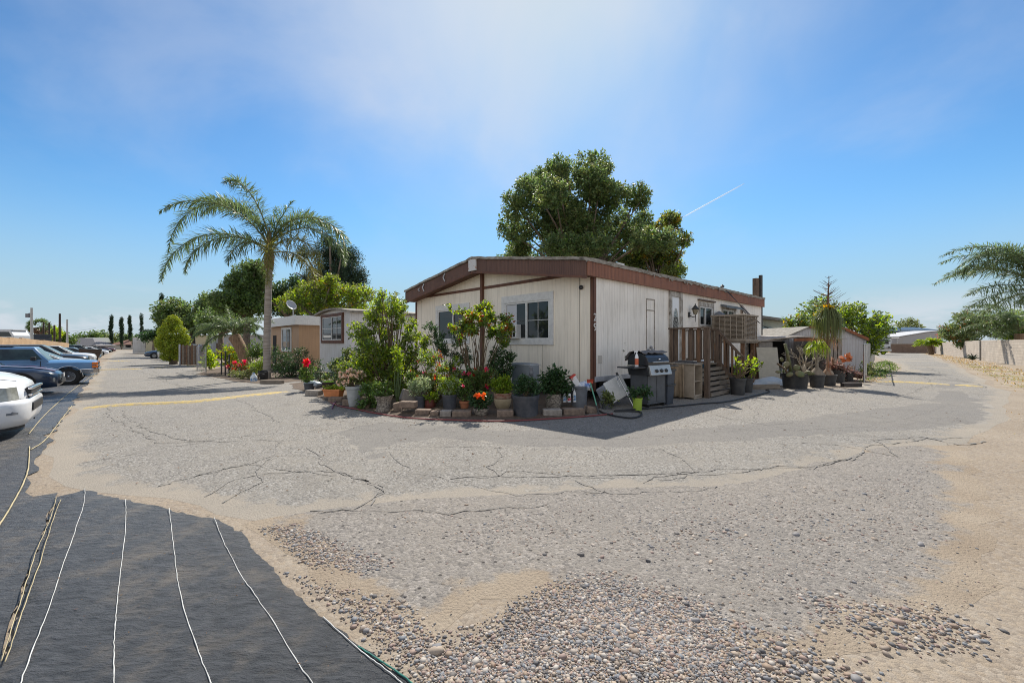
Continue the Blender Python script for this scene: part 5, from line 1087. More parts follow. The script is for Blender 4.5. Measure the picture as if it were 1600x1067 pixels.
# cloth hung in front of the cabinet's long side
rings = []
for i in range(15):
    f = i/14; row = []
    for j in range(31):
        u_ = j/30; fold = .030*math.sin(u_*30+f*1.3)*(.25+f)+.02*math.sin(u_*15+1)
        row.append((-.085-fold-.05*f, .20+.48*u_+.10*(f-.3)*(u_-.45), .82*(1-f)+.03+.012*math.sin(u_*20)))
    rings.append(row)
mb = MB(); mb.loft(rings, closed=False, cap=False); cl = mb.build('cloth', mat('tan_canvas', (.34, .255, .17), .95, color2=(.22, .165, .11), var_scale=7), None, smooth=True); cl.rotation_euler = (0, 0, HROT); cl.location = cb.location; tag(cl, 'tan canvas cloth hanging in folds against the beige cabinet', 'cloth'); q = cl.modifiers.new('thick', 'SOLIDIFY'); q.thickness = .006
x = thing('toolbox', 'flat dark tool tray lying on the beige cabinet top', 'tray', uvz(2.33+.2, -1.05, .012+CH+.032), HROT); MB().span((-.09, -.25, 0), (.09, .25, .035)).build('tray', DKP, x, bevel=.006); MB().tube([(-.02, -.2, .05), (.03, .2, .05)], .012, 6).build('tool', METAL, x)
# hoses
HOSER = mat('red_hose', (.22, .05, .045), .55); HOSEK = mat('black_hose', (.022, .022, .024), .5)
def hose(label, pts, m, r_, seed):
    rng = rng_of(seed); P = [Vector(gp(*q)) for q in pts]; Q = []
    for i in range(len(P)-1):
        p0, p1, p2, p3 = P[max(i-1, 0)], P[i], P[i+1], P[min(i+2, len(P)-1)]
        for k in range(8):
            t = k/8; q = 0.5*((2*p1)+(p2-p0)*t+(2*p0-5*p1+4*p2-p3)*t*t+(3*p1-p0-3*p2+p3)*t**3); Q.append((q.x+rng.normal()*.004, q.y+rng.normal()*.004, gz(q.x, q.y)+r_+.013))
    mb = MB(); mb.tube(Q, r_, 8); return tag(mb.build('garden_hose', m, None, smooth=True), label, 'hose')
hose('dull red garden hose lying along the edging blocks', [(516, 630), (530, 636), (556, 641), (590, 648), (640, 655), (700, 658), (780, 660), (850, 657), (920, 652), (960, 648)], HOSER, .014, 91)
hose('black hose looping out by the rake and along the stairs', [(932, 640), (945, 648), (980, 655), (1000, 652), (998, 645), (960, 644), (1000, 641), (1060, 636), (1100, 632), (1130, 630), (1160, 624), (1190, 617), (1202, 613), (1196, 610)], HOSEK, .017, 92)
hose('short purple hose dropping from the orange trough', [(519, 640), (521, 634), (524, 630), (530, 624)], mat('purple_hose', (.14, .04, .12), .5), .014, 93)
# two big nursery pots right of the stairs
potted('potted_plumeria', 'large black pot with bare grey stems and bright leaf tufts', 1158, 618, 24, 27, BLACKP, 'nursery', [(1150, 566, 8, 9), (1165, 572, 8, 7), (1148, 580, 8, 8), (1160, 584, 9, 5), (1172, 562, 6, 4), (1183, 569, 6, 4)], 96, .12, LEAF_LIME, 101, .4, r0=.022, per=6)
potted('empty_pot', 'black nursery pot tucked behind the plumeria pot', 1171, 614, 20, 23, BLACKP, 'nursery', [(1190, 570, 5, 3), (1178, 580, 5, 4)], 60, .12, LEAF_LIME, 102, .4, r0=.018)
# ------------------------------------------------------------------ the shed corner on the right
SHEDW = siding('shed_tin', (.47, .46, .47), .13, (.26, .20, .16), .5, .6, .5, .75)
RUST = mat('rusty_iron', (.30, .11, .045), .85, color2=(.16, .06, .03), var_scale=6)
SY = 19.0; sx0, sx1 = at(1222, SY), at(1351, SY); ez = zat(528, SY); pz = zat(512, SY); sxm = at(1284, SY)
shed = thing('garden_shed', 'grey tin garden shed with rusty gable edge and low roof', 'shed', (0, 0, 0))
gz0 = gz(sxm, SY)
prof = [(sx0, gz0), (sx1, gz0), (sx1, ez), (at(1318, SY), zat(513.5, SY)), (at(1262, SY), zat(511, SY)), (sx0, ez)]
MB().prism(prof, SY, SY+3.2, 'y').build('wall', SHEDW, shed)
mb = MB()
up = [(sx0-.12, ez-.03), (at(1262, SY), zat(510, SY)), (at(1318, SY), zat(512.3, SY)), (sx1+.10, ez-.02)]
mb.prism(up+[(q[0], q[1]-.07) for q in up[::-1]], SY-.10, SY+3.3, 'y'); mb.build('roof', ROOFING, shed)
mb = MB(); mb.prism([(up[2][0], up[2][1]+.01), (up[3][0], up[3][1]+.01), (up[3][0], up[3][1]-.13), (up[2][0], up[2][1]-.13)], SY-.13, SY-.105, 'y'); mb.prism([(up[1][0], up[1][1]+.01), (up[2][0], up[2][1]+.01), (up[2][0], up[2][1]-.08), (up[1][0], up[1][1]-.08)], SY-.13, SY-.105, 'y'); mb.build('rusty_fascia', RUST, shed)
mb = MB(); mb.span((sx1-.04, SY-.03, gz0), (sx1+.05, SY-.005, ez-.1)); mb.build('corner_post', GREYTRIM, shed)
mb = MB(); mb.span((at(1290, SY), SY-.02, ez-.05), (sx1-.06, SY-.003, ez+.0)); mb.build('gable_seam', SHEDW, shed)
# open lean-to in front
LY = 16.2; lean = thing('lean_to', 'open lean-to with sagging pale roof and dark inside', 'lean-to', (0, 0, 0)); g0 = gz(at(1240, LY), LY)
lx0, lx1 = at(1184, LY), at(1316, LY); zl = zat(533, LY)
mb = MB(); rings = []
for i in range(13):
    f = i/12; px = 1178+f*(1318-1178); top = [533.5, 531.5, 530, 528.5, 527, 526, 525.3, 525.3, 526, 527, 528, 528.6, 529][i]; x = at(px, LY-.2); z = zat(top, LY-.2)
    rings.append([(x, LY-.2, z-.05), (x, LY-.2, z), (x, SY+.3, z+.10), (x, SY+.3, z+.05)])
mb.loft(rings); mb.build('roof', mat('pale_sheet_roof', (.45, .42, .38), .8, color2=(.25, .20, .16), var_scale=5), lean)
mb = MB(); a, b = at(1237, LY), at(1300, LY); mb.prism([(a, zat(528, LY)-.03), (at(1262, LY), zat(526, LY)-.04), (b, zat(529, LY)-.03), (b, zat(533, LY)), (a, zat(533, LY))], LY-.16, LY-.10, 'y'); mb.build('rusty_beam', RUST, lean)
for px in (1182, 1292): MB().span((at(px, LY)-.05, LY-.05, g0), (at(px, LY)+.05, LY+.05, zat(532, LY))).build('post', OLDWOOD if px < 1200 else GREYWOOD, lean)
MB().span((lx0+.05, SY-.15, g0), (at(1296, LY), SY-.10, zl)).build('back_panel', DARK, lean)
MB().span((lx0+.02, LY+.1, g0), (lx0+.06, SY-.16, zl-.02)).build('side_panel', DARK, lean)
MB().span((at(1184, LY)+.06, LY+.0, zat(552, LY)), (at(1207, LY), LY+.04, zl-.03)).build('front_panel', mat('stained_board', (.38, .35, .32), .8, var=.4), lean)
mb = MB()
for px in (1293, 1299, 1305, 1311): mb.span((at(px, LY)-.09, LY-.02, g0), (at(px, LY)+.09, LY+.02, zat(530, LY)))
mb.build('plank_panel', mat('faded_planks', (.34, .31, .28), .85, color2=(.20, .16, .13), var_scale=5, stretch=(3, 3, .5)), lean)
MB().span((at(1318, LY)-.02, LY+.05, g0), (at(1318, LY)+.02, SY, zat(532, LY))).build('side_panel', SHEDW, lean)
# leaning white board
x, Y, z = gp(1206, 593); bo = thing('panel_board', 'pale blank board leaning under the lean-to roof', 'board', (x, Y+.1, z)); w_ = 33*Y/FOC; MB().box((0, .12, .62), (w_, .03, 50*Y/FOC), rx=R(-9)).build('sheet', mat('pale_board', (.47, .44, .37), .7, var=.15), bo, bevel=.005)
# odds inside
for (px, py, w, h, c, nm, lab) in ((1258, 583, 14, 17, (.30, .24, .16), 'crate', 'small tan crate sitting in the dark of the lean-to'), (1225, 589, 11, 18, (.45, .50, .55), 'jug', 'pale round jug standing by the leaning board')):
    Y = 16.9; x = at(px, Y); t = thing(nm, lab, nm, (x, Y, gz(x, Y))); w_, h_ = w*Y/FOC, h*Y/FOC+.1
    if nm == 'crate':
        m = MB(); m.span((-w_/2, -.2, 0), (w_/2, .2, h_)); m.build('box', mat('crate_tan', c, .8, var=.3), t, bevel=.01); MB().span((-w_*.2, -.206, h_*.4), (w_*.2, -.201, h_*.75)).build('hand_hole', DARK, t)
    else: MB().lathe([(w_*.4, 0), (w_*.5, h_*.2), (w_*.5, h_*.65), (w_*.2, h_*.9), (w_*.2, h_), (0, h_)], 18).build('body', mat('pale_jug', c, .4), t, smooth=True); MB().lathe([(w_*.22, h_), (w_*.22, h_+.05), (0, h_+.06)], 14).build('cap', BLACKP, t)
# blue and white tarp, timber beam
x, Y, z = gp(1203, 602); rng = rng_of(111); rings = []
for i in range(17):
    f = i/16; row = []
    for j in range(15):
        g = j/14; h = max(0, math.sin(f*math.pi))**.7*max(0, math.sin(g*math.pi))**.6*(.10+.24*f)+.03*math.sin(f*15+g*9)*math.sin(g*math.pi)
        row.append((-.75+1.45*f, -.2+.8*g+.05*math.sin(f*9), max(.008, h)+.012))
    rings.append(row)
mb = MB(); mb.loft(rings, closed=False, cap=False); o = mb.build('tarp', mat('blue_grey_tarp', (.38, .46, .55), .45, color2=(.58, .60, .62), var_scale=3), None, smooth=True); o.location = (x, Y, z); tag(o, 'crumpled pale blue tarp on the ground before the leaning board', 'tarp')
x, Y, z = gp(1195, 608); MB().box((0, 0, .07), (.95, .12, .14), R(8)).build('timber_beam', GREYWOOD, None, bevel=.01); o = bpy.data.objects['timber_beam']; o.location = (x, Y, z+.006); tag(o, 'dark timber beam lying in front of the blue tarp', 'beam')
x, Y, z = gp(1222, 602); o = MB().box((0, 0, .05), (1.0, .10, .10), R(2)).build('log_edging', GREYWOOD, None, bevel=.02); o.location = (x, Y, z+.006); tag(o, 'pale thin log lying between tarp and cactus tub', 'log')
# cactus tub and neighbours
CACT = mat('cactus_pad', (.11, .145, .055), .6, color2=(.17, .13, .07), var_scale=5, bump=.3)
pr = potted('cactus_planter', 'wide black tub of sprawling prickly pear pads', 1252, 608, 36, 24, BLACKP, 'tub', None, 0, 0, None, 112)
Yc = gp(1252, 608)[1]; x0, _, z0 = gp(1252, 608); rng = rng_of(113); v, f = ico(2)
for (px, py, w, h, rot, ty) in ((1246, 574, 13, 9, .5, .2), (1235, 570, 12, 8, -.3, -.1), (1247, 584, 14, 8, .35, -.35), (1262, 583, 11, 6, -.2, -.3), (1252, 566, 10, 11, -.5, .3), (1228, 577, 9, 6, .7, -.2), (1222, 580, 9, 5, .1, -.35), (1212, 580.5, 10, 3.5, .05, -.4), (1258, 576, 9, 9, .9, .1), (1241, 563, 9, 6, .2, .3), (1270, 584, 10, 4, -.1, -.2), (1233, 585, 10, 6, -.4, -.3)):
    P = (at(px, Yc)-x0, ty, zat(py, Yc)-z0); S = Matrix.Diagonal((w*Yc/FOC/2*1.15, .030, h*Yc/FOC/2*1.25, 1)); MB().add(v, f, 0, Matrix.Translation(P)@Matrix.Rotation(rng.normal()*.5, 4, 'Z')@Matrix.Rotation(rot, 4, 'Y')@S).build('cactus_pad', CACT, pr, smooth=True)
mb = MB(); mb.tube([(at(1249, Yc)-x0, .1, .5), (at(1243, Yc)-x0, .1, zat(550, Yc)-z0), (at(1239.5, Yc)-x0, .1, zat(537, Yc)-z0)], [.05, .045, .04], 8); mb.build('cactus_stem', CACT, pr, smooth=True)
mb = MB(); mb.tube([(at(1214, Yc)-x0, -.3, zat(568, Yc)-z0), (at(1225, Yc)-x0, -.3, zat(576, Yc)-z0), (at(1237, Yc)-x0, -.2, zat(588, Yc)-z0)], [.03, .035, .04], 7); mb.build('cactus_stem', STEM, pr, smooth=True)
# bare branching shrub behind the cactus
t = thing('bare_shrub', 'leafless grey branching shrub behind the cactus tub', 'shrub', (at(1256, 13.6), 13.6, gz(at(1256, 13.6), 13.6))); rng = rng_of(114); mb = MB()
def fork(p, d, L_, r_, k):
    e = p+d*L_; mb.tube([tuple(p), tuple(p.lerp(e, .5)+Vector(rng.normal(size=3))*L_*.06), tuple(e)], [r_, r_*.85, r_*.7], 6)
    if k > 0:
        for q in range(2 if rng.random() < .7 else 3):
            n = (d+Vector((rng.normal()*.55, rng.normal()*.4, rng.normal()*.25))).normalized(); fork(e, n, L_*rng.uniform(.6, .85), r_*.68, k-1)
for a in (-.5, -.1, .35, .7, .2): fork(Vector((0, 0, .3)), Vector((a, rng.normal()*.3, 1)).normalized(), .42, .026, 3)
mb.tube([(0, 0, 0), (0, 0, .32)], .05, 7); mb.build('branch', mat('pale_bare_branch', (.33, .28, .22), .9), t, smooth=True)
# ponytail palms: swollen base, drooping grassy head
def ponytail(label, px, py, w, h, base_w, base_h, trunk_top, head_py, head_r, n, L_, seed, stalk=False, leaf=None, base_flat=False):
    p = potted('ponytail_palm', label, px, py, w, h, BLACKP, 'nursery', None, 0, 0, None, seed, cat='ponytail palm'); x, Y, z = gp(px, py); r_ = w*Y/FOC/2; rng = rng_of(seed)
    hh = h*Y/FOC; bw = base_w*Y/FOC/2; zt = zat(trunk_top, Y)-z; zb = hh+base_h*Y/FOC
    mb = MB(); mb.lathe([(bw*.95, hh*.88), (bw, hh*.97), (bw*.86, hh+.3*(zb-hh)), (bw*.5, hh+.72*(zb-hh)), (bw*.25, zb), (bw*.19, zb+.3*(zt-zb)), (bw*.17, zt), (0, zt+.02)], 20, wob=.05); mb.build('trunk', mat('cork_bark', (.30, .245, .19), .9, color2=(.17, .135, .10), var_scale=9, bump=.5) if not stalk else mat('red_brown_bark', (.24, .10, .05), .9, color2=(.33, .27, .2), var_scale=5, stretch=(2, 2, .4)), p, smooth=True)
    hz = zat(head_py, Y)-z; d = unit(np.column_stack([rng.normal(size=(n, 2)), rng.uniform(-.2, 1.1, n)])); mb = MB()
    b = np.array([[0, 0, hz]])+d*head_r*.25
    # arching blades: out, then straight down
    out = head_r*rng.uniform(.45, 1.0, n)[:, None]; ln = L_*rng.uniform(.55, 1.1, n)[:, None]; sd = unit(np.cross(d, [0, 0, 1.0])+1e-4)*.009
    hor = unit(d*np.array([1, 1, 0])+1e-6); p1 = b+hor*out*.55+np.array([0, 0, 1.0])*d[:, 2:]*out*.55; p2 = b+hor*out+np.array([0, 0, -.25])*ln; p3 = b+hor*out*1.12+np.array([0, 0, -1.0])*ln
    V = np.stack([b-sd*.7, b+sd*.7, p1-sd, p1+sd, p2-sd*.8, p2+sd*.8, p3], 1).reshape(-1, 3); i = (np.arange(n)*7)[:, None]
    mb.add(V, np.concatenate([i+np.array([[0, 1, 3, 2]]), i+np.array([[2, 3, 5, 4]])])); mb.F.append((i+np.array([[4, 5, 6]]), 0)); mb.build('leaf_head', leaf or LEAF_OLIVE, p)
    if stalk:
        zt2 = zat(430, Y)-z; mb = MB(); mb.tube([(0, 0, hz), (.01, 0, (hz+zt2)/2), (.04, 0, zt2)], [.035, .025, .008], 7)
        for k in range(46):
            f = rng.uniform(.12, .97); a = rng.random()*6.28; l = .62*(1.05-f)**.7; zz = hz+(zt2-hz)*f; o_ = (.04*f, 0, zz); e = (math.cos(a)*l+.04*f, math.sin(a)*l, zz+l*.55); mb.tube([o_, ((o_[0]+e[0])/2, (o_[1]+e[1])/2, zz+l*.2), e], [.009, .006, .003], 5)
        mb.build('flower_stalk', mat('dry_stalk', (.20, .115, .07), .9, var=.4), p); mb = MB(); flower_heads(mb, [(0, 0, hz+.15), (.05, .03, hz+.05), (-.06, 0, hz+.08)], .22, rng, 26); mb.build('yellow_crown', LEAF_GOLD, p)
        mb = MB(); b2 = np.column_stack([rng.normal(size=(60, 2))*.12, np.full(60, hz-.5)]); mb.strips(b2, unit(np.column_stack([rng.normal(size=(60, 2))*.3, -np.ones(60)])), rng.uniform(.4, .9, 60), .02, .2, rng); mb.build('dry_skirt', leafmat('dry_leaf', (.30, .20, .11), .3, .3), p)
    return p
ponytail('ponytail palm with fat cork base and sparse head beside the cactus tub', 1283, 606, 22, 20, 20, 12, 545, 541, .30, 130, .42, 121, leaf=LEAF_LIME)
ponytail('tall ponytail palm with dead flower stalk before the shed', 1301, 603, 24, 17, 16, 11, 505, 491, .36, 620, .98, 122, stalk=True)
# bromeliads spilling from dark pots
BROM = leafmat('bromeliad_blade', (.24, .15, .11), .5, .25)
for (px, py, w, h, lab, sd_, x1, x2, y1, y2) in ((1316, 598, 20, 19, 'dark pot of spiky pinkish bromeliads beside the tall ponytail palm', 131, 1308, 1326, 560, 580), (1330, 596, 16, 16, 'sprawling brown bromeliads spilling toward the grass patch', 132, 1322, 1350, 566, 592)):
    p = potted('bromeliad_pot', lab, px, py, w, h, BLACKP, 'nursery', None, 0, 0, None, sd_); x, Y, z = gp(px, py); rng = rng_of(sd_)
    for q in range(7):
        c = np.array([at(rng.uniform(x1, x2), Y)-x, rng.uniform(-.15, .35), max(.12, zat(rng.uniform(y1, y2), Y)-z-.15)]); k = 22; d = unit(np.column_stack([rng.normal(size=(k, 2)), rng.uniform(.1, 1.2, k)])); mb = MB(); mb.strips(np.repeat(c[None], k, 0), d, rng.uniform(.35, .6, k), .05, .45, rng); mb.build('rosette', BROM, p)
    if sd_ == 131:
        mb = MB(); flower_heads(mb, [(at(1328, Y)-x, 0, zat(560, Y)-z)], .22, rng, 14); mb.build('flower', mat('orange_bract', (.55, .16, .05), .5), p)
x, Y, z = gp(1330, 604); o = MB().box((0, 0, .06), (.62, .14, .12), R(4)).build('plank', mat('dark_plank', (.06, .05, .045), .8, var=.4), None, bevel=.008); o.location = (x, Y, z+.006); tag(o, 'dark plank lying in front of the bromeliad pots', 'plank')
# leafy trees behind the shed
def tree(name, label, cat, Y, px, py_top_bl, n, size, lm, seed, trunk_r=.15, ratio=.5, group=None, per=7, shell=2.4, sub=1, bark=BARK, mw=None, dy=0.5, lean=0):
    x = at(px, Y); z = gz(x, Y); rng = rng_of(seed)
    B = [(at(a, Y)-x, rng.normal()*hw*Y/FOC*dy, zat(b, Y)-z, hw*Y/FOC, hw*Y/FOC*.95, hh*Y/FOC) for a, b, hw, hh in py_top_bl]
    t = thing(name, label, cat, (x, Y, z), 0, group); mats = lm if isinstance(lm, (list, tuple)) else [lm]
    mb = MB(); cloud(mb, B, n, size, rng, ratio, per, m=list(range(len(mats))) if len(mats) > 1 else 0, mw=mw, shell=shell); mb.build('crown', mats, t)
    zc = min(b[2] for b in B); zt = zc*.75; mb = MB(); mb.tube([(0, 0, -.1), (lean*.3, 0, zt*.5), (lean, .05, zt)], [trunk_r*1.25, trunk_r, trunk_r*.8], 10); branches(mb, (lean, .05, zt), B, rng, trunk_r*.7, sub, 7, .3); mb.build('trunk', bark, t, smooth=True); return t
tree('loquat_tree', 'airy big-leafed tree rising behind the tin shed', 'tree', 23.5, 1290, [(1262, 500, 24, 14), (1290, 485, 24, 14), (1305, 492, 20, 16), (1245, 508, 16, 12), (1270, 512, 26, 12), (1318, 500, 14, 14), (1282, 476, 14, 10), (1236, 504, 9, 10)], 3600, .20, [LEAF_TREE, LEAF_LIME, LEAF_GOLD], 141, .12, mw=(4, 2, .5), shell=3.5)
tree('citrus_tree', 'bushy light green tree at the shed end by the lane', 'tree', 21.5, 1352, [(1330, 500, 18, 16), (1350, 510, 22, 18), (1365, 518, 16, 20), (1342, 488, 14, 12), (1355, 532, 18, 16), (1322, 492, 10, 12), (1368, 505, 12, 14), (1362, 545, 12, 14)], 3600, .17, [LEAF_LIME, LEAF_TREE], 142, .10, mw=(2, 2), shell=3.2)
# chain-link run at the end of the shed
def chainlink(label, A, Bp, h, seed):
    t = thing('chainlink_fence', label, 'fence', A); d = Vector(Bp)-Vector(A); L_ = Vector((d.x, d.y, 0)).length; n = max(1, int(L_/2.0)); u = d/L_
    for k in range(n+1): q = u*(L_*k/n); MB().tube([(q.x, q.y, 0), (q.x, q.y, h)], .03, 8).build('post', METAL, t)
    q = u*L_; MB().tube([(0, 0, h), (q.x, q.y, h)], .02, 6).build('top_rail', METAL, t); mb = MB(); s = .075; k = 0
    w = np.arange(-h, L_, s)
    for a in w:
        for sg in (1, -1):
            z0, z1 = (0, h); a0, a1 = a, a+h
            if a0 < 0: z0 = -a0; a0 = 0
            if a1 > L_: z1 = h-(a1-L_); a1 = L_
            if z1-z0 < .02: continue
            if sg < 0: z0, z1 = h-z0, h-z1
            p, e = u*a0, u*a1; mb.tube([(p.x, p.y, z0), (e.x, e.y, z1)], .002, 3, cap=False)
    mb.build('wire_mesh', METAL, t); return t
p0, p1 = gp(1350, 597), gp(1366, 566); chainlink('grey chain-link fence by the grass patch at the shed end', p0, p1, 1.35, 1)
tree('garden_plant', 'tangle of grey-green shrub against the chain-link fence', 'shrub', 17.2, 1352, [(1352, 585, 9, 10), (1358, 575, 8, 10), (1348, 592, 8, 7)], 900, .09, LEAF_OLIVE, 143, .03)
# grass patch by the lane
VERGE = ground_mat('dry_verge', (.31, .255, .11), (.20, .19, .075), (.42, .34, .17), (.11, .12, .045), 30, edge=(SAND1, SAND2), grit_amt=.5, bump=.9, edge_w=.5)
LAWN = ground_mat('lawn_ground', (.13, .15, .04), (.22, .19, .08), (.16, .19, .05), (.07, .09, .03), 30, edge=(SAND1, SAND2), grit_amt=.6, bump=.9, edge_w=.3)
tag(sheet('verge', P2([(1436, 549.3), (1458, 552.5), (1500, 556), (1600, 578), (1700, 600), (1720, 650), (1640, 626), (1586, 614), (1535, 588), (1486, 567)]), VERGE, .008, .4, .05, 45, taper=.3), kind='structure')
tag(sheet('verge', P2([(1338, 602), (1346, 588), (1366, 567), (1384, 562.5), (1402, 568.5), (1409, 577), (1392, 588.5), (1360, 598)]), LAWN, .010, .3, .04, 46, taper=.3), kind='structure')
def grass(name, poly_px, n, h, m, seed, w=.012, fall=.3):
    rng = rng_of(seed); A = np.array(P2(poly_px)); lo, hi = A.min(0), A.max(0); q = lo+rng.random((n*6, 2))*(hi-lo); q = q[inside(q, A)]
    nn = .5+.5*np.sin(q[:, 0]*2.3+np.sin(q[:, 1]*1.9))*np.sin(q[:, 1]*2.7+.6); keep = rng.random(len(q)) < np.clip(rim_dist(q, A)/fall, .1, 1)*(.25+.75*nn); q = q[keep][:n]
    b = np.column_stack([q, [gz(*p)-.01 for p in q]]); d = unit(np.column_stack([rng.normal(size=(len(q), 2))*.55, np.ones(len(q))])); mb = MB(); mb.strips(b, d, h*rng.uniform(.4, 1.2, len(q)), w, .6, rng); return tag(mb.build(name, m), kind='stuff')
GRASS = leafmat('lawn_blade', (.085, .15, .025), .5, .35); DRY = leafmat('dry_straw', (.40, .30, .13), .4, .3); MIXG = leafmat('half_dry_blade', (.20, .20, .06), .6, .35)
grass('grass', [(1338, 600), (1346, 588), (1366, 567), (1384, 562.5), (1402, 568.5), (1409, 577), (1392, 588.5), (1368, 595)], 9000, .22, GRASS, 151, .03)
grass('dry_grass', [(1338, 602), (1352, 592), (1392, 588), (1370, 597)], 900, .10, DRY, 152, .02)
grass('dry_grass', [(1436, 549.5), (1458, 552.5), (1500, 556), (1600, 578), (1700, 600), (1700, 650), (1600, 620), (1584, 612), (1535, 588), (1486, 567)], 30000, .14, DRY, 153, .035, .5)
grass('grass', [(1470, 556), (1530, 570), (1610, 600), (1650, 640), (1600, 612), (1540, 585)], 12000, .13, MIXG, 154, .03, .5)
grass('dry_grass', [(1364, 551.5), (1364, 548), (1440, 546.5), (1462, 548), (1440, 550)], 2600, .22, DRY, 155, .06, .8)
grass('grass', [(1395, 550), (1400, 548.3), (1450, 547.5), (1440, 549.8)], 1600, .2, GRASS, 156, .06, .8)
grass('dry_grass', [(1560, 640), (1640, 650), (1760, 760), (1700, 1000), (1600, 900), (1585, 720)], 1300, .06, DRY, 157, .010, .5)
# block wall running up the right side
BLOCKM = blockwork('pale_block', (.46, .395, .325), (.40, .34, .28), (.25, .22, .185))
WA_, WB_ = Vector((at(1464, 66), 66, 0)), Vector((at(1690, 19.5), 19.5, 0))
wd_ = (WB_-WA_); wl_ = wd_.length; wrz = math.atan2(wd_.y, wd_.x); bw = thing('block_wall', 'long pale concrete block wall along the dry verge', 'wall', (WA_.x, WA_.y, 0), wrz)
nseg = 15
for k in range(nseg):
    a, b = wl_*k/nseg, wl_*(k+1)/nseg; p = WA_+wd_*((k+.5)/nseg); f = (k+.5)/nseg; g = gz(p.x, p.y); top = 1.56+.0*f-(.35*max(0, 1-f*1.6)); mb = MB(); mb.span((a, -.08, g-.2), (b-.003, .08, top+(.0 if k % 2 else .012))); mb.build('wall_bay', BLOCKM, bw)
    
for k, f in enumerate((.0, .605)):
    p = WA_+wd_*f; mb = MB(); mb.box((wl_*f, -.13 if k else 0, .55), (.34, .10 if k else .3, 1.95 if k else 1.6)); mb.build('pilaster', CONC, bw)
# agave at the foot of the wall, small palm at its far end
def rosette(mb, c, n, L_, w, rng, el=(.2, 1.2)):
    a = np.arange(n)*2.4; e = rng.uniform(el[0], el[1], n); d = np.column_stack([np.cos(a)*np.cos(e), np.sin(a)*np.cos(e), np.sin(e)]); mb.leaves(np.repeat(np.array([c]), n, 0), d, L_*rng.uniform(.8, 1.1, n), w, up=np.column_stack([np.zeros((n, 2)), np.ones(n)])+rng.normal(size=(n, 3))*.1, fold=.35, rng=rng)
x, Y, z = gp(1520, 563); t = thing('agave', 'dark spiky agave growing against the block wall', 'agave', (x, Y, z)); mb = MB(); rosette(mb, (0, 0, .02), 26, .72, .16, rng_of(161)); mb.build('leaf_rosette', leafmat('agave_blade', (.075, .10, .065), .3, .08), t)

def palm(name, label, loc, trunk_h, r0, r1, fronds, leaf_m, seed, leaflet=.55, density=60, w=.035, trunk_m=None, crown_h=.0, group=None, lean=(0, 0), boots=None, shaft=None, plume=.5, cat='palm', rach=.022, steps=26, drop=.4):
    """fronds: (azimuth deg, start elevation deg, end elevation deg, length[, material slot])"""
    rng = rng_of(seed); t = thing(name, label, cat, loc, 0, group); mb = MB(); n = 26; P = []; Rr = []
    for i in range(n+1):
        f = i/n; P.append((lean[0]*f*f, lean[1]*f*f, -.1+(trunk_h+.1)*f)); Rr.append((r0+(r1-r0)*f)*(1+.05*(i % 2))*(1.25 if i == 0 else 1))
    mb.tube(P, Rr, 14); mb.build('trunk', trunk_m or PALMT, t, smooth=True); top = Vector((lean[0], lean[1], trunk_h))
    if boots: MB().lathe([(r1*1.0, 0), (r1*1.55, boots*.35), (r1*1.45, boots*.6), (r1*.9, boots), (r1*.6, boots*1.5), (0, boots*1.9)], 14, tuple(top-Vector((0, 0, .25))), wob=.12).build('crownshaft', BOOT, t, smooth=True)
    mats = leaf_m if isinstance(leaf_m, (list, tuple)) else [leaf_m]
    for fr in fronds:
        az, e0, e1, L_ = fr[:4]; slot = fr[4] if len(fr) > 4 else 0; m = MB(); q = top+Vector((0, 0, crown_h*rng.uniform(.3, 1))); pts = [q.copy()]; sw = rng.normal()*.25
        for k in range(steps):
            f = (k+.5)/steps; e = R(e0+(e1-e0)*f**1.15); a = R(az)+sw*f; q = q+Vector((math.cos(a)*math.cos(e), math.sin(a)*math.cos(e), math.sin(e)))*(L_/steps); pts.append(q.copy())
        m.tube([tuple(p) for p in pts], [rach*(1-.85*k/steps) for k in range(steps+1)], 5, m=1)
        A = np.array([tuple(p) for p in pts]); nl = int(density*L_); s = np.linspace(.16, .995, nl); idx = s*steps; i0 = np.minimum(idx.astype(int), steps-1); ff = (idx-i0)[:, None]; b = A[i0]*(1-ff)+A[i0+1]*ff; tg = unit(A[i0+1]-A[i0])
        side = unit(np.cross(tg, np.array([0, 0, 1.0]))+1e-6); upv = np.cross(side, tg)
        for sg in (1, -1):
            ang = rng.normal(size=(nl, 1))*plume; d = unit(side*sg*np.cos(ang)+upv*np.sin(ang)+tg*(.45+.5*s[:, None])); ln = leaflet*np.clip(np.sin(np.pi*(s*.82+.14)), .25, 1)*rng.uniform(.8, 1.15, nl); m.strips(b, d, ln, w, drop, rng, m=0)
        m.build('frond', [mats[slot], RACH], t)
    return t
PALMT = mat('ringed_palm_trunk', (.42, .37, .32), .9, color2=(.22, .185, .155), var_scale=3.0, stretch=(.6, .6, 7), bump=.4)
BOOT = mat('palm_boot', (.33, .215, .13), .85, color2=(.17, .10, .06), var_scale=5, stretch=(3, 3, .5))
RACH = mat('frond_stalk', (.19, .19, .08), .6, var=.3)
rng = rng_of(165)
Y = 62.0; x = at(1455, Y); palm('small_palm', 'short bushy green palm leaning at the far end of the block wall', (x, Y, gz(x, Y)), 1.5, .32, .3, [(rng.uniform(0, 360), rng.uniform(20, 75), rng.uniform(-50, -10), 2.0) for _ in range(20)], LEAF_LIME, 166, .7, 20, .09, trunk_m=BOOT, lean=(-.35, 0))
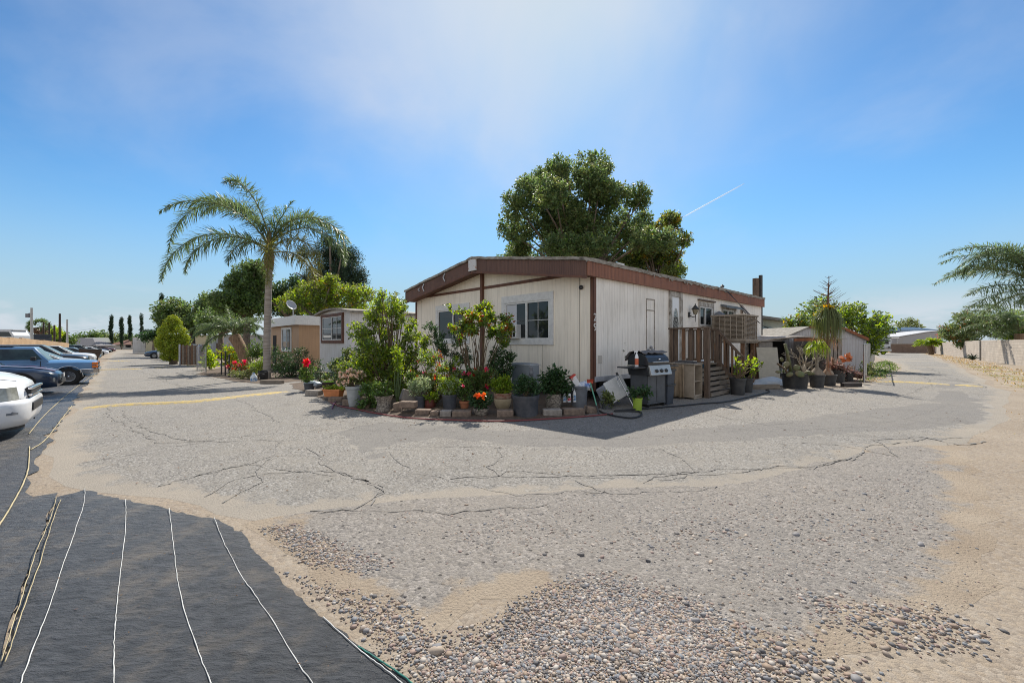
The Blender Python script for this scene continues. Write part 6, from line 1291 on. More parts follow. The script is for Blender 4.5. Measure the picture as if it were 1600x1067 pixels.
# palms and shrubs behind the block wall
Y = 24.0; x = at(1640, Y); palm('date_palm', 'large feathery palm reaching in over the block wall at the photo edge', (x, Y, gz(x, Y)), 4.35, .24, .22, [(180, 38, -22, 6.3), (184, 80, -74, 7.2), (174, 18, -28, 5.2), (176, 56, -48, 6.2), (190, 60, -20, 5.6), (160, 50, -40, 5.6), (150, 70, -30, 5.8), (205, 72, -20, 5.0), (120, 60, -30, 5), (95, 78, 0, 5.4), (240, 60, -20, 4.4), (270, 70, -20, 4), (60, 70, -10, 5), (30, 55, -20, 5), (0, 45, -40, 5), (330, 65, -20, 4.6), (168, -4, -40, 4.2), (195, 5, -35, 4.4), (178, 86, -55, 5.6), (182, 52, -40, 6.2), (176, 8, -46, 5.4), (184, 64, -30, 6.8)], PALM_G, 167, .9, 24, .036, trunk_m=BOOT, crown_h=.3, rach=.03, plume=.7)
Y = 32.0; x = at(1592, Y); palm('date_palm', 'shorter arching palm with silvery fronds just behind the wall top', (x, Y, gz(x, Y)), 2.3, .25, .25, [(180, 40, -30, 5.2), (172, 30, -45, 4.6), (190, 50, -35, 4.6), (150, 50, -30, 4.2), (215, 45, -30, 3.8), (100, 60, -10, 4), (260, 55, -20, 3.4), (20, 45, -30, 4), (340, 50, -30, 4), (185, 66, -20, 4.4), (178, 16, -40, 3.8), (200, 10, -40, 3.4), (160, 70, -10, 4)], [PALM_G, PALM_Y], 168, .7, 26, .045, trunk_m=BOOT, crown_h=.4, rach=.03, plume=.6)
tree('bottlebrush_shrub', 'straggling olive shrub drooping over the block wall', 'shrub', 46, 1520, [(1500, 515, 18, 10), (1520, 505, 22, 12), (1545, 512, 20, 14), (1490, 524, 12, 8), (1510, 528, 20, 8), (1535, 500, 16, 12), (1560, 515, 20, 14), (1495, 535, 8, 8), (1508, 494, 12, 7), (1580, 510, 22, 16)], 15000, .24, [LEAF_OLIVE, LEAF_TREE, LEAF_ROSE], 169, .10, mw=(3, 3, .35), ratio=.4)
tree('oleander_shrub', 'dense mid green shrub behind the wall at the photo edge', 'shrub', 33, 1600, [(1590, 515, 22, 18), (1612, 505, 26, 24), (1570, 522, 14, 10), (1640, 510, 30, 26)], 11000, .2, [LEAF_TREE, LEAF_LIME], 170, .10, mw=(3, 1), ratio=.35)
# motorhome, low brick wall, solar canopy and the building behind
Y = 60; x = at(1377, Y); g = gz(x, Y); rv = thing('motorhome', 'white motorhome parked at the bend beyond the shed', 'motorhome', (x, Y, g), R(-8)); s = Y/FOC
RVW = mat('white_gelcoat', (.60, .62, .64), .4, var=.15); w2 = 1.25
mb = MB(); mb.prism([(-w2, .95), (w2, .95), (w2, 2.55), (w2-.12, 2.85), (-w2+.12, 2.85), (-w2, 2.55)], 0, 7, 'y'); mb.build('body', RVW, rv, bevel=.06); MB().span((-w2+.1, -.10, .45), (w2-.1, 6.8, .96)).build('skirt', mat('beige_gelcoat', (.42, .37, .30), .5, var=.3), rv, bevel=.05)
MB().prism([(-w2+.28, 1.55), (w2-.28, 1.55), (w2-.34, 2.2), (-w2+.34, 2.2)], -.03, -.005, 'y').build('windshield', GLASS_B, rv); MB().span((-w2+.05, -.24, .50), (w2-.05, -.10, .78)).build('bumper', WHITE, rv, bevel=.04)
for sx in (-1, 1):
    MB().span((sx*.95-.16, -.125, .98), (sx*.95+.16, -.102, 1.16)).build('headlight', GLASS, rv, bevel=.01)
    for yy in (1.2, 5.4): MB().tube([(sx*(w2-.32), yy, .40), (sx*(w2-.05), yy, .40)], .40, 18).build('wheel', RUBBER, rv)
MB().span((-.5, 1.5, 2.86), (.5, 2.4, 3.12)).build('roof_unit', RVW, rv, bevel=.05); MB().span((-w2-.25, .1, 1.7), (-w2-.06, .2, 2.05)).build('mirror', BLACKP, rv)
Y = 74; xa, xb = at(1392, Y), at(1466, Y); bl = thing('low_brick_wall', 'low brown brick wall across the end of the lane', 'wall', (xa, Y, gz(xa, Y))); MB().span((0, -.1, -.2), (xb-xa, .1, zat(537.5, Y)-gz(xa, Y))).build('brickwork', blockwork('brown_brick', (.20, .125, .085), (.15, .09, .06), (.22, .18, .15), .3, .1), bl); MB().span((-.05, -.14, zat(537.5, Y)-gz(xa, Y)), (xb-xa+.05, .14, zat(537.5, Y)-gz(xa, Y)+.1)).build('coping', CONC, bl)
Y = 100; t = thing('solar_canopy', 'long low solar canopy with blue-grey panels behind the motorhome', 'canopy', (0, Y, 0)); za, zb = zat(516, Y), zat(525, Y)
mb = MB(); mb.loft([[(at(1362, Y), 0, za), (at(1472, Y), 0, za-.0), (at(1472, Y), 7, za+1.0), (at(1362, Y), 7, za+1.0)], [(at(1362, Y), 0, zb-.0), (at(1464, Y), 0, zb), (at(1464, Y), 7, za+.6), (at(1362, Y), 7, za+.6)]]); mb.build('panel_deck', mat('dark_solar_panel', (.05, .075, .115), .4, var=.3), t); MB().span((at(1362, Y), -.12, za-.25), (at(1472, Y), -.02, za+.1)).build('front_beam', mat('blue_steel', (.20, .28, .38), .5), t)
for px in (1372, 1410, 1450): MB().box((at(px, Y), 3, zb/2-.3), (.35, .35, zb+2.2)).build('post', mat('steel_post', (.22, .30, .36), .5), t)
Y = 88; t = thing('warehouse', 'grey flat-fronted building with sloped parapet at the lane end', 'building', (0, Y, 0)); g = gz(at(1430, Y), Y); mb = MB(); mb.prism([(at(1404, Y), g-1), (at(1470, Y), g-1), (at(1470, Y), zat(517.5, Y)), (at(1448, Y), zat(519.5, Y)), (at(1404, Y), zat(527, Y))], 0, 6, 'y'); mb.build('wall', siding('grey_cladding', (.36, .35, .35), .6, dirt_amt=.3), t); mb = MB(); mb.prism([(at(1403, Y), zat(526.5, Y)), (at(1448, Y), zat(519, Y)), (at(1471, Y), zat(517, Y)), (at(1471, Y), zat(516, Y)), (at(1448, Y), zat(518, Y)), (at(1403, Y), zat(525.5, Y))], -.2, 6.1, 'y'); mb.build('parapet_cap', GREYTRIM, t); MB().span((at(1428, Y), -.03, g+.6), (at(1434, Y), -.005, g+1.5)).build('vent', DARK, t)
Y = 86; t = thing('carport', 'small carport with pale roof beside the motorhome', 'carport', (0, Y, 0)); g = gz(at(1395, Y), Y); MB().span((at(1384, Y), 0, zat(527.5, Y)-.2), (at(1405, Y), 5, zat(526.5, Y))).build('roof', WHITE, t); 
for px in (1385, 1394, 1403.5): MB().span((at(px, Y)-.1, .1, g-.8), (at(px, Y)+.1, .3, zat(527.5, Y)-.2)).build('post', GREYTRIM, t)
tree('street_tree', 'thin-leaved tree showing above the solar canopy', 'tree', 125, 1424, [(1424, 507, 15, 7), (1414, 511, 9, 5), (1434, 510, 8, 6), (1422, 501, 8, 4)], 1300, .55, LEAF_OLIVE, 171, .3)
# green neighbour building behind the home
Y = 27; t = thing('green_mobile_home', 'pale green mobile home with window awnings beyond the cooler', 'mobile home', (at(1150, 22.5), 22.5, gz(at(1150, 22.5), 22.5)), HROT); MB().span((0, 0, .2), (11, .2, 2.85)).build('wall', siding('sage_siding', (.36, .38, .30), .2, dirt_amt=.4), t); MB().span((-.3, -.35, 2.85), (11.6, 3.5, 3.02)).build('roof', ROOFING, t)
for a in (1.2, 3.2, 5.0):
    w = MB().span((a, -.04, 1.15), (a+.9, -.005, 2.2)).build('window', WHITE, t); MB().span((a+.07, -.05, 1.22), (a+.83, -.041, 2.13)).build('pane', GLASS, w)
    mb = MB(); mb.loft([[(a-.2, -.01, 2.45), (a+1.1, -.01, 2.45)], [(a-.2, -.65, 2.12), (a+1.1, -.65, 2.12)], [(a-.2, -.65, 2.05), (a+1.1, -.65, 2.05)], [(a-.2, -.01, 2.38), (a+1.1, -.01, 2.38)]], closed=False, cap=False); mb.build('awning', mat('awning_green', (.34, .40, .36), .6, var=.2), t)
# big tree and its lighter companion behind the home
_r = rng_of(180); _bl = []
for a, b, hw, hh in [(835, 332, 36, 44), (880, 312, 42, 40), (928, 302, 40, 46), (968, 322, 38, 44), (845, 285, 26, 22), (893, 276, 30, 20), (942, 268, 22, 24), (822, 378, 34, 32), (872, 368, 46, 36), (925, 362, 46, 38), (975, 366, 38, 40), (812, 398, 28, 20), (870, 412, 40, 18), (905, 395, 44, 24), (950, 412, 44, 18), (890, 345, 36, 30), (990, 335, 24, 30), (850, 402, 44, 24), (930, 404, 50, 24), (985, 400, 34, 24)]:
    for k in range(4): _bl.append((a+_r.normal()*hw*.55, b+_r.normal()*hh*.5, hw*_r.uniform(.46, .70), hh*_r.uniform(.42, .64)))
tree('shade_tree', 'big broad green tree towering behind the corner home', 'tree', 26, 905, _bl, 95000, .19, [LEAF_TREE, LEAF_OLIVE, LEAF_MID], 181, .17, mw=(4, 2, 1), ratio=.5, sub=1, dy=2.2, shell=2.6)
_bl = []
for a, b, hw, hh in [(1015, 370, 26, 26), (1040, 360, 22, 22), (1048, 392, 20, 24), (1028, 408, 30, 22), (1056, 412, 12, 14), (1002, 395, 24, 24), (1046, 348, 16, 14)]:
    for k in range(4): _bl.append((a+_r.normal()*hw*.5, b+_r.normal()*hh*.5, hw*_r.uniform(.35, .6), hh*_r.uniform(.35, .6)))
tree('yellowing_tree', 'smaller yellow-green tree at the shade tree shoulder', 'tree', 23.8, 1030, _bl, 15000, .17, [LEAF_OLIVE, LEAF_GOLD, LEAF_LIME, LEAF_TREE], 182, .12, mw=(3, .7, 1.2, 2), ratio=.5, sub=1, dy=1.5)
# ------------------------------------------------------------------ neighbours along the left lane
def trailer(name, label, u0, v0, v1, L_, wall_m, h, roof_m, band=None, bow=0.0, side_m=None, cat='mobile home', over=.25):
    x, y = uv(u0, v0); g = gz(*uv(u0, (v0+v1)/2)); t = thing(name, label, cat, (x, y, g), HROT); W = v1-v0
    MB().span((0, 0, .05), (.12, W, h)).build('wall', wall_m, t); MB().span((.121, 0, .05), (L_, .12, h)).build('wall', side_m or wall_m, t); MB().span((.121, W-.12, .05), (L_, W, h)).build('wall', side_m or wall_m, t); MB().span((L_-.12, .121, .05), (L_, W-.121, h)).build('wall', side_m or wall_m, t)
    n = 12; top = [(-over+(W+2*over)*i/n, h+bow*math.sin(math.pi*i/n)+.10) for i in range(n+1)]; mb = MB(); mb.prism(top+[(q, z-.10-.0) for q, z in top[::-1]], -over, L_+.2, 'x'); mb.build('roof', roof_m, t)
    if bow: mb = MB(); mb.prism([(0, h)]+[(min(max(q, 0), W), z-.1) for q, z in top]+[(W, h)], .0, .12, 'x'); mb.build('gable', wall_m, t)
    if band: MB().span((-over-.03, -over, h-band+.0), (-over, W+over, h)).build('fascia', WHITE, t); MB().span((-over, -over-.03, h-band), (L_+.2, -over, h)).build('fascia', WHITE, t)
    return t, g
def tzz(py, Y, g): return zat(py, Y)-g
WSID = siding('white_ribbed_siding', (.70, .69, .68), .12, dirt_amt=.4); TAN = siding('tan_siding', (.46, .29, .17), .2, (.25, .17, .11), .4); YEL = siding('pale_yellow_siding', (.50, .44, .28), .2, dirt_amt=.3); GRYS = siding('grey_blue_siding', (.42, .44, .47), .2, dirt_amt=.4)
V0 = front_t(547); V1 = front_t(499.5); t2, g2 = trailer('mobile_home', 'white narrow mobile home with brown-framed window behind the citrus bush', 0, V0, V1, 13, WSID, 3.18, ROOFLIP, bow=.22)
a0, a1 = front_t(537)-V0+.0, front_t(504)-V0; w = window(t2, 'y', a0+.12, a1-.12, tzz(535, 21.6, g2)+.12, tzz(493, 21.6, g2)-.05, BROWN, tw=.16, split=.5, off=.06)
z0, z1 = tzz(535, 21.6, g2)+.16, tzz(493, 21.6, g2)-.1; m_ = MB(); m_.span((-.065, a0+.17, (z0+z1)/2-.015), (-.045, a1-.17, (z0+z1)/2+.015)); m_.span((-.067, a0+.17+(a1-a0-.34)*.25, z0), (-.045, a0+.2+(a1-a0-.34)*.25, z1)); m_.build('muntin', WHITE, w)
V0b = front_t(467); V1b = V0b+7.4; t3, g3 = trailer('mobile_home', 'tan mobile home with deep white fascia behind the tall palm', 0, V0b, V1b, 12, TAN, 3.42, WHITE, band=.5, over=.3)
b0, b1 = front_t(456)-V0b, front_t(442)-V0b; window(t3, 'y', b0+.05, b1-.05, tzz(547, 28.5, g3), tzz(514, 28.5, g3), WHITE, tw=.10, split=.5, off=.06); b0, b1 = front_t(432)-V0b, front_t(427)-V0b; MB().span((-.02, b0, .2), (0, b1, 2.3)).build('door', DARK, t3)
x, y = uv(-.1, V0b+.9); ds = thing('satellite_dish', 'grey satellite dish on the roof edge of the tan mobile home', 'satellite dish', (x, y, g3+3.52)); MB().tube([(0, 0, 0), (0, 0, .45), (-.1, -.05, .62)], .03, 8).build('mast', METAL, ds)
mb = MB(); mb.lathe([(0, 0), (.14, .012), (.26, .05), (.36, .11), (.345, .115), (.25, .065), (.14, .03), (0, .02)], 22, M=Matrix.Translation((-.12, -.1, .68))@Matrix.Rotation(R(-25), 4, 'Z')@Matrix.Rotation(R(62), 4, 'Y')); mb.build('reflector', mat('dish_grey', (.33, .34, .36), .5), ds, smooth=True); MB().tube([(-.1, -.05, .5), (.30, -.2, .48), (.34, -.22, .62)], .014, 6).build('feed_arm', METAL, ds)
t4, g4 = trailer('mobile_home', 'grey-blue low mobile home with a brown panel, behind the plank fence', 1, 60, 74, 10, GRYS, 2.95, WHITE, over=.3); MB().span((-.05, 1.6, .2), (-.002, 6.2, 1.9)).build('panel', OLDWOOD, t4)
Y = 76; x = at(228, Y); t = thing('mobile_home', 'pale yellow mobile home far along the lane past the round topiary', 'mobile home', (x, Y, gz(x, Y)), HROT); MB().span((0, 0, .1), (14, 6, 3.5)).build('wall', YEL, t); MB().span((-.5, -.4, 3.5), (14.5, 6.4, 3.68)).build('roof', WHITE, t); MB().span((-.05, .8, 1.2), (-.002, 2.2, 2.6)).build('window', GLASS, t); MB().span((-1.8, 2.6, .1), (-.01, 5.4, 3.1)).build('porch', WSID, t)
Y = 92; x = at(216, Y); t = thing('garden_shed', 'small white boxy shed far along the lane edge', 'shed', (x, Y, gz(x, Y)), HROT); MB().span((0, 0, 0), (3, 2.5, 2.4)).build('wall', WSID, t); MB().prism([(-.2, 2.4), (3.2, 2.4), (3.2, 2.5), (-.2, 2.75)], -.2, 2.7, 'y').build('roof', ROOFING, t); MB().span((-.03, .8, .1), (-.002, 1.7, 2)).build('door', DARK, t)
# tall queen palm by the lane
Y = 19.0; x = at(417, Y); palm('queen_palm', 'tall feathery palm with ringed grey trunk beside the lane', (x, Y, gz(x, Y)), 5.25, .165, .135,
    [(180, 66, -88, 7.0), (186, 42, -82, 6.2), (168, 78, -40, 5.2), (95, 86, 60, 2.7, 2), (20, 84, 50, 2.8, 2), (2, 70, -112, 5.5), (-6, 48, -84, 4.7), (203, 34, -88, 4.2), (300, 26, -92, 4.2, 1), (330, 40, -92, 4.4, 1), (345, 14, -85, 3.4, 1), (60, 74, -25, 5.0), (270, 72, -40, 4.6), (235, 66, -50, 4.8), (25, 76, -60, 4.6), (255, 24, -80, 2.8), (195, 82, -15, 4.8)],
    [PALM_G, RACH, PALM_Y] if False else [PALM_G, PALM_Y, LEAF_TREE], 201, leaflet=.78, density=36, w=.030, lean=(.12, 0), boots=1.1, crown_h=1.1, plume=.85, drop=.35, rach=.035)
# arching date palm beside it
x, Y, z = gp(386, 583); palm('pygmy_date_palm', 'short arching palm with shaggy brown trunk left of the tall palm', (x, Y, z), 2.1, .26, .30, [(182, 50, -60, 2.9), (190, 35, -70, 2.7), (170, 30, -62, 2.6), (165, 65, -30, 2.6), (210, 48, -55, 2.5), (0, 50, -55, 2.3), (350, 30, -60, 2.2), (15, 66, -30, 2.4), (90, 65, -20, 2.4), (270, 55, -50, 2.2), (240, 70, -30, 2.3), (130, 60, -30, 2.4), (50, 60, -30, 2.4), (310, 62, -40, 2.2), (178, 12, -70, 2.3), (280, 85, 40, 1.9)], [PALM_G], 202, leaflet=.36, density=44, w=.028, trunk_m=BOOT, lean=(-.75, 0), crown_h=.15)
# planting in the neighbour's bed
def npl(name, label, px, Y, bl, n, size, lm, seed, **k):
    x = at(px, Y); z = gz(x, Y); return shrub(name, label, k.pop('cat', 'shrub'), (x, Y, z), px_blobs(Y, x, z, bl), n, size, lm, seed, **k)
nb = P2([(300, 585), (345, 592), (400, 599), (440, 598), (480, 595)])+[uv(-.4, 15), uv(.6, 30), uv(-.5, 40)]
tag(sheet('neighbour_bed', nb, SOIL, 0.014, .5, .05, 44), kind='structure')
npl('dark_hedge', 'broad dark shrub in front of the tan mobile home', 455, 19.6, [(440, 562, 20, 20), (465, 565, 22, 20), (450, 578, 28, 14), (482, 575, 12, 14), (430, 552, 12, 12), (470, 550, 10, 8)], 6500, .075, LEAF_DARK, 211)
npl('croton_shrub', 'yellow-green broad-leaved shrub left of the arching palm', 358, 24, [(352, 552, 12, 10), (365, 548, 12, 12), (358, 562, 12, 10), (372, 558, 10, 10)], 900, .17, [LEAF_LIME, LEAF_GOLD], 212, mw=(3, 1))
npl('banana_plant', 'bright green large-leaved plant by the wire fence', 328, 27, [(326, 555, 8, 8), (332, 562, 8, 8), (324, 568, 6, 6)], 260, .28, LEAF_LIME, 213, cat='plant')
npl('red_flower_plant', 'leafy plant with scarlet flowers and dark red leaves by the lane', 370, 20.5, [(366, 572, 9, 8), (376, 578, 10, 8), (384, 572, 8, 9)], 900, .09, [LEAF_MID, LEAF_ROSE], 214, flowers=((RED, 9, .13),), mw=(2, 1), cat='plant')
npl('fern_clump', 'light green spiky clump in front of the tall palm trunk', 404, 19.2, [(402, 572, 10, 8), (410, 568, 8, 8), (395, 577, 8, 6)], 700, .15, [LEAF_LIME, LEAF_PALE], 215, ratio=.2, cat='plant', mw=(2, 1))
npl('low_shrub', 'olive low shrub spilling onto the lane edge', 378, 18.9, [(368, 584, 10, 6), (382, 586, 12, 6), (392, 580, 8, 7)], 1100, .075, LEAF_OLIVE, 216)
npl('spiky_shrub', 'grey-green spiky shrub between the two palms', 405, 22, [(404, 545, 10, 10), (398, 552, 9, 8)], 500, .3, LEAF_MID, 217, ratio=.13)
x, Y, z = gp(412, 593); t = thing('bucket', 'black plastic bucket tipped beside the tall palm bed', 'bucket', (x, Y, z+.16)); MB().lathe([(.14, -.18), (.2, .2), (.21, .22), (.19, .22), (.13, -.14), (0, -.14)], 20, M=Matrix.Rotation(R(14), 4, 'X')).build('body', BLACKP, t); MB().tube([(-.2, 0, .2), (-.12, -.2, .1), (.12, -.2, .1), (.2, 0, .2)], .008, 5).build('handle', METAL, t)
x, Y, z = gp(396.5, 596.5); t = thing('water_jug', 'white and blue water jug standing at the lane edge', 'jug', (x, Y, z)); MB().lathe([(.115, 0), (.125, .02), (.125, .22), (.05, .31), (.04, .34), (0, .34)], 18).build('body', mat('milky_jug', (.60, .66, .70), .35), t, smooth=True); MB().lathe([(.1265, .05), (.128, .06), (.128, .17), (.1265, .18)], 18).build('label', BL, t); MB().lathe([(.045, .335), (.045, .37), (0, .375)], 12).build('cap', mat('blue_cap', (.05, .15, .4), .4), t)
x, Y, z = gp(425, 600); o = MB().box((0, 0, .07), (.95, .12, .14), R(-8), 0).build('timber_beam', GREYWOOD, None, bevel=.01); o.location = (x, Y, z+.01); tag(o, 'grey timber beam edging the bed below the dark shrub', 'beam')
for i, (px, py, h, lab) in enumerate(((346, 586, 1.15, 'dark iron fence post nearest the wire fence'), (352, 588, 1.2, 'dark iron fence post between two others by the lane'), (358, 589, 1.05, 'dark iron fence post nearest the scarlet flowers'))):
    x, Y, z = gp(px, py); t = thing('iron_post', lab, 'post', (x, Y, z), 0, 'dark iron posts by the lane'); MB().tube([(0, 0, 0), (.01, 0, h)], .035, 8).build('shaft', BLACKP, t); MB().lathe([(0, h+.1), (.05, h+.05), (.03, h), (0, h-.02)], 10).build('finial', BLACKP, t, smooth=True)
p0, p1 = gp(308, 580), gp(322, 583); chainlink('short grey wire fence run beside the plank fence', p0, p1, 1.55, 2)
# plank fence, topiary, picket posts
Y = 33.5; xa, xb = at(282, Y), at(333, Y); t = thing('plank_fence', 'weathered brown plank fence behind the round topiary', 'fence', (xa, Y, gz(xa, Y)), R(-4)); n = 17; L_ = xb-xa
for k in range(n): MB().span((L_*k/n, -.015, .02), (L_*(k+1)/n-.02, .015, 1.62+.05*math.sin(k*2.3))).build('plank', [OLDWOOD, GREYWOOD, WOOD][k % 3], t)
for q in (.35, 1.3): MB().span((0, .02, q), (L_, .06, q+.09)).build('rail', WOOD, t)
for q in (0, .62, 1): MB().box((L_*q, -.07, .85), (.10, .10, 1.7)).build('post', GREYTRIM, t)
x, Y, z = gp(271, 569); rng = rng_of(221); t = thing('topiary_tree', 'round golden-green clipped conifer standing beside the lane', 'conifer', (x, Y, z)); B = px_blobs(Y, x, z, [(270, 540, 21, 15), (270, 522, 19, 14), (270, 508, 11, 11), (255, 536, 10, 12), (285, 534, 10, 12), (270, 500, 5, 6), (268, 556, 14, 8)])
mb = MB(); cloud(mb, B, 22000, .15, rng, .4, 7, shell=6, up=1.4); mb.build('crown', leafmat('golden_conifer', (.26, .32, .035), .5, .25, .5), t); MB().tube([(0, 0, -.05), (0, 0, .9), (0, 0, 2)], [.3, .24, .1], 10).build('trunk', BARK, t, smooth=True)
for k, (px, lab) in enumerate(((254.5, 'white picket post left of its twin by the topiary'), (259, 'white picket post close against the topiary'))):
    x, Y, z = gp(px, 563); t = thing('picket_post', lab, 'post', (x, Y, z), 0, 'white picket posts by the topiary'); MB().span((-.09, -.09, 0), (.09, .09, 1.0)).build('shaft', WHITE, t); MB().lathe([(.13, 1.0), (.13, 1.05), (0, 1.15)], 4).build('cap', WHITE, t)
grass('grass', [(236, 557), (262, 562), (300, 577), (345, 591), (352, 586), (310, 572), (270, 558)], 4200, .22, GRASS, 225, .03, .5)
grass('dry_grass', [(140, 570), (152, 566), (164, 556), (152, 556), (138, 566)], 1500, .2, DRY, 226, .03, .5)
grass('grass', [(138, 595), (152, 588), (156, 574), (146, 574)], 700, .22, MIXG, 227, .02, .3)
# trees behind the left row
tree('leafy_tree', 'big mid green tree mass far left behind the topiary', 'tree', 58, 300, [(275, 490, 26, 22), (305, 482, 28, 24), (335, 478, 26, 22), (258, 500, 14, 16), (290, 505, 32, 16), (330, 505, 30, 18), (360, 490, 20, 20), (350, 472, 16, 16)], 19000, .42, [LEAF_TREE, LEAF_MID, LEAF_OLIVE], 231, .4, mw=(3, 2, 1), shell=2)
tree('leafy_tree', 'dark green tree between tall palm trunk and the bright yellow-green tree', 'tree', 41, 450, [(440, 460, 20, 18), (460, 450, 20, 18), (450, 478, 28, 18), (425, 478, 18, 16), (475, 472, 18, 16)], 7000, .3, [LEAF_TREE, LEAF_DARK], 237, .25, shell=2)
tree('leafy_tree', 'dense green tree over the plank fence', 'tree', 48, 345, [(330, 505, 26, 16), (355, 500, 24, 18), (375, 508, 20, 16), (345, 488, 22, 14)], 7000, .32, [LEAF_MID, LEAF_TREE], 238, .3, shell=2)
tree('leafy_tree', 'bushy dense tree directly left of the tall palm trunk', 'tree', 38, 385, [(380, 430, 22, 20), (395, 420, 16, 16), (370, 450, 16, 18), (395, 455, 22, 24), (375, 475, 26, 18), (410, 440, 12, 20), (400, 480, 24, 18)], 14000, .28, [LEAF_MID, LEAF_TREE], 232, .3, mw=(2, 2), shell=2)
tree('pine_tree', 'dark pine rising behind the white narrow mobile home', 'pine', 43, 520, [(505, 390, 20, 16), (525, 395, 22, 18), (545, 400, 16, 16), (510, 415, 30, 18), (545, 425, 24, 20), (495, 435, 26, 20), (530, 445, 34, 20), (562, 435, 14, 16), (480, 400, 12, 12), (515, 378, 10, 8), (475, 450, 20, 20)], 24000, .32, LEAF_CONIF, 233, .35, ratio=.22, shell=2)
tree('yellow_green_tree', 'bright yellow-green tree in front of the dark pine', 'tree', 31.5, 500, [(480, 455, 22, 18), (505, 450, 22, 18), (530, 458, 20, 16), (460, 465, 14, 14), (495, 470, 34, 14), (555, 458, 18, 14), (575, 462, 16, 14), (520, 440, 12, 10), (500, 482, 40, 14), (555, 478, 30, 12), (465, 478, 18, 12)], 15000, .2, [LEAF_LIME, LEAF_OLIVE, LEAF_GOLD], 234, .2, mw=(4, 3, .4), shell=2)
tree('leafy_tree', 'dark leafy tree filling the gap behind citrus bush and roof', 'tree', 34, 610, [(590, 475, 18, 12), (615, 478, 18, 12), (600, 490, 26, 12)], 2600, .2, LEAF_TREE, 235, .15, shell=2)
tree('leafy_tree', 'low green tree between yellow mobile home and topiary', 'tree', 66, 240, [(236, 525, 9, 7), (246, 518, 8, 8), (228, 528, 8, 5)], 1400, .4, LEAF_DARK, 236, .2)
# far trees, cypresses
for i, (px, top, hw, Y, m) in enumerate(((118, 526, 16, 200, LEAF_TREE), (140, 521, 14, 190, LEAF_MID), (160, 519, 18, 205, LEAF_TREE), (182, 523, 14, 195, LEAF_OLIVE), (202, 523, 12, 185, LEAF_TREE), (220, 524, 13, 150, LEAF_DARK), (96, 519, 11, 90, LEAF_MID), (80, 512, 12, 86, LEAF_LIME))):
    tree('far_tree', ['round mid green tree at far end of lane, right of the tallest pole', 'low bright tree above the grey hipped roof', 'broadest far tree, behind the grey hipped roof', 'olive far tree between two cypresses', 'far tree behind the red-brown roof', 'dark far tree beside the yellow mobile home', 'green tree behind the row of dark poles', 'yellow-green tree beside the fan palm'][i], 'tree', Y, px, [(px-hw*.4, top+8, hw*.6, 7), (px+hw*.4, top+9, hw*.6, 7), (px, top+5, hw*.6, 6), (px, top+13, hw, 7)], 1500, Y*.006, m, 240+i, .25, group='far trees beyond the lane')
for i, (px, top, w, Y, lab) in enumerate(((174, 494, 3.2, 165, 'leftmost of the three tall dark cypresses at the lane end'), (190, 498, 3.2, 160, 'middle one of three tall dark cypresses at the lane end'), (203, 494, 2.8, 168, 'third tall dark cypress, left of the bent one'), (221, 491, 2.4, 150, 'slim cypress with a dark bushy side branch'), (252.5, 462, 3.0, 110, 'tallest thin dark cypress above the leafy mass'))):
    x = at(px, Y); z = gz(x, Y); rng = rng_of(260+i); t = thing('cypress', lab, 'cypress', (x, Y, z), 0, 'thin cypresses'); H = zat(top, Y)-z; r_ = w*Y/FOC*.62
    B = [(rng.normal()*.12, rng.normal()*.12, H*f, r_*math.sin(math.pi*min(1, .25+.72*(1-f)))*1.0+.08, r_*.9*math.sin(math.pi*min(1, .25+.72*(1-f)))+.08, H*.09) for f in np.linspace(.12, .95, 11)]
    if i == 3: B += [(2.0, 0, H*.48, 2.2, 1.4, 1.0), (3.4, 0, H*.38, 1.8, 1.2, .8)]
    mb = MB(); cloud(mb, B, 5200, .36, rng, .5, 7, shell=2.5, up=1.8); mb.build('crown', LEAF_CONIF, t); MB().tube([(0, 0, 0), (0, 0, H*.9)], [.22, .04], 7).build('trunk', BARK, t)
# far houses
Y = 150; t = thing('grey_house', 'low house with wide grey hipped roof at the lane end', 'house', (at(120, Y), Y, gz(at(120, Y), Y))); g = gz(at(135, Y), Y); s = Y/FOC; h = tzz(540, Y, g); p = tzz(528, Y, g)
MB().span((-7.2, 0, 0), (7.2, 6.4, h)).build('wall', mat('grey_stucco', (.36, .35, .36), .9), t); mb = MB(); mb.add([(-8, -.8, h), (8, -.8, h), (8, 7, h), (-8, 7, h), (-2.5, 3, p), (2.8, 3, p)], [(0, 1, 5, 4), (1, 2, 5), (2, 3, 4, 5), (3, 0, 4), (3, 2, 1, 0)]); mb.build('roof', mat('grey_shingle', (.20, .195, .205), .9, var=.2), t)
for a in (-5, -2.5, 2, 4.5): w = MB().span((a, -.06, .9), (a+1.5, -.005, 2.1)).build('window', WHITE, t); MB().span((a+.1, -.08, 1), (a+1.4, -.061, 2)).build('pane', GLASS, w)
Y = 152; t = thing('grey_house', 'flat grey-green roofed house partly behind the grey hipped one', 'house', (at(112, Y+20), Y+20, gz(at(112, Y+20), Y+20))); MB().span((-8, 0, 0), (8, 9, 3)).build('wall', mat('olive_stucco', (.30, .31, .27), .9), t); MB().prism([(-8.6, 3), (8.6, 3), (6, 5), (-6, 5)], -.5, 9.5, 'y').build('roof', mat('green_grey_shingle', (.20, .21, .20), .9), t)
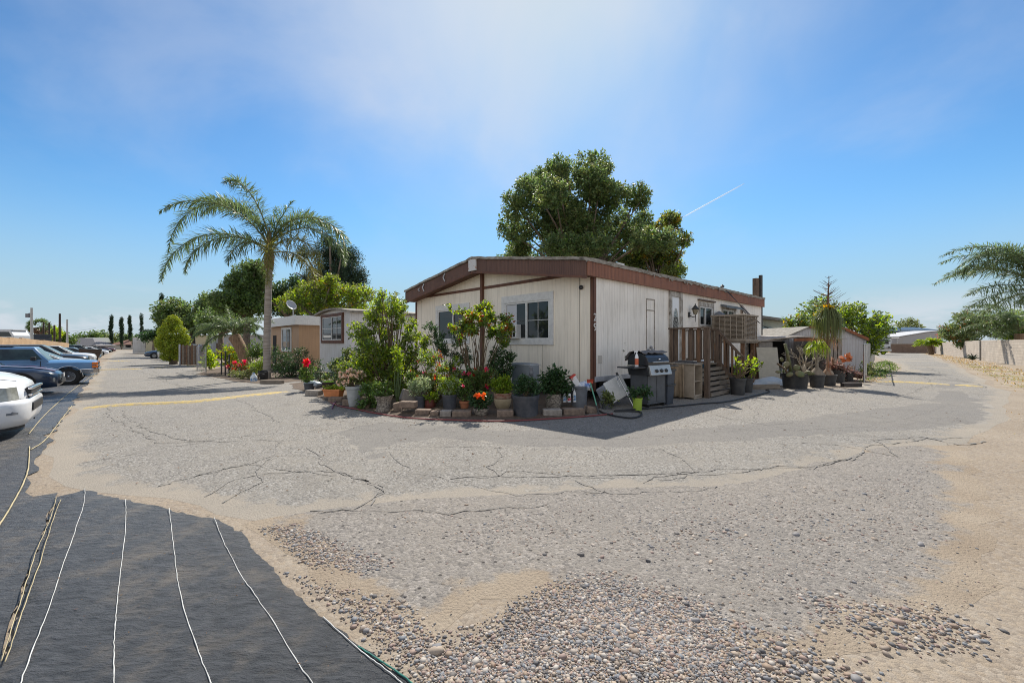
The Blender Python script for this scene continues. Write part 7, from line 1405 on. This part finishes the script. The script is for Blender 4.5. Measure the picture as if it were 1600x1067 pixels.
Y = 165; t = thing('cream_house', 'cream house with red-brown roof at the end of the lane', 'house', (at(192, Y), Y, gz(at(192, Y), Y))); g = gz(at(192, Y), Y); h = tzz(538.5, Y, g); p = tzz(530, Y, g); MB().span((-4.6, 0, 0), (5, 9, h)).build('wall', mat('cream_stucco', (.55, .52, .46), .9), t); mb = MB(); mb.add([(-5.6, -.8, h), (6, -.8, h), (6, 9.8, h), (-5.6, 9.8, h), (-1, 4, p), (3, 4, p)], [(0, 1, 5, 4), (1, 2, 5), (2, 3, 4, 5), (3, 0, 4), (3, 2, 1, 0)]); mb.build('roof', mat('red_brown_tile', (.25, .135, .10), .9, var=.3), t); w = MB().span((1, -.06, .6), (3.4, -.005, 2.2)).build('window', WHITE, t); MB().span((1.1, -.08, .7), (3.3, -.061, 2.1)).build('pane', GLASS, w)
# tan block wall beyond the parked cars, poles, container
A, Bq = Vector((at(-170, 24), 24, 0)), Vector((at(106, 47), 47, 0)); d = Bq-A; L_ = d.length; t = thing('tan_block_wall', 'tan block wall stepping down behind the parked cars', 'wall', (A.x, A.y, 0), math.atan2(d.y, d.x)); TB = blockwork('tan_block', (.50, .34, .20), (.44, .29, .165), (.33, .235, .15))
tops = [2.12, 2.06, 2.0, 1.96, 1.92, 1.86, 1.8, 1.76, 1.64, 1.58, 1.46, 1.36]
for k, tp in enumerate(tops):
    a, b = L_*k/len(tops), L_*(k+1)/len(tops); p = A+d*((k+.5)/len(tops)); g = gz(p.x, p.y); MB().prism([(a, g-.4), (b-.006, g-.4), (b-.006, tp-.12), (a, tp+.02)], -.1, .1, 'y').build('wall_bay', TB, t)
Y = 60; xx = at(34, Y); t = thing('shipping_container', 'long dark container roof showing above the tan wall', 'container', (xx, Y, gz(xx, Y))); h = zat(523, Y)-gz(xx, Y); MB().span((-1.7, 0, 0), (1.7, 2.4, h)).build('body', siding('dark_corrugated', (.035, .04, .05), .3, (.02, .02, .02), .4), t); MB().span((-1.75, -.04, h), (1.75, 2.44, h+.1)).build('top_rail', DKP, t)
Y = 48; xx = at(4, Y); t = thing('pickup_camper', 'white topped camper vehicle behind the tan wall', 'camper', (xx, Y, gz(xx, Y)), R(10)); h = zat(515, Y)-gz(xx, Y); mb = MB(); mb.prism([(-3, .6), (1.1, .6), (1.1, h-.7), (.75, h-.1), (-3, h-.1)], 0, 2, 'y'); mb.build('body', RVW, t, bevel=.04); MB().prism([(-2.4, h-.8), (.9, h-.8), (.6, h-.25), (-2.4, h-.25)], -.02, -.004, 'y').build('window', GLASS_B, t); MB().span((-3, .1, h-.1), (.9, 1.9, h+.05)).build('roof', RVW, t, bevel=.03)
PW = mat('pale_pole', (.42, .42, .40), .7); PD = mat('dark_pole', (.055, .04, .032), .9)
for i, (px, top, r_, Y, m, lab) in enumerate(((49.5, 481, .17, 58, PW, 'tall pale utility pole with boxes, left of the fan palm'), (68, 503, .13, 62, PD, 'short dark pole in front of the fan palm'), (77, 504, .13, 64, PD, 'dark pole right of the fan palm'), (85, 508, .14, 60, PD, 'shortest dark pole before the yellow-green tree'), (93.5, 490, .16, 63, PD, 'tallest dark pole behind the tan wall'), (105, 499, .13, 60, PW, 'slim grey pole at the end of the tan wall'))):
    x = at(px, Y); z = gz(x, Y); h = zat(top, Y)-z; t = thing('utility_pole', lab, 'pole', (x, Y, z), 0, 'poles behind the tan wall'); MB().tube([(0, 0, 0), (0, 0, h)], [r_, r_*.75], 10).build('shaft', m, t)
    if i == 0:
        MB().box((-.45, 0, h-1.1), (.45, .4, .55)).build('equipment_box', GREYP, t); MB().tube([(-.45, 0, h-.8), (0, 0, h-.7)], .04, 6).build('bracket', METAL, t)
for k, (q0, q1) in enumerate(((510, 506), (516, 511), (519, 514))):
    a, b = Vector((at(-60, 58), 58, zat(q0, 58))), Vector((at(150, 150), 150, zat(q1+6, 150))); mb = MB(); mb.tube([tuple(a.lerp(b, f)+Vector((0, 0, -1.2*4*f*(1-f)))) for f in np.linspace(0, 1, 14)], .03, 4); tag(mb.build('overhead_wire', BLACKP), 'thin overhead wires strung past the utility poles', 'wire', 'overhead wires')
rng = rng_of(281); Y = 66; x = at(61, Y); t = thing('fan_palm', 'fan palm with shaggy brown skirt behind the tan wall', 'palm', (x, Y, gz(x, Y))); hz_ = zat(511, Y)-gz(x, Y); MB().tube([(0, 0, 0), (0, 0, hz_)], [.3, .25], 10).build('trunk', BOOT, t)
mb = MB()
for k in range(30):
    az, el = rng.random()*6.28, rng.uniform(-.5, 1.3); d = np.array([math.cos(az)*math.cos(el), math.sin(az)*math.cos(el), math.sin(el)]); c = np.array([0, 0, hz_])+d*.9; n = 12; sp_ = unit(d+rng.normal(size=(n, 3))*.55); mb.leaves(np.repeat(c[None], n, 0), sp_, .75, .16, rng=rng)
mb.build('crown', LEAF_TREE, t); mb = MB(); n = 160; mb.strips(np.column_stack([rng.normal(size=(n, 2))*.3, np.full(n, hz_-.1)]), unit(np.column_stack([rng.normal(size=(n, 2))*.6, -np.ones(n)])), 1.3, .12, .1, rng); mb.build('dry_skirt', leafmat('brown_thatch', (.16, .095, .055), .3, .2), t)
# thin vapour trail high up
a, b = Vector((at(1063, 9000), 9000, zat(342, 9000))), Vector((at(1163, 9000), 9000, zat(287, 9000))); mb = MB(); mb.tube([tuple(a.lerp(b, f)) for f in np.linspace(0, 1, 9)], [3, 9, 11, 12, 11, 13, 11, 10, 5], 8)
VT = bpy.data.materials.new('vapour'); VT.use_nodes = True; VN = VT.node_tree.nodes; VN['Principled BSDF'].inputs['Base Color'].default_value = (.9, .9, .9, 1); VN['Principled BSDF'].inputs['Alpha'].default_value = .45
tag(mb.build('contrail', VT, None, smooth=True), 'thin white vapour trail right of the big tree', 'contrail')
# ------------------------------------------------------------------ vehicles parked nose to the lane
def paint(name, c, rough=.3, metal=.0): return mat(name, c, rough, metal, coat=.6, var=.12, var_scale=2)
LAMP = mat('headlamp_lens', (.50, .50, .45), .12, color2=(.22, .22, .18), var_scale=7); AMBER = mat('amber_lens', (.70, .17, .02), .25); REDL = mat('red_lens', (.45, .02, .015), .25); BLK = mat('black_trim', (.02, .02, .022), .5)
def wheel(t, x, y, r, w, sg, spokes=5, chrome=True, rimf=.62):
    M = Matrix.Translation((x, y, r))@Matrix.Rotation(R(90)*sg, 4, 'X')     # lathe axis points outward
    q = MB().lathe([(r*rimf, -w/2), (r*.94, -w/2), (r, -w*.32), (r, w*.32), (r*.94, w/2), (r*rimf, w/2), (r*rimf, -w/2)], 32, M=M).build('wheel', RUBBER, t); auto_smooth(q, 30)
    m = MB(); m.lathe([(r*rimf*.99, -w*.3), (r*rimf*.99, w*.48), (r*rimf*.90, w*.50), (r*rimf*.86, w*.1), (r*.2, w*.12), (0, w*.12)], 32, M=M); o = m.build('rim', BLK if chrome else GREYP, q); auto_smooth(o, 30)
    m = MB(); m.lathe([(r*rimf*1.0, w*.44), (r*rimf*1.0, w*.53), (r*rimf*.88, w*.53), (r*rimf*.86, w*.44)], 32, M=M); m.lathe([(r*.17, w*.1), (r*.17, w*.42), (0, w*.46)], 14, M=M)
    for k in range(spokes):
        a = 2*math.pi*k/spokes; m.box((math.cos(a)*r*rimf*.5, math.sin(a)*r*rimf*.5, w*.36), (r*rimf*.85, r*.15, w*.14), a, M=M)
    auto_smooth(m.build('spokes', CHROME if chrome else METAL, q), 30)
def car(label, cat, loc, pm, L_, W, st, belt, cab, roof, windows, wr=.33, wx=(.85, 3.55), name='parked_car', detail=1, chrome=False, rz=HROT, spokes=5, group='vehicles parked nose to the lane', glass=GLASS_B):
    """x runs back from the nose (negative); st: stations (x, half-width factor, bottom, shoulder, top); cab: (base front, roof front, roof rear, base rear)"""
    t = thing(name, label, cat, loc, rz, group); hw = W/2; rings = []
    for (x, f, z0, zs, zt) in st:
        w = hw*f; P = [(-.84*w, z0), (-.97*w, z0+.10), (-w, z0+.30*(zs-z0)+.05), (-w, zs-.10), (-.97*w, zs-.02), (-.88*w, zs+.35*(zt-zs)), (-.55*w, zt-.008), (0, zt)]
        P = P+[(-a, b) for a, b in P[-2::-1]]; rings.append([(-x, a, b) for a, b in P])
    body = MB().loft(rings).build('body', pm, t); auto_smooth(body, 35)
    x0, x1, x2, x3 = cab; wb, wtp = hw*.93, hw*.78
    def side_y(z): return wb+(wtp-wb)*(z-belt)/(roof-belt)
    R_ = []
    for z, xf, xr, w in ((belt-.12, x0-.02, x3+.02, wb+.01), (belt, x0, x3, wb), (roof-.07, x0+(x1-x0)*.93, x3+(x2-x3)*.93, side_y(roof-.07)), (roof-.015, x1+.03, x2-.03, wtp*.95), (roof, x1+.15, x2-.15, wtp*.8)):
        R_.append([(-xf, -w, z), (-xf, w, z), (-xr, w, z), (-xr, -w, z)])
    cabm = MB().loft(R_).build('cabin', pm, t, bevel=.03); auto_smooth(cabm, 50)
    for wd in windows:
        for sg in (-1, 1): MB().add([(-x, sg*(side_y(z)+.007), z) for x, z in wd], [tuple(range(len(wd)))]).build('side_window', glass, t)
    a, b = belt+.02, roof-.10
    def ws(xb, xt): 
        f0, f1 = .04, .90; return [(-(xb+(xt-xb)*f)+(-.012 if xb > xt else .012)*(1), s*side_y(belt+(roof-belt)*f)*(.93), belt+(roof-.02-belt)*f) for f, s in ((f0, -1), (f0, 1), (f1, 1), (f1, -1))]
    MB().add(ws(x0, x1), [(0, 1, 2, 3)]).build('windshield', glass, t); MB().add(ws(x3, x2), [(0, 1, 2, 3)]).build('rear_window', glass, t)
    for x in wx:
        for sg in (-1, 1):
            MB().lathe([(wr*1.17, -.02), (wr*1.17, .012), (0, .012)], 28, M=Matrix.Translation((-x, sg*(hw-.012), wr*1.02))@Matrix.Rotation(R(90)*(1 if sg < 0 else -1), 4, 'X')).build('wheel_arch', DARK, t); wheel(t, -x, sg*(hw-.085), wr, .22, 1 if sg < 0 else -1, spokes, chrome)
    f0 = st[0]; zl = f0[3]-.06; zt0 = f0[4]
    if detail:
        for sg in (-1, 1):
            MB().box((-.14, sg*hw*st[1][1]*.88, zl-.03), (.16, .26, .14), sg*R(24)).build('headlight', LAMP, t, bevel=.03)
            MB().box((-(x0+.28), sg*(hw+.10), belt+.06), (.10, .20, .13)).build('mirror', BLK, t, bevel=.03)
        MB().box((-.005, 0, zl-.06), (.06, W*.42, .13)).build('grille', BLK, t, bevel=.015); MB().box((-.03, 0, f0[2]+.10), (.12, W*.66, .12)).build('lower_intake', BLK, t, bevel=.02); MB().box((.03, 0, f0[2]+.30), (.02, .33, .12)).build('number_plate', WHITE, t)
        for xs in [x0+.35, (x0+x3)/2+.1]: MB().span((-xs-.005, -hw-.002, .38), (-xs+.005, -hw+.02, belt-.02)).build('door_seam', BLK, t)
    return t
def nose(px, Y): x = at(px, Y); return (x, Y, gz(x, Y)+.015)
SEDAN = [(0, .62, .30, .62, .68), (.07, .80, .24, .68, .75), (.25, .93, .22, .74, .82), (.6, .99, .20, .80, .90), (1.3, 1.0, .20, .87, .98), (3.6, 1.0, .20, .92, 1.0), (4.2, .98, .22, .92, 1.02), (4.55, .90, .26, .88, .98), (4.68, .78, .32, .80, .88)]
SUVS = [(0, .66, .36, .74, .84), (.07, .82, .30, .80, .94), (.25, .94, .27, .88, 1.0), (.6, .99, .26, .94, 1.05), (1.3, 1.0, .26, 1.0, 1.10), (4.0, 1.0, .26, 1.02, 1.1), (4.5, .97, .30, 1.0, 1.08), (4.65, .88, .36, .92, 1.0)]
SED_W = [[(1.50, .98), (2.02, 1.34), (2.55, 1.37), (2.55, .99)], [(2.62, .99), (2.62, 1.37), (3.05, 1.33), (3.55, 1.0)]]
SUV_W = [[(1.45, 1.13), (1.90, 1.56), (2.40, 1.60), (2.40, 1.13)], [(2.48, 1.13), (2.48, 1.60), (3.25, 1.60), (3.25, 1.13)], [(3.33, 1.13), (3.33, 1.60), (3.95, 1.55), (4.15, 1.13)]]
# nearest: white crossover, only its nose in the picture
WP = paint('white_car_paint', (.76, .77, .79)); x, Y = -7.74, 6.62
wc = car('nearest white crossover, only its nose in view over the black fabric', 'car', (x, Y, gz(x, Y)+.015), WP, 4.6, 1.82, [(0, .55, .36, .60, .70), (.05, .72, .30, .66, .80), (.14, .86, .27, .72, .86), (.30, .95, .25, .80, .93), (.6, .995, .24, .88, 1.0), (1.2, 1.0, .24, .96, 1.07), (4.0, 1.0, .26, 1.0, 1.08), (4.5, .97, .30, 1.0, 1.05), (4.6, .88, .36, .92, 1.0)], 1.08, (1.25, 2.0, 4.0, 4.45), 1.68, SUV_W, .35, detail=0)
hw = .91
def wrap(name, xs, z0, z1, m, out=.012, sg=-1):
    """panel that follows the rounded front corner"""
    st_ = [(0, .55), (.05, .72), (.14, .86), (.30, .95), (.6, .995), (1.2, 1.0)]; V = []
    for x in xs:
        f = np.interp(x, [q[0] for q in st_], [q[1] for q in st_])*hw+out; V += [(-x+out*.6, sg*f, z0), (-x+out*.6-(.03 if z1 > .7 else 0), sg*f*(.985), z1)]
    mb = MB(); mb.add(V, [(2*i, 2*i+2, 2*i+3, 2*i+1) for i in range(len(xs)-1)]); return mb.build(name, m, wc, smooth=True)
for sg in (-1, 1):
    wrap('headlight', np.linspace(.06, .40, 9), .575, .765, LAMP, sg=sg); wrap('turn_signal', np.linspace(.40, .50, 4), .585, .765, AMBER, sg=sg); wrap('fog_recess', np.linspace(.09, .19, 5), .37, .45, GREYP, .062, sg=sg); wrap('bumper_lip', np.linspace(0, .75, 14), .13, .18, BLK, -.05, sg=sg); wrap('headlight_rim', np.linspace(.05, .50, 10), .565, .58, BLK, .016, sg=sg)
def bumper_skin():
    xs = list(np.linspace(.75, 0, 16)); st_ = [(0, .55), (.05, .72), (.14, .86), (.30, .95), (.6, .995), (1.2, 1.0)]; rings = []
    for z, o_ in ((.165, -.06), (.20, .0), (.29, .045), (.42, .058), (.50, .062), (.545, .052), (.572, .012)):
        row = [(-x+o_*.7, -(np.interp(x, [q[0] for q in st_], [q[1] for q in st_])*hw+o_), z) for x in xs]; rings.append(row+[(a, -b, c) for a, b, c in row[::-1]])
    o = MB().loft(rings, closed=False, cap=False).build('bumper', WP, wc, smooth=True); return o
bumper_skin()
MB().loft([[(-.62, -.88, .945), (-.60, -.88, .950)], [(-.30, -.80, .90), (-.285, -.80, .905)], [(-.10, -.60, .845), (-.09, -.60, .85)]], closed=False, cap=False).build('hood_gap', BLK, wc)
MB().box((.005, 0, .66), (.06, .92, .16)).build('grille', BLK, wc, bevel=.02); MB().box((.03, 0, .72), (.05, .98, .035)).build('grille_bar', CHROME, wc, bevel=.01); MB().box((.03, 0, .62), (.05, .98, .03)).build('grille_bar', CHROME, wc, bevel=.01); MB().box((.045, 0, .44), (.03, .9, .13)).build('lower_intake', BLK, wc, bevel=.02)
# dark sports coupe with red hood edge
x, Y, z = gp(72, 616); dk = car('low dark blue coupe with a red hood edge behind the white crossover', 'car', (x-.3, Y+.75, z+.015), paint('navy_paint', (.015, .035, .075)), 4.5, 1.8, [(0, .58, .26, .52, .58), (.07, .78, .20, .58, .66), (.25, .92, .18, .66, .75), (.6, .99, .17, .74, .83), (1.3, 1.0, .17, .80, .90)]+SEDAN[5:], .92, (1.35, 2.2, 3.0, 4.1), 1.32, SED_W, .32, chrome=True)
mb = MB(); mb.loft([[(-x_, -w_, z_+.022), (-x_, -w_+.28, z_+.03)] for x_, w_, z_ in ((.12, .45, .675), (.3, .50, .745), (.6, .53, .812), (1.25, .54, .885))], closed=False, cap=False); mb.build('hood_stripe', paint('red_paint', (.50, .03, .05)), dk)
mb = MB(); mb.loft([[(-x_, w_, z_+.022), (-x_, w_-.28, z_+.03)] for x_, w_, z_ in ((.12, .45, .675), (.3, .50, .745), (.6, .53, .812), (1.25, .54, .885))], closed=False, cap=False); mb.build('hood_stripe', paint('red_paint_two', (.50, .03, .05)), dk)
# blue two-door truck-based wagon, side on
BP = paint('slate_blue_paint', (.085, .21, .40), .35); SILV = paint('silver_band_paint', (.34, .36, .38), .35)
P = Vector(gp(107, 601.5)); loc = P-Vector((UX*-.92-UY*-.92, UY*-.92+UX*-.92, 0)); ST = [(0, .90, .62, 1.00, 1.06), (.04, .95, .50, 1.02, 1.09), (.2, .985, .44, 1.03, 1.11), (.6, 1.0, .42, 1.04, 1.13), (1.6, 1.0, .42, 1.06, 1.16), (4.5, 1.0, .42, 1.08, 1.16), (4.78, .98, .46, 1.08, 1.14)]
bs_ = car('blue two-door utility truck with chrome wheels and bumper, side on', 'truck', (loc.x, loc.y, P.z+.012), BP, 4.8, 1.94, ST, 1.15, (1.55, 1.98, 4.5, 4.72), 1.78, [[(1.74, 1.20), (2.04, 1.66), (3.22, 1.68), (3.22, 1.20)], [(3.36, 1.20), (3.36, 1.68), (4.35, 1.66), (4.45, 1.20)]], .385, (.92, 3.75), 'parked_truck', detail=0, chrome=True, spokes=5, glass=mat('green_tinted_glass', (.05, .085, .085), .06, color2=(.02, .03, .035), var_scale=1.6))
K_ = .87; bs_.scale = (K_, K_, K_); bs_.location = (P.x-(UX*-.92-UY*-.92)*K_, P.y-(UY*-.92+UX*-.92)*K_, P.z+.012)
for sg in (-1, 1):
    MB().box((.0, sg*.60, .92), (.05, .34, .17)).build('headlight', LAMP, bs_, bevel=.01); MB().box((-.05, sg*.93, .97), (.20, .12, .12)).build('turn_signal', AMBER, bs_, bevel=.015); MB().box((-.05, sg*.93, .82), (.20, .12, .12)).build('turn_signal', AMBER, bs_, bevel=.015)
    MB().box((-1.98, sg*1.08, 1.25), (.16, .24, .17)).build('mirror', BLK, bs_, bevel=.03); MB().span((-4.6, sg*.972-.012, .60), (-1.5, sg*.972+.012, .66)).build('side_moulding', BLK, bs_); MB().span((-4.6, sg*.972-.016, .66), (-1.5, sg*.972+.016, .68)).build('chrome_strip', CHROME, bs_)
    MB().tube([(-.92+.47*math.cos(a), sg*.975, .40+.47*math.sin(a)) for a in np.linspace(-.1, math.pi+.1, 20)], .018, 6).build('arch_trim', CHROME, bs_, smooth=True)
    MB().span((-3.19, sg*.976-.006, .55), (-3.17, sg*.976+.006, 1.14)).build('door_seam', BLK, bs_); MB().span((-1.79, sg*.976-.006, .55), (-1.77, sg*.976+.006, 1.14)).build('door_seam', BLK, bs_); MB().span((-3.12, sg*.985-.015, 1.02), (-2.92, sg*.985+.015, 1.06)).build('door_handle', CHROME, bs_, bevel=.006)
MB().box((.03, 0, .88), (.05, 1.0, .22)).build('grille', BLK, bs_, bevel=.01); MB().box((.05, 0, .89), (.04, 1.7, .04)).build('grille_bar', CHROME, bs_)
mb = MB(); mb.loft([[(-.55, -.99, .52), (-.55, -.99, .72), (-.55, .99, .72), (-.55, .99, .52)], [(-.10, -1.0, .50), (-.10, -1.0, .74), (-.10, 1.0, .74), (-.10, 1.0, .50)], [(.10, -.9, .50), (.10, -.9, .74), (.10, .9, .74), (.10, .9, .50)]]); mb.build('bumper', CHROME, bs_, bevel=.03)
MB().span((-4.5, -.7, 1.785), (-2.6, .7, 1.81)).build('roof_rack', BLK, bs_)
# the rest of the row
car('silver sedan parked just beyond the blue truck', 'car', nose(149, 22.5), paint('silver_paint', (.46, .45, .44), .3, .3), 4.7, 1.8, SEDAN, .97, (1.25, 2.05, 3.1, 4.1), 1.43, SED_W)
car('black utility vehicle behind the silver sedan', 'car', nose(140, 26.5), paint('black_paint', (.012, .013, .015)), 4.65, 1.86, SUVS, 1.10, (1.2, 1.95, 4.0, 4.45), 1.68, SUV_W, .36)
car('white pickup-high car behind the black utility vehicle', 'car', nose(150, 32), paint('white_paint_far', (.66, .67, .68)), 4.65, 1.84, SUVS, 1.10, (1.2, 1.9, 3.6, 4.3), 1.6, SUV_W, .35)
car('light blue sedan just behind the dark dumpster', 'car', nose(158, 46), paint('light_blue_paint', (.20, .32, .45)), 4.7, 1.8, SEDAN, .97, (1.25, 2.05, 3.1, 4.1), 1.43, SED_W)
car('dark green utility vehicle far along the parked row', 'car', nose(160, 54), paint('dark_green_paint', (.012, .03, .025)), 4.65, 1.86, SUVS, 1.10, (1.2, 1.95, 4.0, 4.45), 1.68, SUV_W, .36, detail=0)
car('white hatchback with red tail lamps far along the row', 'car', nose(170, 66), paint('bright_white_paint', (.74, .75, .77)), 4.5, 1.8, SEDAN, .97, (1.1, 1.9, 3.6, 4.4), 1.48, SED_W, detail=0)
car('black sedan beyond the white hatchback', 'car', nose(174, 80), paint('black_paint_far', (.015, .015, .018)), 4.7, 1.8, SEDAN, .97, (1.25, 2.05, 3.1, 4.1), 1.43, SED_W, detail=0)
car('dark red car last in the parked row by the cream house', 'car', nose(181, 100), paint('dark_red_paint', (.10, .015, .015)), 4.7, 1.8, SEDAN, .97, (1.25, 2.05, 3.1, 4.1), 1.43, SED_W, detail=0)
# across the lane
car('dark blue sedan parked by the yellow mobile home', 'car', nose(226, 50), paint('deep_blue_paint', (.02, .045, .09)), 4.7, 1.8, SEDAN, .97, (1.25, 2.05, 3.1, 4.1), 1.43, SED_W, rz=HROT+math.pi, group='cars across the lane')
car('white utility vehicle parked beside the round topiary', 'car', nose(246, 45), paint('white_paint_lane', (.62, .63, .64)), 4.65, 1.86, SUVS, 1.10, (1.2, 1.95, 4.0, 4.45), 1.72, SUV_W, .36, rz=HROT+math.pi*1.0, group='cars across the lane')
# dumpster
x, Y, z = gp(158, 563); DM = mat('dark_brown_steel', (.045, .032, .026), .6, color2=(.075, .05, .035), var_scale=3); dp = thing('dumpster', 'dark brown steel dumpster standing on short legs by the lane', 'dumpster', (x, Y, z+.01), HROT)
mb = MB(); mb.prism([(-1.65, .22), (-.25, .22), (-.02, .75), (0, 1.12), (-1.7, 1.25)], -.1, 1.9, 'y'); mb.build('bin', DM, dp, bevel=.02); mb = MB(); mb.prism([(-1.74, 1.27), (.05, 1.13), (.05, 1.17), (-1.74, 1.32)], -.14, 1.94, 'y'); mb.build('lid', BLACKP, dp)
for xx in (-1.5, -.35):
    for yy in (.05, 1.75): MB().box((xx, yy, .11), (.12, .12, .22)).build('leg', DM, dp)
for yy in (-.13, 1.93): MB().box((-.8, yy, .85), (1.3, .06, .14)).build('fork_pocket', DM, dp)
